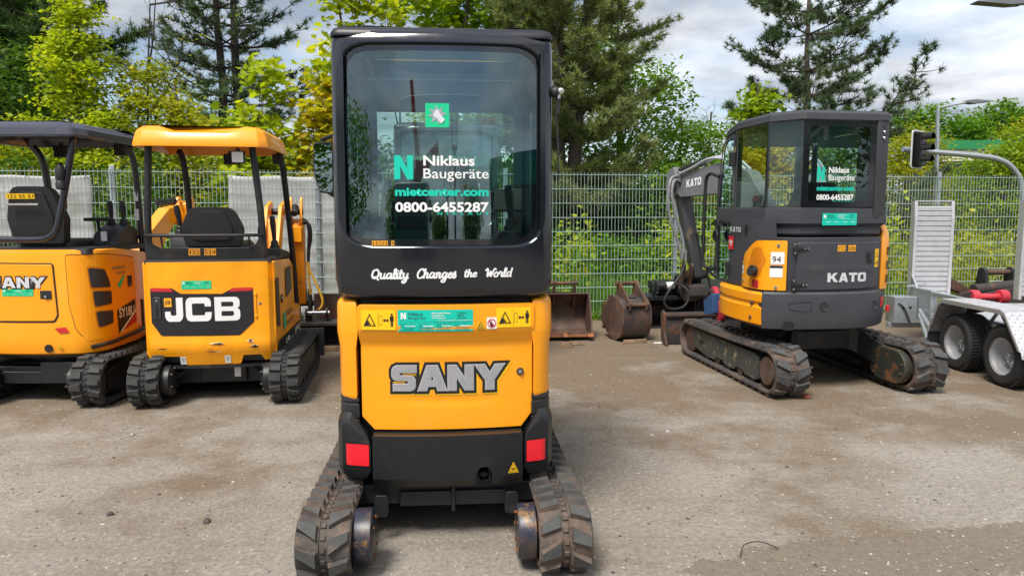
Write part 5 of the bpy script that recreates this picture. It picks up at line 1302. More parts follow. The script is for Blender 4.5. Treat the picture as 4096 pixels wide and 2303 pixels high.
    number_tiles(T, '152 514', (-.21, .00, 1.185, 1.238), lambda x, z: .07 + .1 * (x - cx) ** 2, .003)
    # posts
    pm_ = blackm
    for pts in ([(-.52, .12, 1.14), (-.515, .12, 1.5), (-.485, .12, 2.04)], [(.36, .12, 1.14), (.345, .12, 1.5), (.295, .12, 2.04)], [(-.42, .95, 1.1), (-.42, .93, 1.6), (-.43, .86, 1.95), (-.44, .78, 2.05)], [(.445, 1.22, .66), (.44, 1.12, 1.10), (.425, .98, 1.6), (.41, .86, 1.95), (.40, .78, 2.06)]):
        tubes('canopy_post', pts, .027, pm_, T, 12)
    # canopy with two raised shoulders
    cp = rpoly([(-.575, .03), (-.50, -.03), (-.38, -.035), (-.325, -.036), (-.27, -.037), (-.06, -.04), (.14, -.037), (.195, -.036), (.25, -.035), (.37, -.03), (.435, .03), (.45, .92), (.36, 1.0), (.25, 1.0), (.195, 1.0), (.14, 1.0), (-.06, 1.0), (-.27, 1.0), (-.325, 1.0), (-.38, 1.0), (-.48, 1.0), (-.57, .92)], [.04, .04] + [0] * 7 + [.04, .04, .05, .05] + [0] * 7 + [.05, .05], 4)
    dip = lambda x, y: .036 * max(0, min(1, (.31 - abs(x + .065)) / .09))
    mb = MB(); mb.plan(cp, [(2.135, .045), (2.05, .02), (2.03, .012), (2.03, 0), (2.05, -.002), (2.10, .012), (lambda x, y: 2.15 - dip(x, y) * .5, .03), (lambda x, y: 2.185 - dip(x, y), .07), (lambda x, y: 2.195 - dip(x, y), .13)])
    mb.build('canopy', orange, T, ang=28)
    work_light(T, -.02, .78, 1.985, .048, face=1); work_light(T, .20, .05, 1.955, .05, face=-1); work_light(T, .40, .70, 1.985, .045, face=1)
    # seat and controls
    seat(T, -.055, .20, 1.25, .48, .315)
    mb = MB(); mb.plan(rrect(-.42, -.26, .3, .6, .03), [(1.15, 0), (1.32, .01), (1.34, .03)]); mb.build('left_console', blackpl, T, ang=50)
    lever(T, -.36, .42, 1.32, .26, tilt=-.02); lever(T, -.27, .55, 1.33, .15, 'safety_lever', knob=redp)
    lever(T, .27, .50, 1.16, .24, tilt=.0); lever(T, .36, .62, 1.16, .33, tilt=-.01)
    # boom, dipper, hoses, hitch and wide bucket
    mb = MB(); mb.prism(rpoly([(1.42, .45), (1.62, .45), (1.72, .9), (2.06, 1.40), (2.30, 1.50), (2.26, 1.64), (1.98, 1.58), (1.55, 1.0)], .04), 'x', .05, .085); mb.prism(rpoly([(1.42, .45), (1.62, .45), (1.72, .9), (2.06, 1.40), (2.30, 1.50), (2.26, 1.64), (1.98, 1.58), (1.55, 1.0)], .04), 'x', .19, .225); mb.prism([(1.50, .5), (1.62, .5), (2.0, 1.35), (1.90, 1.45)], 'x', .085, .19)
    mb.build('boom', orange, T, .004)
    ram(T, .137, (1.56, .62), (2.0, 1.30), .035)
    st = MB(); st.prism(rpoly([(2.12, 1.36), (2.32, 1.46), (2.36, .52), (2.22, .50)], .03), 'x', .27, .41)
    st = st.build('dipper_arm', orange3, T, .006)
    for xx in (.27, .38): mb = MB(); mb.prism(capsule((2.2, 1.44), (2.24, 1.64), .07, .04), 'x', xx, xx + .025); mb.build('dipper_lug', orange, T, .003)
    mb = MB(); mb.cyl((.05, 2.2, 1.52), (.41, 2.2, 1.52), .035, 14); mb.build('elbow_pin', blackm, T)
    ram(T, .335, (2.05, 1.50), (2.24, 1.62), .034)
    mb = MB(); mb.box((.33, 2.12, 1.28), (.14, .06, .17)); mb.build('light_box', orange, T, .008)
    for i, pts in enumerate(([(.40, 2.18, 1.44), (.45, 2.14, 1.42), (.47, 2.16, 1.30), (.455, 2.2, 1.12), (.45, 2.2, 1.0)], [(.40, 2.2, 1.40), (.47, 2.2, 1.38), (.485, 2.2, 1.25), (.46, 2.2, 1.1), (.45, 2.2, .98)])): tubes('hose', pts, .016, blackpl, T, 8)
    for pts in ([(.45, 2.2, 1.0), (.455, 2.2, .90), (.50, 2.2, .80), (.56, 2.2, .65), (.59, 2.2, .55), (.57, 2.2, .47), (.52, 2.2, .45)], [(.44, 2.2, .98), (.45, 2.2, .80), (.46, 2.2, .68), (.47, 2.2, .62)]): tubes('yellow_hose', pts, .013, hosey, T, 8)
    mb = MB(); mb.prism(capsule((2.28, .60), (2.30, .40), .08, .07), 'x', .30, .335); mb.prism(capsule((2.28, .60), (2.30, .40), .08, .07), 'x', .43, .465); mb.cyl((.22, 2.28, .51), (.50, 2.28, .51), .03, 12); mb.cyl((.50, 2.20, .56), (.53, 2.20, .46), .02, 10); mb.build('quick_hitch', rustdark, T, .004)
    mb = MB(); mb.cyl((.40, 2.22, .41), (.66, 2.22, .41), .026, 12); mb.build('hitch_pin', steel, T)
    for xx in (.40, .62): mb = MB(); mb.prism(capsule((2.22, .42), (2.34, .24), .045, .05), 'x', xx, xx + .022); mb.build('bucket_ear', rustdark, T, .003)
    prof = [(2.18, .30), (2.30, .33), (2.50, .24), (2.54, .12), (2.46, .02), (2.16, -.0), (2.16, .02), (2.42, .05), (2.49, .12), (2.46, .21), (2.30, .30), (2.18, .27)]
    mb = MB(); mb.prism(prof, 'x', .05, 1.0); mb.build('grading_bucket', rustdark, T, .003)
    for xx in (.04, .99): mb = MB(); mb.prism(rpoly([(2.14, .0), (2.46, .0), (2.55, .12), (2.50, .26), (2.30, .36), (2.16, .33)], .03), 'x', xx, xx + .02); mb.build('bucket_cheek', rustdark, T, .003)
    mb = MB(); mb.bx(.45, 1.05, 2.60, 2.62, .28, .58); mb.build('bucket_back_plate', rust, T, .004)
    mb = MB(); mb.prism([(1.55, .06), (1.60, .06), (1.62, .34), (1.57, .34), (1.54, .2)], 'x', -.62, .66)
    for q in (-.25, .22): mb.bx(q, q + .06, .9, 1.56, .14, .24)
    mb.build('dozer_blade', greyp, T, .005)
    return T
jcb()
# ------------------------------------------------------------------ orange zero-tail excavator with dark canopy, at the left edge
def sany_left():
    T = thing('dark_canopy_excavator', 'orange mini excavator with dark canopy and mesh side vents, cut off by left edge', 'excavator', (-3.80, 5.75, 0), .5)
    under(T, .50, .245, -.20, 1.40, .40, [rubber_dark, rubber_darktop], .088, skew=.12, fill=.7)
    mb = MB(); mb.bx(-.6, .38, .10, .22, .17, .29); mb.bx(-.4, .4, .22, .9, .20, .30); mb.bx(-.30, .10, .085, .10, .15, .25); mb.lathe([(.30, 0), (.30, .12)], (0, .55, .27), 'z', 28); mb.build('cross_frame', blackm, T, .008)
    mb = MB(); mb.prism(rpoly([(.02, .16), (.30, .16), (.34, .24), (.30, .33), (.02, .33)], .02), 'y', .06, .09); mb.build('lashing_plate', blackm, T, .004)
    def pl(ins=0):
        pts = []
        for i in range(11):
            x = -.28 + .56 * i / 10; pts.append((x, .23 * x * x))
        for i in range(0, 13):
            a = R(-90 + i * 7.5); pts.append((.29 + .222 * math.cos(a), .24 + .222 * math.sin(a)))
        pts += [(.512, .40), (.512, .72), (.49, .78), (.44, 1.2), (-.44, 1.2), (-.49, .78), (-.512, .72), (-.512, .40)]
        for i in range(0, 13):
            a = R(180 + i * 7.5); pts.append((-.29 + .222 * math.cos(a), .24 + .222 * math.sin(a)))
        return pts
    mb = MB(); mb.plan(pl(), [(.395, .035), (.41, .008), (.45, .0), (.52, -.004), (.57, .0), (lambda x, y: 1.20 - .10 * max(0, y - .35), 0), (lambda x, y: 1.222 - .10 * max(0, y - .35), .006), (lambda x, y: 1.232 - .10 * max(0, y - .35), .03)])
    body = mb.build('body_shell', orange, T, ang=35)
    mb = MB(); mb.plan(pl(), [(.37, .05), (.40, .04)]); mb.build('skirt_edge', blackm, T)
    sf = lambda x, z: .23 * x * x - (.004 if .45 < z < .57 else 0)
    dr = panel('rear_door', rpoly([(-.36, .672), (.190, .672), (.215, .72), (.200, 1.12), (-.36, 1.125)], [.03, .03, .03, .02, .02], 4), lambda x, z: sf(x, z) - .006, .03, orange, T, .06, None, .006)
    shape('door_seam', [rpoly([(-.37, .662), (.196, .660), (.225, .715), (.211, 1.13), (-.37, 1.135)], .03), rpoly([(-.36, .672), (.190, .672), (.215, .72), (.200, 1.12), (-.36, 1.125)], .03)], blk, T, sf, .003)
    lp = fit_loops(logo_loops('SANY', slant=0, adv=(.09, .08, .13, 0)), (-.30, .150, .935, 1.022))
    shape('logo_outline', lp, blk, dr, sf, .009, grow=.009); shape('logo', lp, silverlt, dr, sf, .012, grow=-.001)
    company_sticker(dr, (-.20, .048, .872, .925), sf, .009, mat=tealg, fine=False)
    mb = MB(); mb.bx(.098, .185, -.006, .0, .848, .915); h = mb.build('door_handle', blackpl, dr, .004); mb = MB(); mb.cyl((.145, -.006, .868), (.145, -.018, .868), .012, 12); mb.build('key_barrel', steel, h)
    shape('red_flash', [[(.19, .615), (.275, .622), (.30, .580), (.225, .578)]], redp, T, sf, .0085)
    mb = MB(); mb.cyl((.135, -.004, .455), (.135, .03, .455), .032, 18); mb.build('exhaust_hole', blk, T)
    st = shape('hazard_triangle', [[(.205, .455), (.245, .455), (.225, .49)]], ylw, T, sf, .0085); shape('pictogram', tri_ring(.225, .459, .028, .024, .002), blk, st, sf, .0105)
    # right flank: side cover wrapping the corner, three mesh vents, decals
    def S_(off):
        def f(u, v):
            if u < .3487: a = R(-90) + u / .222; c, q = math.cos(a), math.sin(a); return Vector((.29 + (.222 + off) * c, .24 + (.222 + off) * q, v))
            return Vector((.512 + off, .24 + u - .3487, v))
        return f
    co = rpoly([(.012, 1.19), (.02, .80), (.06, .60), (.13, .508), (.76, .508), (.76, 1.135), (.30, 1.19)], [.02, .1, .08, .05, .03, .03, .1], 5)
    shape('side_cover_seam', [co], blk, T, xf=S_(.0), off=.002, grow=.006, step=.03)
    fc = shape('side_cover', [co], orange, T, xf=S_(.0), off=.006, step=.03)
    mesh = paint('vent_mesh', (.022, .022, .024), .6, bump=.9, fine=400)
    for p in ([(.16, 1.09), (.29, 1.065), (.345, .945), (.345, .92), (.175, .93)], [(.185, .90), (.355, .885), (.355, .785), (.195, .775)], [(.20, .735), (.365, .725), (.36, .625), (.215, .605)]):
        k = len(p); cxx, czz = sum(q[0] for q in p) / k, sum(q[1] for q in p) / k
        shape('vent_recess_shade', [rpoly([(cxx + (u - cxx) * 1.10, czz + (v - czz) * 1.16) for u, v in p], .02)], dkor, fc, xf=S_(.0), off=.009, step=.03)  # flat patch, shade around the vent painted on
        shape('side_vent', [rpoly(p, .02)], mesh, fc, xf=S_(.0), off=.012, step=.03)
    p = shape('model_plate', [[(.43, .715), (.735, .775), (.735, .575), (.44, .520)]], blk, fc, xf=S_(.0), off=.009, step=None)
    text('lettering', 'SY18U', (.455, .71, .645, .725), white, p, bold=.02, xf=S_(.0), off=.012, step=None)
    shape('red_flash', [[(.53, .54), (.735, .578), (.735, .655)]], redp, p, xf=S_(.0), off=.012, step=None); shape('white_flash', [[(.45, .525), (.50, .533), (.735, .668), (.735, .69)]], white, p, xf=S_(.0), off=.0125, step=None)
    g = shape('control_badge', [[(.45, .92), (.50, .955), (.57, 1.0), (.58, .985), (.54, .94), (.50, .895)]], tealg, fc, xf=S_(.0), off=.009, step=None)
    text('lettering', 'Intelligent', (.39, .60, 1.045, 1.085), tealdark, g, xf=S_(.0), off=.009, shear=.2, step=None); text('lettering', 'Control', (.44, .60, 1.01, 1.04), tealdark, g, xf=S_(.0), off=.009, shear=.2, step=None)
    sl = shape('side_latch', [rrect(.625, .70, .89, .985, .006)], blk, fc, xf=S_(.0), off=.009, step=None)
    q = MB(); q.cyl((.52, .55, .905), (.532, .55, .905), .012, 10); q.build('key_barrel', steel, sl)
    mb = MB(); mb.tube([(.44, .06, .455), (.50, .14, .465), (.53, .25, .47), (.535, .74, .50), (.49, .80, .52), (.49, .80, .75)], .016, 8); mb.build('side_guard', blackm, T)
    # seat, consoles, posts, canopy
    mb = MB(); mb.plan(rrect(-.47, .47, .05, 1.1, .06), [(1.20, 0), (1.24, .01)]); mb.build('deck_cover', blackpl, T)
    s = seat(T, -.03, .22, 1.27, .46, .46)
    tp = shape('number_plate', [rrect(-.22, .015, 1.63, 1.672, .004)], ylw, T, lambda x, z: .22 - .16 * (z - 1.27) + .35 * (x + .03) ** 2 - .012, .006)
    text('lettering', '152 05 51', (-.20, .005, 1.638, 1.664), blk, tp, lambda x, z: .22 - .16 * (z - 1.27) + .35 * (x + .03) ** 2 - .012, .008, step=.04)
    tubes('seat_handle', [(-.2, .13, 1.585), (.05, .13, 1.585)], .010, steel, T)
    tubes('guard_rail', [(-.6, .06, 1.32), (-.2, .055, 1.312), (.06, .05, 1.312), (.15, .05, 1.325), (.215, .05, 1.37), (.25, .05, 1.46), (.30, .07, 1.70), (.345, .09, 1.95), (.37, .11, 2.12)], .026, navyp, T, 12)
    tubes('canopy_post', [(.44, .98, 1.05), (.435, .96, 1.5), (.425, .93, 1.95), (.39, .88, 2.10), (.30, .84, 2.14)], .027, navyp, T, 12)
    tubes('canopy_post', [(-.36, .98, 1.2), (-.36, .96, 1.5), (-.38, .93, 1.95), (-.44, .88, 2.10)], .03, navyp, T, 12)
    tubes('grab_bar', [(-.28, 1.05, 1.55), (-.28, 1.05, 1.9), (-.31, 1.04, 1.97)], .014, blackm, T)
    tubes('cross_bar', [(.0, 1.0, 1.30), (.44, 1.0, 1.30)], .02, navyp, T)
    for zz, hh in ((1.62, .085), (1.45, .10)): q = MB(); q.bx(.405, .445, .925, .928, zz, zz + hh); q.build('post_label', white, T)
    rb = MB(); rb.lathe([(.02, 0), (.036, .01), (.036, .05), (.026, .07), (.034, .09), (.034, .15), (.02, .19)], (.288, .04, 1.70), 'z', 12); rb.build('post_rubber', blackpl, T)
    c2 = rpoly([(-.56, -.05), (.34, -.07), (.455, -.04), (.49, .10), (.49, 1.0), (-.56, 1.0)], [.05, .1, .06, .05, .05, .05], 4)
    mb = MB(); mb.plan(c2, [(2.175, .05), (2.115, .025), (2.10, .012), (2.10, 0), (2.115, -.003), (2.165, .01), (lambda x, y: 2.20, .05), (lambda x, y: 2.225, .12), (2.23, .18)]); mb.build('canopy', navyroof, T, ang=25)
    work_light(T, -.14, .80, 2.05, .055, 1); work_light(T, .40, .76, 2.06, .05, 1)
    for x, hh in ((.25, .30), (.36, .27)):
        mb = MB(); mb.prism(rpoly([(.55, 1.22), (.95, 1.22), (.95, 1.36), (.80, 1.42), (.62, 1.34)], .03), 'x', x - .05, x + .06); mb.build('side_console', greyd, T, .01)
        lever(T, x, .82, 1.38, .24)
    mb = MB(); mb.box((.20, .70, 1.46), (.20, .10, .03), (0, 0, 0)); mb.tube([(.20, .72, 1.25), (.20, .70, 1.45)], .014); mb.build('arm_rest', blackpl, T, .01)
    for xx in (.02, .12): tubes('travel_lever', [(xx, 1.05, 1.22), (xx, 1.02, 1.44), (xx - .05, 1.0, 1.46)], .014, blackpl, T)
    q = MB(); q.bx(.30, .35, .545, .548, 1.28, 1.36); q.build('console_label', white, T)
    # boom and arm beyond
    bo = MB(); bo.prism(rpoly([(1.30, .55), (1.55, .50), (1.85, 1.0), (2.35, 1.40), (2.65, 1.46), (2.62, 1.60), (2.25, 1.56), (1.66, 1.25), (1.42, .95)], .05), 'x', .0, .13); bo = bo.build('boom', orange, T, .01)
    shape('boom_decal', [rpoly([(1.60, .86), (1.68, .86), (1.86, 1.12), (1.78, 1.14)], .01)], blk, bo, xf=lambda u, v: Vector((.132, u, v)), step=None)
    text('lettering', 'SANY', (0, 1, 0, 1), white, bo, xf=lambda u, v: Vector((.136, 1.655 + u * .15 - v * .03, .885 + u * .215 + v * .03)), bold=.03, step=None)
    ram(T, .065, (1.30, .72), (1.85, 1.30), .045, .6)
    mb = MB(); mb.prism(rpoly([(2.46, 1.62), (2.66, 1.64), (2.74, 1.50), (2.62, .6), (2.52, .6)], .03), 'x', .10, .22); mb.build('dipper_arm', orange, T, .006)
    for x in (.08, .22): mb = MB(); mb.prism(capsule((2.5, 1.46), (2.56, 1.64), .09, .05), 'x', x, x + .025); mb.build('dipper_lug', orange, T, .003)
    ram(T, .15, (1.95, 1.62), (2.56, 1.64), .036)
    mb = MB(); mb.prism([(1.50, .05), (1.54, .05), (1.56, .30), (1.52, .30), (1.49, .18)], 'x', -.62, .64); mb.bx(.1, .2, .9, 1.5, .12, .2); mb.build('dozer_blade', rustdark, T, .005)
    return T
dkor = paint('recess_shade_orange', (.62, .19, .004), .4)  # darker copy of the orange, with recess shade put into the colour
navyp = paint('dark_blue_black_tube', (.014, .015, .024), .28, coat=.4, var=.15)
sany_left()
# ------------------------------------------------------------------ charcoal and orange cab excavator on the right
def kato():
    T = thing('cab_excavator', 'charcoal and orange cab excavator with grey rear door, arm folded beside its cab', 'excavator', (2.86, 6.12, 0), 8.6)
    # tracks
    for sx in (-1, 1):
        xc = sx * .62
        rubber_track(T, xc - .15, xc + .15, -.21, 1.93, .425, .40, [rubber_dirty2, rubber_top2], pitch=.125, lug=.026, flip=sx > 0, inner=True, th=.03, skew=.22, fill=.66)
        mb = MB(); mb.prism(rpoly([(.20, .10), (.26, .085), (.44, .085), (.50, .12), (.62, .12), (.68, .085), (.86, .085), (.92, .12), (1.04, .12), (1.10, .085), (1.30, .085), (1.58, .13), (1.64, .26), (1.58, .315), (.30, .315), (.20, .30)], .012), 'x', xc - .11, xc + .11)
        fr = mb.build('track_frame', frame_worn, T, .006)
        q = MB(); q.prism(rrect(1.36, 1.46, .19, .225, .015), 'x', xc - .112, xc + .112); q.build('frame_slot', blk, fr)
        for y in (.32, .56, .8, 1.04, 1.28):
            w = MB(); w.cyl((xc - .10, y, .10), (xc + .10, y, .10), .052, 14); w.build('roller', rustdark, T)
        w = MB(); w.lathe([(.06, -.11), (.14, -.10), (.15, -.03), (.15, .03), (.14, .10), (.06, .11)], (xc, 1.70, .20), 'x', 24); w.build('idler', rust, T)
        w = MB(); w.lathe([(.05, -.13), (.115, -.13), (.12, -.12), (.12, .12), (.115, .13), (.05, .13)], (xc, .02, .212), 'x', 28); d = w.build('sprocket_hub', rust, T, ang=30)
        w = MB(); w.lathe([(.16, -.05), (.165, 0), (.16, .05)], (xc, .02, .212), 'x', 24); w.build('sprocket', rustdark, T)
        # motor cover inside the track
        xi = xc - sx * .15
        cov = capsule((.02, .212), (.22, .212), .145, .145, 10)
        w = MB(); w.prism(cov, 'x', xi - .02, xi + .02) if sx < 0 else w.prism(cov, 'x', xi - .06, xi + .01)
        c = w.build('motor_cover', motor_mat, T, .012)
        for yy, zz in ((-.08, .17), (-.08, .25), (.28, .12), (.28, .30)):
            w = MB(); xx = xi - sx * .06; w.cyl((xx, yy, zz), (xx - sx * .012, yy, zz), .011, 6); w.build('bolt', rust, c)
        # leg from the centre frame to the track
        leg = MB()
        leg.loft([[(sx * .15, .45, .33), (sx * .15, .95, .33), (sx * .15, .95, .50), (sx * .15, .45, .50)], [(sx * .32, .40, .26), (sx * .32, .80, .26), (sx * .32, .80, .47), (sx * .32, .40, .47)], [(sx * .48, .15, .13), (sx * .48, .50, .13), (sx * .48, .50, .34), (sx * .48, .15, .34)]])
        leg.build('frame_leg', blackm, T, .008)
    mb = MB(); mb.bx(-.42, .42, .42, 1.2, .30, .47); mb.lathe([(.36, 0), (.36, .08)], (0, .85, .47), 'z', 32); mb.build('centre_frame', blackm, T, .01)
    # dozer blade
    mb = MB(); mb.prism([(2.36, .02), (2.42, .06), (2.40, .2), (2.43, .33), (2.46, .36), (2.44, .37), (2.38, .35), (2.34, .2)], 'x', -.76, .76); bl = mb.build('dozer_blade', rustdark, T, .003)
    for sx in (-1, 1): q = MB(); q.prism(rpoly([(2.26, .0), (2.44, .03), (2.47, .37), (2.41, .40), (2.37, .36), (2.36, .15)], .02), 'x', sx * .77 - .012, sx * .77 + .012); q.build('blade_end', rust, bl, .003)
    q = MB(); q.bx(-.76, .76, 2.33, 2.36, .335, .355); q.build('blade_rim', rust, bl)
    for sx in (-1, 1): mb = MB(); mb.prism([(1.1, .18), (2.38, .10), (2.38, .22), (1.1, .34)], 'x', sx * .28 - .04, sx * .28 + .04); mb.build('blade_arm', blackm, T, .006)
    # swing post plates by the blade
    mb = MB(); mb.prism(rpoly([(1.75, .44), (1.98, .40), (2.02, .55), (1.80, .66)], .02), 'x', -.46, -.20); mb.build('swing_cover', blue, T, .004)
    mb = MB(); mb.prism(capsule((1.75, .42), (1.92, .66), .07, .055), 'x', -.40, -.35); q = mb.build('swing_lug', pinkred, T, .004); mb = MB(); mb.cyl((-.42, 1.92, .66), (-.30, 1.92, .66), .03, 12); mb.build('swing_pin', rust, q)
    # plan outlines of the house
    def arc(pts, sub=4): return [(p.x, p.y) for p in smooth_line([(a, b, 0) for a, b in pts], sub)]
    rear = arc([(-.755, .125), (-.62, .06), (-.4, .015), (-.15, .0), (.1, .03), (.30, .12), (.44, .24), (.52, .36)])
    cwo = rear + [(.62, .6), (.62, .9), (-.5, .9), (-.76, .5)]
    mb = MB(); mb.plan(cwo, [(.545, .03), (.555, .012), (.60, .004), (.64, .0), (.80, .0), (.845, .004), (.862, .02)]); cw = mb.build('counterweight', greyp, T, ang=30)
    rs = arc([(-.755, .125), (-.62, .06), (-.4, .015), (-.15, .0), (.1, .03), (.30, .12), (.44, .24), (.52, .36)], 8)
    def rsf(x, z):
        for a, b in zip(rs, rs[1:]):
            if a[0] <= x <= b[0]: return a[1] + (b[1] - a[1]) * (x - a[0]) / (b[0] - a[0])
        return .125
    for x, z in ((-.27, .745), (.235, .74)):
        w = MB(); w.lathe([(.038, -.002), (.038, -.006), (.032, -.006), (.028, .0), (.010, .0), (.009, -.004), (.004, -.005)], (x, rsf(x, z), z), 'y', 20); w.build('lifting_socket', greyd, cw)
    shape('pressed_panel', [rpoly([(-.56, .775), (-.40, .790), (-.37, .785), (-.37, .71), (-.40, .695), (-.56, .715)], .01), rpoly([(-.552, .768), (-.40, .782), (-.378, .778), (-.378, .717), (-.40, .703), (-.552, .722)], .01)], greyd, cw, rsf, .003)
    rfl = MB(); rfl.prism([(.345, .70), (.345, .80), (.425, .80), (.40, .71)], 'y', .13, .16); 
    shape('reflector', [[(.345, .705), (.345, .795), (.432, .800), (.410, .725)]], red, cw, rsf, .006, step=.02)
    sh = shape('exhaust_slot', [rpoly([(-.60, .545), (-.60, .60), (-.575, .62), (-.54, .62), (-.515, .60), (-.515, .545)], .01)], blk, cw, rsf, .006)
    # orange skirt on the left
    sk = arc([(-.762, .135), (-.79, .35), (-.80, .60), (-.775, .85), (-.70, 1.08), (-.58, 1.25)], 4)
    lower = sk + [(-.4, 1.25), (-.4, .3), (-.6, .14)]
    mb = MB(); mb.plan(lower, [(lambda x, y: .57 - .03 * max(0, y - .9), .02), (.585, .0), (.72, .0), (.735, .012), (.76, .014), (.775, .0), (.835, 0), (.85, .014), (.86, .05)]); s_ = mb.build('side_skirt', orange, T, ang=35)
    for y, z in ((.23, .755), (.24, .63)): w = MB(); X = -.787 if z > .7 else -.787; w.cyl((X + .02, y + .03, z), (X - .004, y + .03, z), .016, 14); w.build('bolt', rust, s_)
    mb = MB(); mb.plan(arc([(.53, .38), (.60, .5), (.64, .75)]) + [(.64, 1.2), (.3, 1.2), (.3, .5)], [(.56, 0), (.86, 0)]); mb.build('right_skirt', orange, T)
    # engine compartment: dark core, grey door, orange sides
    eng = arc([(-.56, .075), (-.4, .05), (-.1, .04), (.15, .075), (.33, .16)], 4)
    mb = MB(); mb.plan(eng + [(.36, .3), (.36, 1.0), (-.70, 1.0), (-.66, .2)], [(.855, 0), (1.30, 0), (1.315, .006)]); mb.build('engine_housing', greyd, T)
    es = arc([(-.60, .085), (-.4, .05), (-.1, .04), (.15, .075), (.35, .175)], 8)
    def esf(x, z):
        for a, b in zip(es, es[1:]):
            if a[0] <= x <= b[0]: return a[1] + (b[1] - a[1]) * (x - a[0]) / (b[0] - a[0])
        return .09 if x < 0 else .18
    def dsf(x, z):
        d = abs(z - (1.055 - .06 * (x + .1) ** 2)); return esf(x, z) - .012 - (.006 * max(0, 1 - d / .02) if -.42 < x < .26 else 0)
    dr = panel('engine_door', rpoly([(-.50, .875), (.30, .885), (.31, 1.275), (-.50, 1.275)], .03, 4), dsf, .03, greyp, T, .05, .025, .008, 3)
    shape('lettering', fit_loops(logo_loops('KATO', .1), (-.235, .135, .945, 1.022)), silverlt, dr, dsf, .004)
    number_tiles(dr, '152 686', (-.155, .015, 1.200, 1.252), dsf, .003)
    h = panel('door_handle', rrect(.135, .20, 1.10, 1.195, .01), dsf, .006, blackpl, dr, None, None, .003, off=-.008); q = MB(); q.box((.168, dsf(.168, 1.15) - .014, 1.15), (.025, .012, .05)); q.build('handle_lever', greyd, h, .003)
    st = shape('warning_sticker', [rrect(.235, .29, 1.06, 1.215, .004)], ylw, dr, dsf, .003); shape('pictogram', tri_ring(.2625, 1.145, .042, .05, .003) + person_icon(.275, 1.07, .05) + [[(.243, 1.085), (.258, 1.085), (.258, 1.10), (.243, 1.10)]], blk, st, dsf, .0045)
    for z in (1.225, .925):
        q = MB(); y = esf(-.5, z)
        for k, (a, b) in enumerate(((-.545, -.035), (-.46, .0), (-.42, .0))): pass
        q.box((-.50, y - .026, z), (.09, .016, .022)); q.box((-.43, y - .024, z), (.05, .01, .03)); q.cyl((-.515, y - .03, z - .04), (-.515, y - .03, z + .04), .009, 8); hq = q.build('hinge', blackm, dr, .003)
        for bx_, bz in ((-.53, .035), (-.53, -.035), (-.445, 0), (-.415, 0)):
            q = MB(); q.cyl((bx_, y - .028, z + bz), (bx_, y - .038, z + bz), .010, 6); q.build('bolt', steel, hq)
    # orange fuel filler panel on the rear-left flank
    ft = Vector((-.765, .16, 0)); fu = Vector((-.575, .075, 0)) - ft; fu.normalize()
    FP = arc([(-.72, .62), (-.765, .40), (-.745, .20), (-.68, .13), (-.575, .075)], 6)
    L = [0]
    for a, b in zip(FP, FP[1:]): L.append(L[-1] + math.hypot(b[0] - a[0], b[1] - a[1]))
    def fxf(off):
        def f(u, v):
            u = max(0, min(L[-1] - 1e-5, u))
            for i in range(len(FP) - 1):
                if L[i] <= u <= L[i + 1]:
                    t = (u - L[i]) / (L[i + 1] - L[i]); a, b = Vector(FP[i]), Vector(FP[i + 1]); p = a.lerp(b, t); d = (b - a).normalized(); n = Vector((d.y, -d.x))
                    return Vector((p.x + n.x * off, p.y + n.y * off, v))
        return f
    UL = L[-1]
    ol = rpoly([(.12, .875), (UL, .875), (UL, 1.29), (UL - .26, 1.29), (.18, 1.16), (.12, 1.02)], [.01, .01, .015, .16, .10, .05], 6)
    fp = shape('fuel_panel', [ol], orange, T, xf=fxf(.006), step=.04)
    fp2 = shape('fuel_panel_edge', [ol], dkor, T, xf=fxf(-.012), step=.04, grow=.0)
    shape('filler_recess_shade', [rpoly([(UL - .34, .97), (UL - .22, .98), (UL - .16, 1.12), (UL - .20, 1.24), (UL - .30, 1.22), (UL - .37, 1.08)], .05)], dkor, fp, xf=fxf(.0085), step=.04)  # flat patch whose darker orange stands for shade around the filler
    q = MB(); p = fxf(.006)(UL - .27, 1.03); nn = (fxf(.1)(UL - .27, 1.03) - p).normalized(); q.cyl(p, p + nn * .035, .045, 18); q.cyl(p + nn * .035, p + nn * .05 + Vector((0, 0, .005)), .05, 10); q.build('fuel_cap', blackpl, fp, .004)
    for (u0, u1, v0, v1, m, t) in ((UL - .125, UL - .02, 1.095, 1.195, white, '94'), (UL - .13, UL - .03, .985, 1.085, white, None), (.14, .19, .99, 1.06, white, 'D'), (UL - .30, UL - .22, .885, .955, redp, None), (.15, .19, 1.075, 1.10, amber, None)):
        s = shape('sticker', [rrect(u0, u1, v0, v1, .004, 2)], m, fp, xf=fxf(.0095), step=.04)
        if t: text('lettering', t, (u0 + (u1 - u0) * .12, u0 + (u1 - u0) * .75, v0 + .015, v0 + (v1 - v0) * .65), blk, s, xf=fxf(.0115), step=.04)
        elif m is white: shape('print', [[(u0, v1 - .022), (u1, v1 - .022), (u1, v1 - .002), (u0, v1 - .002)]], blk, s, xf=fxf(.0115), step=.04)
        elif m is redp:
            for k, w_ in enumerate(('Nur', 'Öl: Diesel', 'tanken')): text('lettering', w_, (u0 + .012, u1 - .012, v1 - .022 - k * .02, v1 - .010 - k * .02), blk, s, xf=fxf(.0115), step=.04)
    for u, v in ((.17, .93), (UL - .08, .90), (UL - .07, 1.25)): q = MB(); p = fxf(.006)(u, v); nn = (fxf(.1)(u, v) - p).normalized(); q.cyl(p, p + nn * .012, .014, 10); q.build('bolt', steel, fp)
    # right orange vent cover
    vc = arc([(.345, .165), (.455, .235), (.545, .40), (.60, .65)], 5) + [(.40, .65), (.36, .3)]
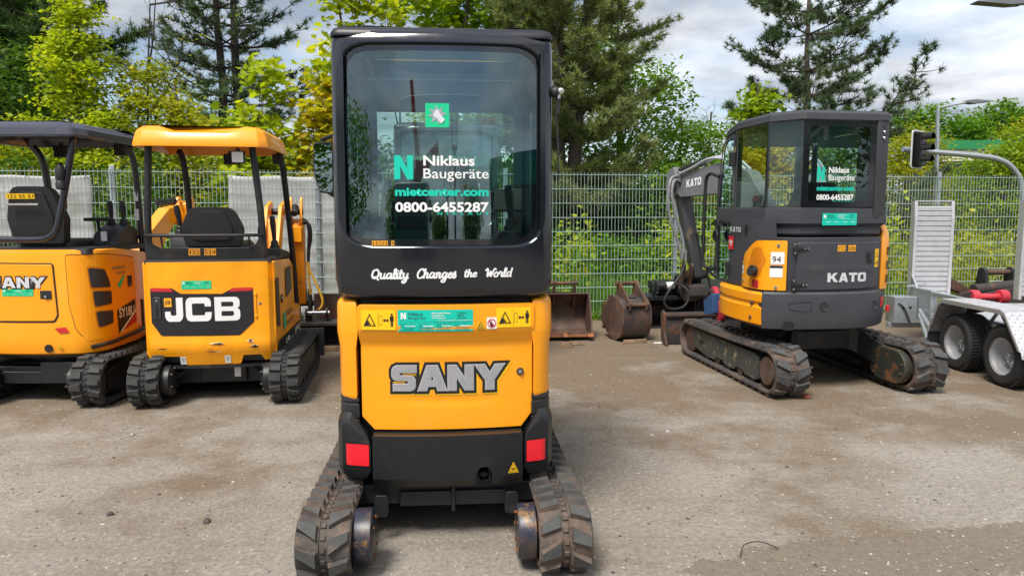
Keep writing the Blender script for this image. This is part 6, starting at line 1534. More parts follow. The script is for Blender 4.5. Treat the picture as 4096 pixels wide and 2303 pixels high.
    mb = MB(); mb.plan(vc, [(.862, 0), (.90, -.004), (1.28, -.004), (1.36, .01), (1.42, .04)]); v = mb.build('vent_cover', orange, T, ang=40)
    for z in (1.19, 1.07, .95):
        q = MB(); q.plan([(.42, .19), (.475, .25), (.55, .38), (.52, .40), (.44, .27)], [(z - .035, 0), (z + .035, 0)]); q.build('vent_slot', blk, v)
    # ---- cab
    A, B, Cc, D, E_ = (.335, .14), (-.445, .115), (-.635, .345), (-.705, .80), (-.70, 1.14)
    zt, zb = 2.30, 1.56
    frame = greyp
    # lower cab wall with a faceted overhang
    lo = [A, B, Cc, D, E_, (-.58, 1.45), (.25, 1.45), (.335, 1.3)]
    mb = MB(); mb.plan(lo, [(1.33, .03), (1.345, .02), (1.40, .02), (1.43, -.012), (1.50, -.012), (1.555, -.008), (1.565, .002)]); mb.build('cab_lower_wall', frame, T, ang=20)
    ll = [(-.62, .36), (-.70, .80), (-.70, .84), (-.60, .84), (-.56, .5), (-.58, .2)]
    mb = MB(); mb.plan([(-.66, .30), (-.73, .50), (-.735, .82), (-.68, .84), (-.60, .5), (-.60, .2)], [(.87, 0), (1.25, 0), (1.46, .01)]); mb.build('cab_side_wall', frame, T)
    # roof
    ro = [(.34, .11), (-.45, .085), (-.64, .325), (-.71, .80), (-.66, 1.12), (-.55, 1.36), (.22, 1.36), (.34, 1.2)]
    zr = lambda d: (lambda x, y: 2.305 + d - .07 * max(0, y - .45) ** 1.3 - .16 * max(0, y - 1.05))
    mb = MB(); mb.plan(rpoly(ro, .03, 3), [(zr(-.03), .012), (zr(-.02), 0), (zr(.03), .004), (zr(.055), .03), (zr(.062), .10)]); mb.build('roof', frame, T, ang=40)
    # posts
    def post(a, w, z0, z1, lean=(0, 0), name='cab_post'):
        mb = MB(); x, y = a
        mb.loft([[(x - w, y - w, z0), (x + w, y - w, z0), (x + w, y + w, z0), (x - w, y + w, z0)], [(x - w + lean[0], y - w + lean[1], z1), (x + w + lean[0], y - w + lean[1], z1), (x + w + lean[0], y + w + lean[1], z1), (x - w + lean[0], y + w + lean[1], z1)]])
        return mb.build(name, frame, T, .006)
    rp = MB(); rp.plan(rpoly([(.215, .105), (.335, .13), (.345, .20), (.335, .40), (.22, .40)], .02), [(1.46, .02), (1.50, 0), (2.30, 0)]); rp = rp.build('cab_rear_post', frame, T, ang=40)
    for z in (2.14, 2.19): q = MB(); q.ball((.275, .112, z), .014, 6); q.build('bolt', steel, rp)
    for z in (2.24, 2.29): q = MB(); q.ball((.275, .112, z), .010, 6); q.build('bolt_hole', blk, rp)
    post((-.448, .127), .008, 1.56, 2.30, name='corner_seal'); post((-.630, .352), .010, 1.56, 2.29, (.004, 0), name='corner_seal'); post((-.69, .80), .026, .86, 2.26, (.01, 0)); post((-.575, 1.42), .03, .9, 1.9, (.0, -.04)); post((.25, 1.40), .03, .9, 2.2)
    # door frame with rounded top, glass, handle, grab bar
    DX = lambda off: (lambda u, v: Vector((-.70 + off + .06 * max(0, v - 1.8) ** 2 + .10 * max(0, u - .95), u, v)))
    do = rpoly([(.83, .865), (1.17, .865), (1.22, 1.6), (1.10, 2.20), (.83, 2.235)], [.02, .03, .2, .20, .02], 6)
    di = rpoly([(.855, .89), (1.145, .89), (1.19, 1.6), (1.075, 2.165), (.855, 2.20)], [.02, .03, .2, .18, .02], 6)
    dof = shape('door_frame', [do, di], frame, T, xf=DX(-.022), step=None); shape('door_frame', [do, di], frame, T, xf=DX(.006), step=None)
    shape('door_glass', [di], glassk, T, xf=DX(-.012), step=None)
    q = MB(); q.box((-.735, 1.10, 1.42), (.04, .10, .07)); dh = q.build('door_handle', blackpl, T, .01); q = MB(); q.lathe([(.05, -.01), (.06, 0), (.05, .01), (.038, .01), (.038, -.01)], (-.75, 1.10, 1.30), 'x', 18); q.build('handle_ring', blackpl, dh)
    for z in (2.0, 1.0): q = MB(); q.box((-.735, .82, z), (.05, .05, .13)); q.build('door_hinge', blackpl, T, .008)
    tubes('grab_bar', [(-.70, 1.16, 1.86), (-.74, 1.25, 1.89), (-.745, 1.31, 1.88), (-.75, 1.36, 1.82), (-.75, 1.38, 1.5), (-.75, 1.38, 1.05), (-.74, 1.34, .98), (-.70, 1.2, .97)], .017, blackpl, T, 10)
    # panes (with dark borders like the real bonded glass)
    def pane(name, p0, p1, z0a, z0b, z1a, z1b, border=.05, both=True):
        p0, p1 = Vector((*p0, 0)), Vector((*p1, 0)); d = p1 - p0; w = d.length; d.normalize()
        n = Vector((d.y, -d.x, 0))
        f = lambda off: (lambda u, v: p0 + d * u + n * off + Vector((0, 0, v)))
        o_ = [(0, z0a), (w, z0b), (w, z1b), (0, z1a)]
        i_ = rpoly([(border, z0a + border), (w - border, z0b + border), (w - border, z1b - border), (border, z1a - border)], .03)
        shape(name, [i_], glassk, T, xf=f(.0), step=None); shape(name + '_border', [o_, i_], blk_gloss, T, xf=f(.001), step=None)
        return f
    f = pane('rear_window', B, (.215, .128), 1.565, 1.565, 2.285, 2.285, .055)
    window_sticker(T, (.125, .475, 1.605, 1.905), xf=f(.004))
    pane('corner_window', Cc, B, 1.565, 1.565, 2.28, 2.285, .004)
    pane('side_window', D, Cc, 1.475, 1.565, 2.255, 2.28, .02)
    q = MB(); q.add([(.328, .42, 1.58), (.328, 1.30, 1.58), (.328, 1.30, 2.22), (.328, .42, 2.22)], [(0, 1, 2, 3)]); q.build('right_window', glassk, T, recalc=False)
    q = MB(); q.add([(-.55, 1.44, 1.0), (.24, 1.44, 1.0), (.24, 1.36, 2.2), (-.55, 1.36, 2.2)], [(0, 1, 2, 3)]); q.build('windscreen', glassk, T, recalc=False)
    fl = plane_xf((-.20, .10, 0), (1, .03, 0), (0, 0, 1))
    company_sticker(T, (-.26, .06, 1.415, 1.515), xf=lambda u, v: Vector((u, .122 - .02 + .033 * (u + .2) - .0, v)), fine=False)
    # decals on the left cab wall
    W_ = lambda off: (lambda u, v: Vector((-.722 - off + .14 * max(0, .62 - u), .84 - (.84 - u), v)))
    shape('lettering', fit_loops(logo_loops('KATO', .1), (.0, 1.0, 0, 1)), silverlt, T, xf=lambda u, v: Vector((-.742, .80 - u * .22, 1.345 + v * .045)), step=None)
    st = shape('wifi_sticker', [[(0, 0), (.105, 0), (.105, .12), (0, .12)]], redp, T, xf=lambda u, v: Vector((-.742, .82 - u, 1.185 + v)), step=None)
    arcs = []
    for r in (.018, .034, .05): arcs.append(circ(.052, .035, r, 10, 35, 145) + circ(.052, .035, r - .008, 10, 35, 145)[::-1])
    shape('pictogram', arcs + [circ(.052, .038, .008, 8)], white, st, xf=lambda u, v: Vector((-.7445, .82 - u, 1.185 + v)), step=None)
    q = MB(); q.box((-.738, .50, 1.38), (.01, .03, .07)); q.build('lock', blk, T)
    # inside
    q = MB(); q.plan([(.30, .2), (-.42, .2), (-.58, .4), (-.65, .85), (-.62, 1.35), (.25, 1.35)], [(.88, 0), (.92, 0)]); q.build('cab_floor', greyd, T)
    seat(T, -.14, .42, 1.32, .48, .46); lever(T, -.50, .82, 1.35, .33, tilt=.05); lever(T, -.56, .70, 1.30, .34, 'safety_lever', knob=redp); lever(T, .18, .85, 1.35, .3)
    q = MB(); q.plan(rrect(-.58, -.40, .6, 1.0, .03), [(.92, 0), (1.36, 0), (1.40, .03)]); q.build('side_console', greyd, T)
    q = MB(); q.cyl((-.4, .6, 2.20), (.28, .5, 2.22), .006, 6); q.build('blind_rod', steel, T)
    tubes('aerial', [(.345, .30, 2.24), (.365, .30, 2.34), (.40, .30, 2.46)], .004, blackpl, T, 6)
    # ---- boom, arm, hoses, coupler, tilting grading bucket
    elbow = Vector((-.37, 3.0, 1.86)); root = Vector((.10, 1.35, 1.15))
    dirb = Vector((-.27, .963, 0)).normalized(); side = Vector((dirb.y, -dirb.x, 0))
    def slab(pts, w, name, mat, off=0, bev=.006, axis=None):
        # pts: (distance back from the elbow along the boom plane, z)
        mb = MB(); n = len(pts); V = []
        for s in (-1, 1):
            for a, z in pts: V.append(elbow - dirb * a + side * (off + s * w / 2) + Vector((0, 0, z - elbow.z)))
        mb.add(V, [list(range(n)), list(range(2 * n - 1, n - 1, -1))] + [(i, n + i, n + (i + 1) % n, (i + 1) % n) for i in range(n)])
        return mb.build(name, mat, T, bev)
    bm_ = slab(rpoly([(-.06, 1.80), (-.04, 1.90), (.16, 1.97), (.75, 2.06), (1.25, 1.95), (1.75, 1.30), (1.85, .75), (1.68, .70), (1.45, 1.25), (1.05, 1.66), (.72, 1.72), (.10, 1.69)], .03), .15, 'boom', boom_sheen_grey)
    lx = lambda off: (lambda u, v: elbow - dirb * u - side * (.075 + off) + Vector((0, 0, v - elbow.z)))
    shape('lettering', fit_loops(logo_loops('KATO', .1), (0, 1, 0, 1)), white, bm_, xf=lambda u, v: lx(.004)(.22 + (1 - u) * .0 + u * .27, 1.80 + v * .09 + u * .03), step=None)
    slab(rpoly([(-.12, 2.02), (-.02, 2.06), (.06, 1.90), (.02, 1.70), (-.14, 1.68), (-.17, 1.85)], .03), .20, 'elbow_bracket', boom_sheen_grey)
    q = MB(); q.cyl(elbow - side * .12 + Vector((0, 0, -.06)), elbow + side * .12 + Vector((0, 0, -.06)), .04, 16); q.build('elbow_pin', rust, T)
    def along(p, z, off): return elbow - dirb * p + side * off + Vector((0, 0, z - elbow.z))
    for i, off in enumerate((-.10, -.06, -.02, .05)):
        tubes('hydraulic_pipe', [along(.02, 1.93 + i * .01, off), along(.12, 1.97 + i * .015, off), along(.35, 2.03 + i * .012, off), along(.62, 2.11 + i * .01, off), along(.9, 2.09 + i * .01, off), along(1.15, 1.97, off)], .015, pipem, T, 8)
    q = MB(); q.cyl(along(-.05, 2.0, .0), along(.42, 2.09, .0), .042, 14); r_ = q.build('arm_ram', blackm, T); q = MB(); q.cyl(along(-.12, 1.985, 0), along(-.04, 2.0, 0), .03, 12); q.build('rod', chrome, r_)
    q = MB(); q.box(along(.08, 1.93, -.09), (.03, .10, .12)); q.build('pipe_clamp', steel, T, .004)
    # stick
    foot = Vector((-.09, 3.10, .74))
    def stick_pt(t, a, b):   # t along, a across (x), b depth
        p = elbow.lerp(foot, t); return p + Vector((a, b, 0))
    mb = MB(); loops = []
    for t, w, d in ((-.02, .07, .09), (.0, .075, .10), (.5, .072, .085), (1.0, .065, .06), (1.03, .05, .05)): loops.append([stick_pt(t, -w, -d), stick_pt(t, w, -d), stick_pt(t, w, d), stick_pt(t, -w, d)])
    mb.loft(loops); mb.build('dipper_arm', stickm, T, .008)
    q = MB(); q.cyl(foot + Vector((-.13, 0, 0)), foot + Vector((.12, 0, 0)), .055, 16); q.build('arm_foot', rust, T)
    ln = MB()
    for x in (-.12, -.02): ln.prism(capsule((3.02, .84), (3.10, .60), .045, .05), 'x', foot.x + x - .10, foot.x + x - .07)
    ln.build('bucket_link', rust, T, .004)
    cp = MB(); cp.prism(rpoly([(2.98, .62), (3.22, .62), (3.28, .46), (3.10, .40), (2.96, .48)], .03), 'x', foot.x - .15, foot.x + .10); cp.build('quick_hitch', rustdark, T, .006)
    q = MB()
    for k in (0, 1): q.prism([(3.0, .50), (3.08, .50), (3.06, .36), (3.03, .38)], 'x', foot.x + .0 + k * .05, foot.x + .03 + k * .05)
    q.build('hitch_claw', blackm, T, .004)
    e = elbow
    hp = [[along(.05, 1.90, -.10), e + Vector((-.13, -.10, .0)), e + Vector((-.15, -.12, -.15)), e + Vector((-.10, -.13, -.40)), e + Vector((-.02, -.13, -.62)), e + Vector((.02, -.13, -.85))],
          [along(.03, 1.94, -.12), e + Vector((-.17, -.10, .02)), e + Vector((-.20, -.12, -.2)), e + Vector((-.16, -.13, -.45)), e + Vector((-.06, -.13, -.72)), e + Vector((-.01, -.13, -.90))]]
    for p in hp: tubes('hose', p, .017, hose_grey, T, 8)
    for p in ([e + Vector((.0, -.13, -.86)), e + Vector((.0, -.15, -1.02)), e + Vector((-.09, -.18, -1.16)), e + Vector((-.20, -.2, -1.30)), e + Vector((-.25, -.2, -1.42)), e + Vector((-.18, -.2, -1.50)), e + Vector((-.02, -.2, -1.49)), e + Vector((.06, -.18, -1.40)), e + Vector((.05, -.15, -1.28)), e + Vector((-.02, -.1, -1.22))], [e + Vector((.20, -.05, -.60)), e + Vector((.28, -.08, -.95)), e + Vector((.42, -.10, -1.12)), e + Vector((.56, -.10, -1.18))], [foot + Vector((.10, -.05, .1)), foot + Vector((.14, -.1, -.15)), foot + Vector((.22, -.1, -.28)), foot + Vector((.32, 0, -.30))]): tubes('hose', p, .015, blackpl, T, 8)
    for dx_ in (-.01, .03): q = MB(); q.cyl(e + Vector((dx_, -.13, -.80)), e + Vector((dx_ - .01, -.13, -.92)), .022, 10); q.build('hose_coupling', steel, T)
    # grading bucket
    bk = MB(); prof = [(3.42, .42), (3.50, .47), (3.75, .42), (3.92, .26), (3.92, .10), (3.80, .01), (3.52, .0), (3.52, .015), (3.78, .03), (3.88, .11), (3.88, .25), (3.74, .38), (3.50, .43), (3.43, .40)]
    bk.prism(prof, 'x', -.66, .80); bk = bk.build('grading_bucket', bucket_blk, T, .003)
    for xx in (-.68, .80): q = MB(); q.prism(rpoly([(3.50, .0), (3.80, .0), (3.94, .10), (3.94, .30), (3.78, .50), (3.62, .62), (3.46, .46), (3.50, .25)], .03), 'x', xx, xx + .02); q.build('bucket_cheek', bucket_blk, bk, .003)
    q = MB(); q.bx(.06, .075, 3.50, 3.86, .02, .40); q.build('bucket_rib', bucket_blk, bk)
    q = MB(); q.bx(-.66, .80, 3.405, 3.425, .385, .43); q.build('bucket_lip_bar', blackm, bk, .004)
    tp = MB(); tp.prism([(3.44, .47), (3.90, .50), (3.90, .60), (3.50, .56)], 'x', -.45, .62); tp.build('tilt_frame', blackm, T, .006)
    tp = MB(); tp.prism(rpoly([(3.30, .48), (3.62, .48), (3.50, .70), (3.20, .72)], .03), 'x', foot.x - .14, foot.x + .12); tp.build('tilt_bracket', blackm, T, .006)
    q = MB(); q.cyl((-.48, 3.42, .56), (-.18, 3.42, .58), .045, 16); r_ = q.build('tilt_ram', blackm, T); q = MB(); q.cyl((-.18, 3.42, .58), (.02, 3.42, .59), .024, 12); q.build('rod', chrome, r_); q = MB(); q.cyl((-.37, 3.42, .5675), (-.27, 3.42, .5735), .047, 16); q.build('ram_label', white, r_)
    for x in (-.56, -.50): q = MB(); q.prism(rpoly([(3.36, .50), (3.55, .46), (3.48, .62), (3.40, .62)], .02), 'x', x, x + .02); q.build('ram_bracket', blackm, T, .003)
    return T
rubber_dirty2 = worn('dusty_track_rubber_grey', (.048, .044, .042), (.12, .080, .060), .50, 5, .85, dust=(.13, .095, .075), dust_amt=.50, bump=.3)
rubber_top2 = paint('worn_lug_rubber_grey', (.060, .063, .066), .78, var=.3, scale=12, dirt=(.10, .085, .072), dirt_amt=.6, bump=.4, fine=35)
motor_mat = worn('motor_cover_paint', (.030, .034, .026), (.20, .085, .03), .56, 8, .5, dust=(.19, .10, .045), dust_amt=.50)
stickm = worn('scraped_arm_paint', (.095, .098, .11), (.30, .215, .14), .56, 6, .5, dust=(.16, .115, .08), dust_amt=.58, stretch=(1.4, 1.4, .6))
bucket_blk = worn('black_bucket_paint', (.020, .021, .023), (.09, .052, .035), .55, 4, .5, dust=(.095, .068, .05), dust_amt=.52, bump=.2)
blk_gloss = paint('black_bonded_border', (.008, .009, .011), .06, coat=.8, var=.05)
pipem = paint('zinc_plated_pipe', (.62, .62, .66), .3, .5, var=.05)
boom_sheen_grey = paint('sheen_lit_charcoal', (.155, .158, .17), .4, var=.15, dirt=(.17, .15, .13), dirt_amt=.58, dirt_scale=5)  # charcoal lightened: sky sheen on the boom is put into its colour
hose_grey = paint('grey_braided_hose', (.22, .22, .23), .45, var=.2, bump=.4, fine=150)
kato()
# ------------------------------------------------------------------ second cab machine, seen only through the rear window of the first
main_excavator('plain_cab_excavator', 'black cabbed excavator by the fence, seen through the big cab window', (-.60, 6.95, 0), 8.5, lettered=False)
# ------------------------------------------------------------------ loose buckets on the ground
def open_bucket():
    T = thing('toothed_bucket', 'rusty wide bucket lying open toward the camera with three orange teeth', 'bucket', (.50, 8.62, 0), 6)
    w = .92
    prof = [(0, .05), (.22, .035), (.36, .07), (.46, .18), (.48, .32), (.42, .44), (.30, .52), (.24, .54), (.235, .525), (.29, .50), (.405, .425), (.46, .32), (.44, .19), (.35, .085), (.22, .052), (0, .068)]
    mb = MB(); mb.prism(prof, 'x', -w / 2, w / 2); mb.build('shell', rust, T, .003)
    for sx in (-1, 1):
        mb = MB(); mb.prism(rpoly([(-.02, .04), (.22, .03), (.38, .06), (.48, .18), (.50, .33), (.43, .46), (.27, .55), (.20, .54), (.10, .30)], .02), 'x', sx * w / 2 - .011, sx * w / 2 + .011); mb.build('cheek', rust, T, .003)
    mb = MB(); mb.bx(-w / 2, w / 2, -.035, .02, .045, .066); mb.build('cutting_edge', rustlight, T, .003)
    for x in (-.20, .12, .43):
        mb = MB(); mb.prism([(-.09, .055), (.02, .04), (.03, .085), (-.02, .095)], 'x', x - .035, x + .035); mb.build('tooth', rustlight, T, .006)
    for x in (.03, .28):
        mb = MB(); mb.prism(capsule((.38, .40), (.28, .66), .06, .035), 'x', x, x + .028); mb.build('ear', rust, T, .004)
    for z, y in ((.655, .28), (.52, .36)): mb = MB(); mb.cyl((-.30, y, z), (.33, y, z), .022, 12); mb.build('pin', rust, T)
open_bucket()
def upright_bucket():
    T = thing('upright_bucket', 'narrow rusty digging bucket standing with its round back to the camera', 'bucket', (1.30, 8.98, 0), 199)
    w = .36; s = .56
    prof = [(.02, .12), (.14, .03), (.30, .0), (.44, .07), (.51, .22), (.49, .40), (.40, .50), (.20, .53)]
    inn = [(p[0] - (.016 if p[0] > .3 else 0), p[1] + (.016 if p[1] < .3 else -.016)) for p in prof]
    mb = MB(); mb.prism(prof + inn[::-1], 'x', -w / 2, w / 2); mb.build('shell', rustdark2, T, .003)
    for sx in (-1, 1):
        mb = MB(); mb.prism(rpoly(prof + [(.12, .52), (-.02, .30)], .02), 'x', sx * w / 2 - .010, sx * w / 2 + .010); mb.build('cheek', rust, T, .003)
        mb = MB(); mb.prism([(-.06, .22), (.02, .12), (.06, .16), (.05, .45), (.02, .45)], 'x', sx * (w / 2 + .012), sx * (w / 2 + .024)); mb.build('side_cutter', rust, T, .003)
        mb = MB(); mb.prism(rpoly([(.30, .48), (.52, .36), (.54, .46), (.26, .70), (.20, .70), (.18, .52)], .025), 'x', sx * .11 - .012, sx * .11 + .012); mb.build('ear', rust, T, .004)
    for y, z in ((.225, .67), (.50, .44)): mb = MB(); mb.cyl((-.15, y, z), (.15, y, z), .024, 14); mb.build('pin', rust, T)
    mb = MB(); mb.bx(-w / 2, w / 2, -.08, .03, .10, .12); mb.build('cutting_edge', rust, T, .003)
    mb = MB(); mb.box((.0, .36, .525), (.10, .05, .004), (-20, 0, 0)); mb.build('maker_plate', steel, T)
rustdark2 = worn('dark_worn_bucket_steel', (.050, .046, .048), (.12, .062, .042), .50, 4, .55, dust=(.14, .10, .075), dust_amt=.56, bump=.2)
upright_bucket()
def debris(name, label, cat, poly_pts, h, loc, rz, mat):
    mb = MB(); mb.plan(poly_pts, [(0, .004), (h * .4, 0), (h, .006)]); o = mb.build(name, mat, None, .002); o.location = loc; o.rotation_euler = (0, 0, R(rz)); tag(o, label, cat)
    return o
debris('wood_offcut', 'broken brown board lying under the upright bucket', 'wood', [(-.16, -.03), (.14, -.045), (.18, .02), (-.12, .04)], .04, (1.42, 8.47, 0), 18, wood)
debris('wood_offcut', 'pale splintered plank end in front of the toothed bucket', 'wood', [(-.07, -.03), (.05, -.045), (.07, .03), (-.05, .04)], .06, (.62, 8.20, 0), 10, wood)
debris('wood_offcut', 'thin wooden slat behind the plank end by the toothed bucket', 'wood', [(-.08, -.018), (.09, -.014), (.09, .016), (-.08, .018)], .03, (.74, 8.34, 0), 5, wood)
debris('paper_scrap', 'flat pale paper scrap between upright bucket and dozer blade', 'litter', [(-.09, -.02), (.08, -.03), (.10, .02), (-.05, .03)], .006, (1.72, 8.48, 0), 8, white)
debris('timber_batten', 'long pale timber batten on the ground behind the excavator track', 'wood', [(-.3, -.03), (.3, -.03), (.3, .03), (-.3, .03)], .05, (-1.95, 8.02, 0), 8.5, wood)
def stone(label, loc, r, mat, seed, name='stone'):
    rnd = random.Random(seed); mb = MB(); loops = []
    for i, (z, k) in enumerate(((.0, .7), (.35, 1), (.7, .8), (.95, .35))):
        loops.append([(r * k * math.cos(6.283 * j / 9) * rnd.uniform(.75, 1.2), r * k * math.sin(6.283 * j / 9) * rnd.uniform(.7, 1.15), z * r * 1.2 + rnd.uniform(-.1, .1) * r) for j in range(9)])
    mb.loft(loops); o = mb.build(name, mat, None, ang=25); o.location = (loc[0], loc[1], -.004); tag(o, label, 'stone')
stone('small dark lump of asphalt on the ground left of the big excavator', (-1.52, 3.53), .022, stoned, 1)
stone('reddish broken brick chip on the ground behind the charcoal excavator track', (2.43, 5.95), .035, brick, 2, 'brick_chip')
stone('single pale pebble on the gravel left of centre', (-2.62, 4.95), .018, stonem, 3)
stone('dark stone chip at the far lower left', (-2.05, 3.62), .02, stoned, 4)
stone('pale round pebble in the lower right of the yard', (2.06, 3.42), .011, stonem, 5)
mb = MB(); mb.tube(smooth_line([(1.02, 3.15, .006), (1.06, 3.22, .03), (1.14, 3.24, .035), (1.22, 3.23, .006)], 5), .0025, 6); o = mb.build('twig', barkd, None); tag(o, 'curved dark twig lying on the gravel right of the big track', 'twig')
# loose grit over the concrete
rng = np.random.default_rng(5)
n = 15000; P = np.stack([rng.uniform(-5, 6, n), 2.1 + 7.6 * rng.random(n) ** 1.5, np.zeros(n)], 1); P[:, 0] *= P[:, 1] / 6.5
r = np.clip(rng.lognormal(-5.45, .42, n), .002, .016)
octv = np.array([[1, 0, .15], [.3, .9, .1], [-.8, .5, .2], [-.7, -.6, .1], [.4, -.9, .15], [0, 0, .75]]); octf = np.array([[0, 1, 5], [1, 2, 5], [2, 3, 5], [3, 4, 5], [4, 0, 5]])
an = rng.uniform(0, 6.283, n); ca, sa = np.cos(an), np.sin(an)
j = octv[None] * rng.uniform(.6, 1.3, (n, 6, 3)); V = np.stack([j[..., 0] * ca[:, None] - j[..., 1] * sa[:, None], j[..., 0] * sa[:, None] + j[..., 1] * ca[:, None], j[..., 2]], -1) * r[:, None, None] + P[:, None, :]
T_ = (octf[None] + (np.arange(n) * 6)[:, None, None]).reshape(-1, 3)
gmat = NT('loose_grit'); at_ = gmat.n('ShaderNodeAttribute'); at_.attribute_name = 'tint'; gmat.bsdf(gmat.ramp(at_.outputs['Fac'], .1, .9, (.07, .06, .05, 1), (.40, .365, .315, 1)), .9)
o = tri_mesh('gravel', V.reshape(-1, 3), T_, np.repeat(rng.random(n), 6), gmat.m); tag(o, 'loose grit scattered over the yard', 'gravel', kind='stuff')

# ------------------------------------------------------------------ tandem trailer with aluminium ramps
def trailer():
    T = thing('plant_trailer', 'galvanised tandem axle plant trailer with chequer plate mudguard and upright ramps, right edge', 'trailer', (4.28, 0, 0), 0)
    def wheel(y):
        t = MB()
        prof = [(.165, .004), (.185, -.004), (.235, .0), (.258, .018), (.268, .045), (.270, .125), (.268, .205), (.258, .232), (.235, .25), (.165, .246)]
        t.lathe(prof, (0, y, .27), 'x', 40, caps=False)
        ty = t.build('tyre', tyrem, T, ang=30)
        tr = MB()
        for xx, ph in ((.045, 0), (.205, .5)):
            for k in range(56):
                a = 6.283 * (k + ph) / 56; c, s = math.cos(a), math.sin(a); tr.box((xx, y + c * .2705, .27 + s * .2705), (.055, .014, .010), (math.degrees(a) - 90, 0, 0))
        for xx in (.085, .125, .165):
            for k in range(44):
                a = 6.283 * (k + .3) / 44; c, s = math.cos(a), math.sin(a); tr.box((xx, y + c * .271, .27 + s * .271), (.026, .034, .010), (math.degrees(a) - 90, 0, 8))
        o = tr.build('tread_block', tyrem, ty); tag(o, kind='stuff')
        r = MB(); r.lathe([(.178, .0), (.182, .004), (.172, .014), (.160, .02), (.156, .05), (.145, .055), (.142, .085), (.128, .09), (.122, .12), (.085, .125), (.07, .11), (.03, .11), (.002, .11)], (0, y, .27), 'x', 36, caps=False); rm = r.build('rim', rimm, T, ang=30)
        h = MB(); h.lathe([(.036, .11), (.036, .07), (.028, .055), (.012, .05)], (0, y, .27), 'x', 18); h.build('hub_cap', galv, rm)
        for k in range(5):
            a = R(72 * k + 18); h = MB(); h.cyl((.115, y + .065 * math.cos(a), .27 + .065 * math.sin(a)), (.095, y + .065 * math.cos(a), .27 + .065 * math.sin(a)), .010, 6); h.build('wheel_nut', steel, rm)
    wheel(7.05); wheel(6.36)
    # mudguard: folded plate, diamonds raised on it, dark lining and flap
    pth = [(7.46, .30), (7.30, .635), (7.24, .665), (6.36, .675), (6.30, .655), (6.07, .36), (6.05, .30)]
    g = MB(); up = [(y, z + .006) for y, z in pth]; g.prism(pth + up[::-1], 'x', -.03, .30); g = g.build('mudguard', alu, T, .003)
    e = MB(); e.prism([(7.46, .30), (7.30, .635), (7.24, .665), (6.36, .675), (6.30, .655), (6.07, .36), (6.10, .36), (6.30, .62), (6.36, .64), (7.23, .63), (7.28, .60), (7.43, .30)], 'x', -.036, -.031); e.build('mudguard_rim', alu, g)
    d = MB(); segs = list(zip(pth, pth[1:]))
    for (a, b) in segs:
        L_ = math.hypot(b[0] - a[0], b[1] - a[1]); n_ = int(L_ / .035); an_ = math.degrees(math.atan2(b[1] - a[1], b[0] - a[0]))
        for i in range(n_):
            for k in range(9):
                t_ = (i + .5) / n_; yy, zz = a[0] + (b[0] - a[0]) * t_, a[1] + (b[1] - a[1]) * t_ + .008
                d.box((-.01 + k * .036, yy, zz), (.030, .007, .004), (an_, 0, 45 if (i + k) % 2 else -45))
    o = d.build('chequer_pattern', alu, g); tag(o, kind='stuff')
    f = MB(); f.prism([(7.44, .30), (7.28, .62), (6.36, .64), (6.36, .60), (7.0, .58), (7.24, .52), (7.36, .30)], 'x', .27, .29); f.build('mudguard_inner', blackpl, T)
    f = MB(); f.bx(-.03, .28, 7.445, 7.455, .10, .31); f.build('mud_flap', blackpl, T)
    # chassis side: rails and zigzag struts
    X0 = .33
    for z0, z1 in ((.595, .645), (.30, .36)):
        f = MB(); f.bx(X0, X0 + .06, 4.6, 8.45, z0, z1); f.build('side_rail', galv, T, .006)
    y = 8.05; k = 0
    while y > 4.8:
        f = MB(); f.prism(bar_plate((y, .36), (y - .22, .595), .028, .028) if k % 2 == 0 else bar_plate((y, .595), (y - .22, .36), .028, .028), 'x', X0 + .02, X0 + .04); f.build('strut', galv, T); y -= .22; k += 1
    f = MB(); f.bx(X0 - .005, X0 + .065, 8.05, 8.50, .30, .66); f.build('corner_plate', galv, T, .006)
    f = MB(); f.bx(.06, .32, 8.30, 8.50, .26, .56); lb = f.build('lamp_box', galv, T, .006)
    for xx in (.16, .24): q = MB(); q.cyl((xx, 8.30, .44), (xx, 8.296, .44), .016, 12); q.build('cable_hole', blk, lb)
    tubes('cable', [(.10, 8.29, .49), (.16, 8.28, .44), (.20, 8.275, .35), (.24, 8.28, .27)], .008, blackpl, T, 7)
    f = MB(); f.bx(.04, 2.0, 8.36, 8.44, .20, .255); f.build('rear_bumper', galv, T, .006)
    f = MB(); f.box((.02, 8.38, .42), (.03, .05, .07)); f.build('marker_lamp', redp, T, .006)
    for (a, b) in (((.30, 8.20, .42), (.10, 7.55, .25)), ((.33, 8.0, .40), (.14, 7.5, .22)), ((.27, 8.15, .38), (.06, 7.6, .20))):
        tubes('support_leg', [a, b], .022, galv, T, 10)
    f = MB(); f.bx(X0 + .06, 1.75, 4.6, 8.45, .44, .47); f.build('load_bed', alu, T)
    f = MB(); f.prism([(8.5, .64), (8.5, .80), (8.36, .64)], 'x', X0 + .01, X0 + .03); f.build('gusset', galv, T); tubes('ramp_spring', [(X0 - .08, 8.42, .66), (X0 + .14, 8.42, .70)], .016, steel, T)
    # ramps
    for x0, zz in ((.345, 1.635), (1.60, 1.64)):
        w = .46
        for sx in (0, 1):
            f = MB(); xx = x0 + sx * (w - .035); f.prism(rpoly([(8.50, .50), (8.60, .50), (8.60, zz), (8.52, zz), (8.50, zz - .2)], .01), 'x', xx, xx + .035); f.build('ramp_rail', alu, T, .004)
        k = int((zz - .56) / .058)
        for i in range(k):
            z = .54 + i * .058; f = MB(); f.prism([(8.535, z), (8.515, z + .008), (8.515, z + .046), (8.530, z + .0575), (8.555, z + .0575), (8.555, z)], 'x', x0 + .036, x0 + w - .036); f.build('ramp_slat', alu, T)
        f = MB(); f.bx(x0, x0 + w, 8.52, 8.56, zz + .0, zz + .012); f.build('ramp_cap', alu, T, .002)
    return T
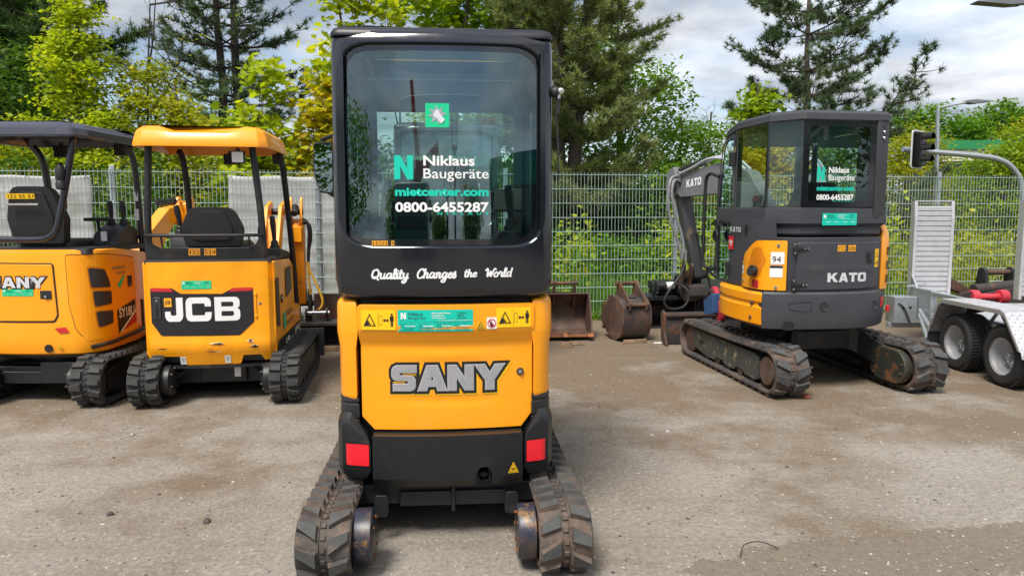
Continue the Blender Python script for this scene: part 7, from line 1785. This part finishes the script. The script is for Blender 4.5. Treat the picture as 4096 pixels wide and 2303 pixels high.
rimm = paint('silver_rim', (.52, .53, .55), .35, .6, var=.08)
trailer()
# ------------------------------------------------------------------ attachments lying beyond the trailer
def attach():
    T = thing('lime_attachment', 'faded lime green and rusty steel attachment lying behind the trailer', 'attachment', (5.78, 9.55, 0), 12)
    mb = MB(); mb.prism(rpoly([(-.32, .0), (.30, .0), (.34, .30), (-.30, .62), (-.36, .5)], .03), 'y', -.06, .0); mb.build('side_plate', limey, T, .006)
    mb = MB(); mb.prism([(-.40, .62), (-.22, .70), (.34, .42), (.30, .36)], 'y', -.10, .22); mb.build('top_channel', rust, T, .006)
    mb = MB(); mb.cyl((-.42, -.15, .62), (-.18, -.1, .66), .03, 12); mb.build('pin', rust, T)
    T = thing('red_coupling', 'bright red hydraulic coupling with black shaft behind the trailer', 'attachment', (6.02, 9.25, 0), 4)
    for x in (-.20, .18): mb = MB(); mb.lathe([(.05, -.05), (.085, -.05), (.09, 0), (.085, .05), (.05, .05)], (x, 0, .45), 'x', 20); mb.build('flange', pinkred, T)
    mb = MB(); mb.cyl((-.2, 0, .45), (.18, 0, .45), .04, 14); mb.build('shaft', pinkred, T)
    mb = MB(); mb.prism(rpoly([(-.62, .10), (-.2, .10), (-.2, .52), (-.38, .50)], .03), 'y', -.03, .03); mb.build('black_arm', rustdark, T, .005)
    mb = MB(); mb.bx(-.3, .3, -.12, .15, 0, .37); mb.build('stand', rustdark, T, .01)
    T = thing('black_bucket', 'worn black bucket with pin hitch leaning behind the trailer', 'bucket', (6.45, 9.75, 0), 10)
    mb = MB(); mb.prism(rpoly([(-.42, .0), (.48, .0), (.42, .45), (.28, .56), (-.42, .46)], .04), 'y', -.2, .25); mb.build('shell', rustdark, T, .01)
    for x in (-.26, .16): mb = MB(); mb.prism(capsule((.0, .50), (.0, .72), .10, .065), 'x', x, x + .05); mb.build('ear', blackm, T, .005)
    mb = MB(); mb.cyl((-.24, 0, .72), (.2, 0, .72), .035, 14); mb.build('pin', rust, T)
    mb = MB(); mb.cyl((-.45, -.1, .50), (.30, -.1, .56), .075, 16); mb.build('roller', rustdark, T)
attach()
# ------------------------------------------------------------------ road furniture beyond the fence
def street_lamp(label, base, top, head, hs, yaw):
    z = bank_h(*base) - .2; T = thing('street_lamp', label, 'street lamp', (base[0], base[1], z))
    tx, tz = top; mb = MB(); mb.tube([(0, 0, 0), (0, 0, (tz - z) * .5), (tx - base[0], 0, tz - z)], [.075, .06, .045], 10); mb.build('pole', galv, T)
    hx, hz = head; mb = MB(); mb.tube([(tx - base[0], 0, tz - z), (hx - base[0], 0, hz - z)], .028, 8); mb.build('arm', galv, T)
    d = 1 if hx > tx else -1
    x0 = hx - base[0]; mb = MB(); mb.prism(rpoly([(x0, hz - z - .02), (x0 + d * hs * .30, hz - z - .04), (x0 + d * hs, hz - z + .015), (x0 + d * hs, hz - z + .035), (x0 + d * hs * .32, hz - z + .07), (x0, hz - z + .05)], .01), 'y', -.13, .13); mb.build('lamp_head', lampm, T, .01)
lampm = paint('grey_lamp_housing', (.16, .165, .18), .45)
street_lamp('grey street lamp with slim head rising behind the traffic light', (11.46, 20.0), (11.32, 4.22), (12.05, 4.36), .62, 0)
street_lamp('tall street lamp whose head enters the picture at top right', (13.2, 15.0), (13.2, 5.75), (10.02, 5.55), .95, 0)
def traffic():
    z = bank_h(13.8, 20) - .2
    T = thing('traffic_light', 'grey cantilever traffic light mast with signal head hung over the road', 'traffic light', (13.80, 20, z))
    L = lambda x, zz: (x - 13.80, 0, zz - z)
    tubes('mast', [L(13.80, z), L(13.80, .6), L(13.70, 2.1), L(13.45, 2.6), L(13.05, 2.86), L(12.4, 2.97), L(11.2, 3.07), L(10.45, 3.14)], .075, galv, T, 10)
    def head(x, z0, yaw, nm, board=True):
        c = Vector((x - 13.80, -.14, z0 - z)); rot = Matrix.Rotation(R(yaw), 3, 'Z')
        def pb(pts, y0, y1, name, m, par, bev=.0):
            mb = MB(); mb.prism(pts, 'y', y0, y1); mb.v = [tuple(rot @ Vector(v) + c) for v in mb.v]; return mb.build(name, m, par, bev)
        h = pb(rrect(-.30, .30, -.50, .50, .10), .03, .06, 'backboard' if board else 'signal_back', white if board else limey, T)
        if board: pb(rrect(-.27, .27, -.47, .47, .09), .02, .03, 'backboard_face', blk, h)
        b = pb(rrect(-.17, .17, -.44, .44, .03), -.12, .02, 'signal_body', blk, T, .01)
        for k, zz in enumerate((.29, 0, -.29)):
            q = MB(); q.lathe([(.115, -.12), (.125, -.13)], (0, 0, zz), 'y', 18); q.v = [tuple(rot @ Vector(v) + c) for v in q.v]; q.build('lens', (paint('lens%d%s' % (k, nm), ((.12, .01, .01), (.12, .06, .01), (.01, .10, .04))[k], .2)), b)
            q = MB(); o_ = circ(0, zz, .135, 14, -10, 190); q.prism(o_ + circ(0, zz, .125, 14, 190, -10), 'y', -.36, -.12); q.v = [tuple(rot @ Vector(v) + c) for v in q.v]; q.build('visor', blk, b)
    head(10.80, 3.12, 35, 'a'); head(13.36, .28, 80, 'b', False)
    return T
traffic()
def sign(label, cat, base, ztop, shape_pts, inner, m0, m1, yaw, name):
    z = bank_h(*base) - .2; T = thing(name, label, cat, (*base, z), yaw)
    mb = MB(); mb.cyl((0, .03, 0), (0, .03, ztop - z), .03, 8); mb.build('pole', galv, T)
    c = ztop - z; mb = MB(); mb.prism([(x, c + y) for x, y in shape_pts], 'y', -.005, .005); p = mb.build('plate', m0, T)
    mb = MB(); mb.prism([(x, c + y) for x, y in inner], 'y', -.010, -.006); mb.build('plate_face', m1, p)
sign('red rimmed give way sign beyond the fence above the trailer', 'road sign', (10.85, 18.0), .50, rpoly([(-.45, 0), (.45, 0), (0, -.78)], .04), rpoly([(-.33, -.07), (.33, -.07), (0, -.64)], .03), redp, white, 55, 'give_way_sign')
sign('yellow and white priority diamond sign low beyond the fence at right', 'road sign', (13.9, 20.6), -.35, [(0, -.42), (.42, 0), (0, .42), (-.42, 0)], [(0, -.26), (.26, 0), (0, .26), (-.26, 0)], white, ylw, 5, 'priority_sign')
T = thing('green_roofed_building', 'low cream building with green roof edge far behind trees at right', 'building', (18.4, 31.5, 0))
mb = MB(); mb.bx(-.6, 3.2, 0, 2.4, -4, 3.55); mb.build('lower_wall', paint('shade_dark_wall', (.02, .03, .03), .3), T); mb = MB(); mb.bx(-.6, 3.2, -.02, 2.4, 3.552, 4.05); mb.build('wall', paint('cream_render', (.62, .60, .48), .8), T)  # lower wall coloured dark as if shaded, so hedge gaps stay dark
mb = MB(); mb.bx(-.7, 3.3, -.1, 2.5, 4.05, 4.42); mb.build('roof_edge', paint('green_sheet', (.02, .22, .07), .5), T)

# ------------------------------------------------------------------ behind the camera: what the glass and the mirror show
def truck():
    T = thing('crane_truck', 'dark teal truck with folded red loader crane, mirrored in the big rear window', 'truck', (-1.7, -11.0, 0), 4)
    tealp = paint('teal_truck_paint', (.005, .12, .11), .3, coat=.4)
    mb = MB(); mb.prism(rpoly([(-.9, .9), (1.05, .9), (1.10, 1.9), (.95, 2.95), (-.9, 3.05)], .12), 'x', -1.2, 1.2); cab_ = mb.build('cab', tealp, T, .03)
    mb = MB(); mb.prism(rpoly([(1.06, 1.75), (1.11, 1.9), (.985, 2.75), (.93, 2.75)], .02), 'x', -1.05, 1.05); mb.build('windscreen', blk_gloss, cab_)
    mb = MB(); mb.bx(-1.2, 1.2, -6.5, .9, .75, 1.0); mb.build('chassis', blackm, T); mb = MB(); mb.bx(-1.2, 1.2, -6.5, -1.6, 1.0, 1.15); mb.build('load_bed', rustdark, T)
    for y in (.3, -4.2, -5.4):
        for sx in (-1, 1): mb = MB(); mb.lathe([(.25, -.15), (.48, -.15), (.52, -.08), (.52, .08), (.48, .15), (.25, .15)], (sx * 1.0, y, .52), 'x', 24); mb.build('wheel', tyrem, T)
    mb = MB(); mb.bx(-.3, .3, -1.5, -1.0, 1.0, 3.4); mb.build('crane_column', redp, T, .03)
    mb = MB(); mb.prism(bar_plate((.0, 3.3), (1.9, 4.0), .42, .30), 'y', -1.4, -1.1); mb.build('crane_boom', redp, T, .02)
    mb = MB(); mb.prism(bar_plate((.4, 2.9), (-.2, 5.6), .34, .24), 'y', -1.0, -.72); mb.build('crane_jib', redp, T, .02)
    for sx in (-1, 1): mb = MB(); mb.box((sx * 1.35, .95, 2.3), (.20, .08, .5)); mb.build('side_mirror', blackpl, T, .02)
truck()
def lift(label, x, y, h, m):
    T = thing('mast_lift', label, 'lift', (x, y, 0))
    mb = MB(); mb.bx(-.4, .4, -.6, .6, .12, .6); mb.build('base', m, T, .04)
    mb = MB(); mb.bx(-.1, .1, -.1, .1, .6, h); mb.build('mast', blackm, T, .01)
    mb = MB(); mb.bx(-.35, .35, -.35, .35, h - .1, h); mb.build('platform', m, T, .02)
    for sx in (-1, 1):
        for sy in (-1, 1): mb = MB(); mb.cyl((sx * .33, sy * .33, h), (sx * .33, sy * .33, h + 1.0), .02, 6); mb.build('guard_post', m, T)
for i, (x, y, h) in enumerate(((1.3, -16, 3.2), (2.6, -20, 5.2), (4.6, -24, 4.2))): lift(('short', 'tallest', 'middle sized')[i] + ' mast lift standing in the yard behind the camera', x, y, h, (ylw2, redp, orange)[i])
T = thing('office_building', 'dark grey office with teal fascia, mirrored in the charcoal cab window', 'building', (16.4, -8.6, 0), -133)
mb = MB(); mb.bx(-.2, 14, 0, 6, 0, 3.6); mb.build('wall', paint('dark_cladding', (.05, .055, .06), .6), T)
mb = MB(); mb.bx(-.3, 14.1, -.1, 6.1, 3.6, 4.7); fa = mb.build('fascia', paint('teal_fascia', (.0, .20, .17), .5), T)
text('lettering', 'Niklaus', (.2, 3.6, 3.8, 4.4), white, fa, lambda x, z: -.1, .02, bold=.02, step=None)
for k in range(4): mb = MB(); mb.bx(1 + k * 2.9, 2.9 + k * 2.9, -.03, .02, .9, 2.6); mb.build('window', blk_gloss, T)
for i, (x, y, s) in enumerate(((-13, -26, 1.3), (-8, -38, .8), (1.5, -44, .7), (9, -40, .8), (-20, -20, 1.4), (22.5, -12.5, 1.5))):  # outer right tree is added to darken the reflection in the charcoal cab window
    rng = np.random.default_rng(200 + i); t = thing('yard_tree', ('leftmost', 'second', 'third', 'fourth', 'outer left', 'added outer right')[i] + ' tree in the row behind the camera', 'tree', (x, y, 0), 0, 'trees behind the camera')
    cl = clumps([(0, 0, 4.2 * s, 2.4 * s, 2.2 * s, 2.6 * s, 130)], rng); trunk_mesh('trunk', (0, 0, -.2), (0, 0, 5 * s), .2, .06, cl, rng, bark, t, 8)
    V, T_, ti = crown_geo(cl, 26, .5, .34, rng); tri_mesh('crown', V, T_, ti, L_green, t)
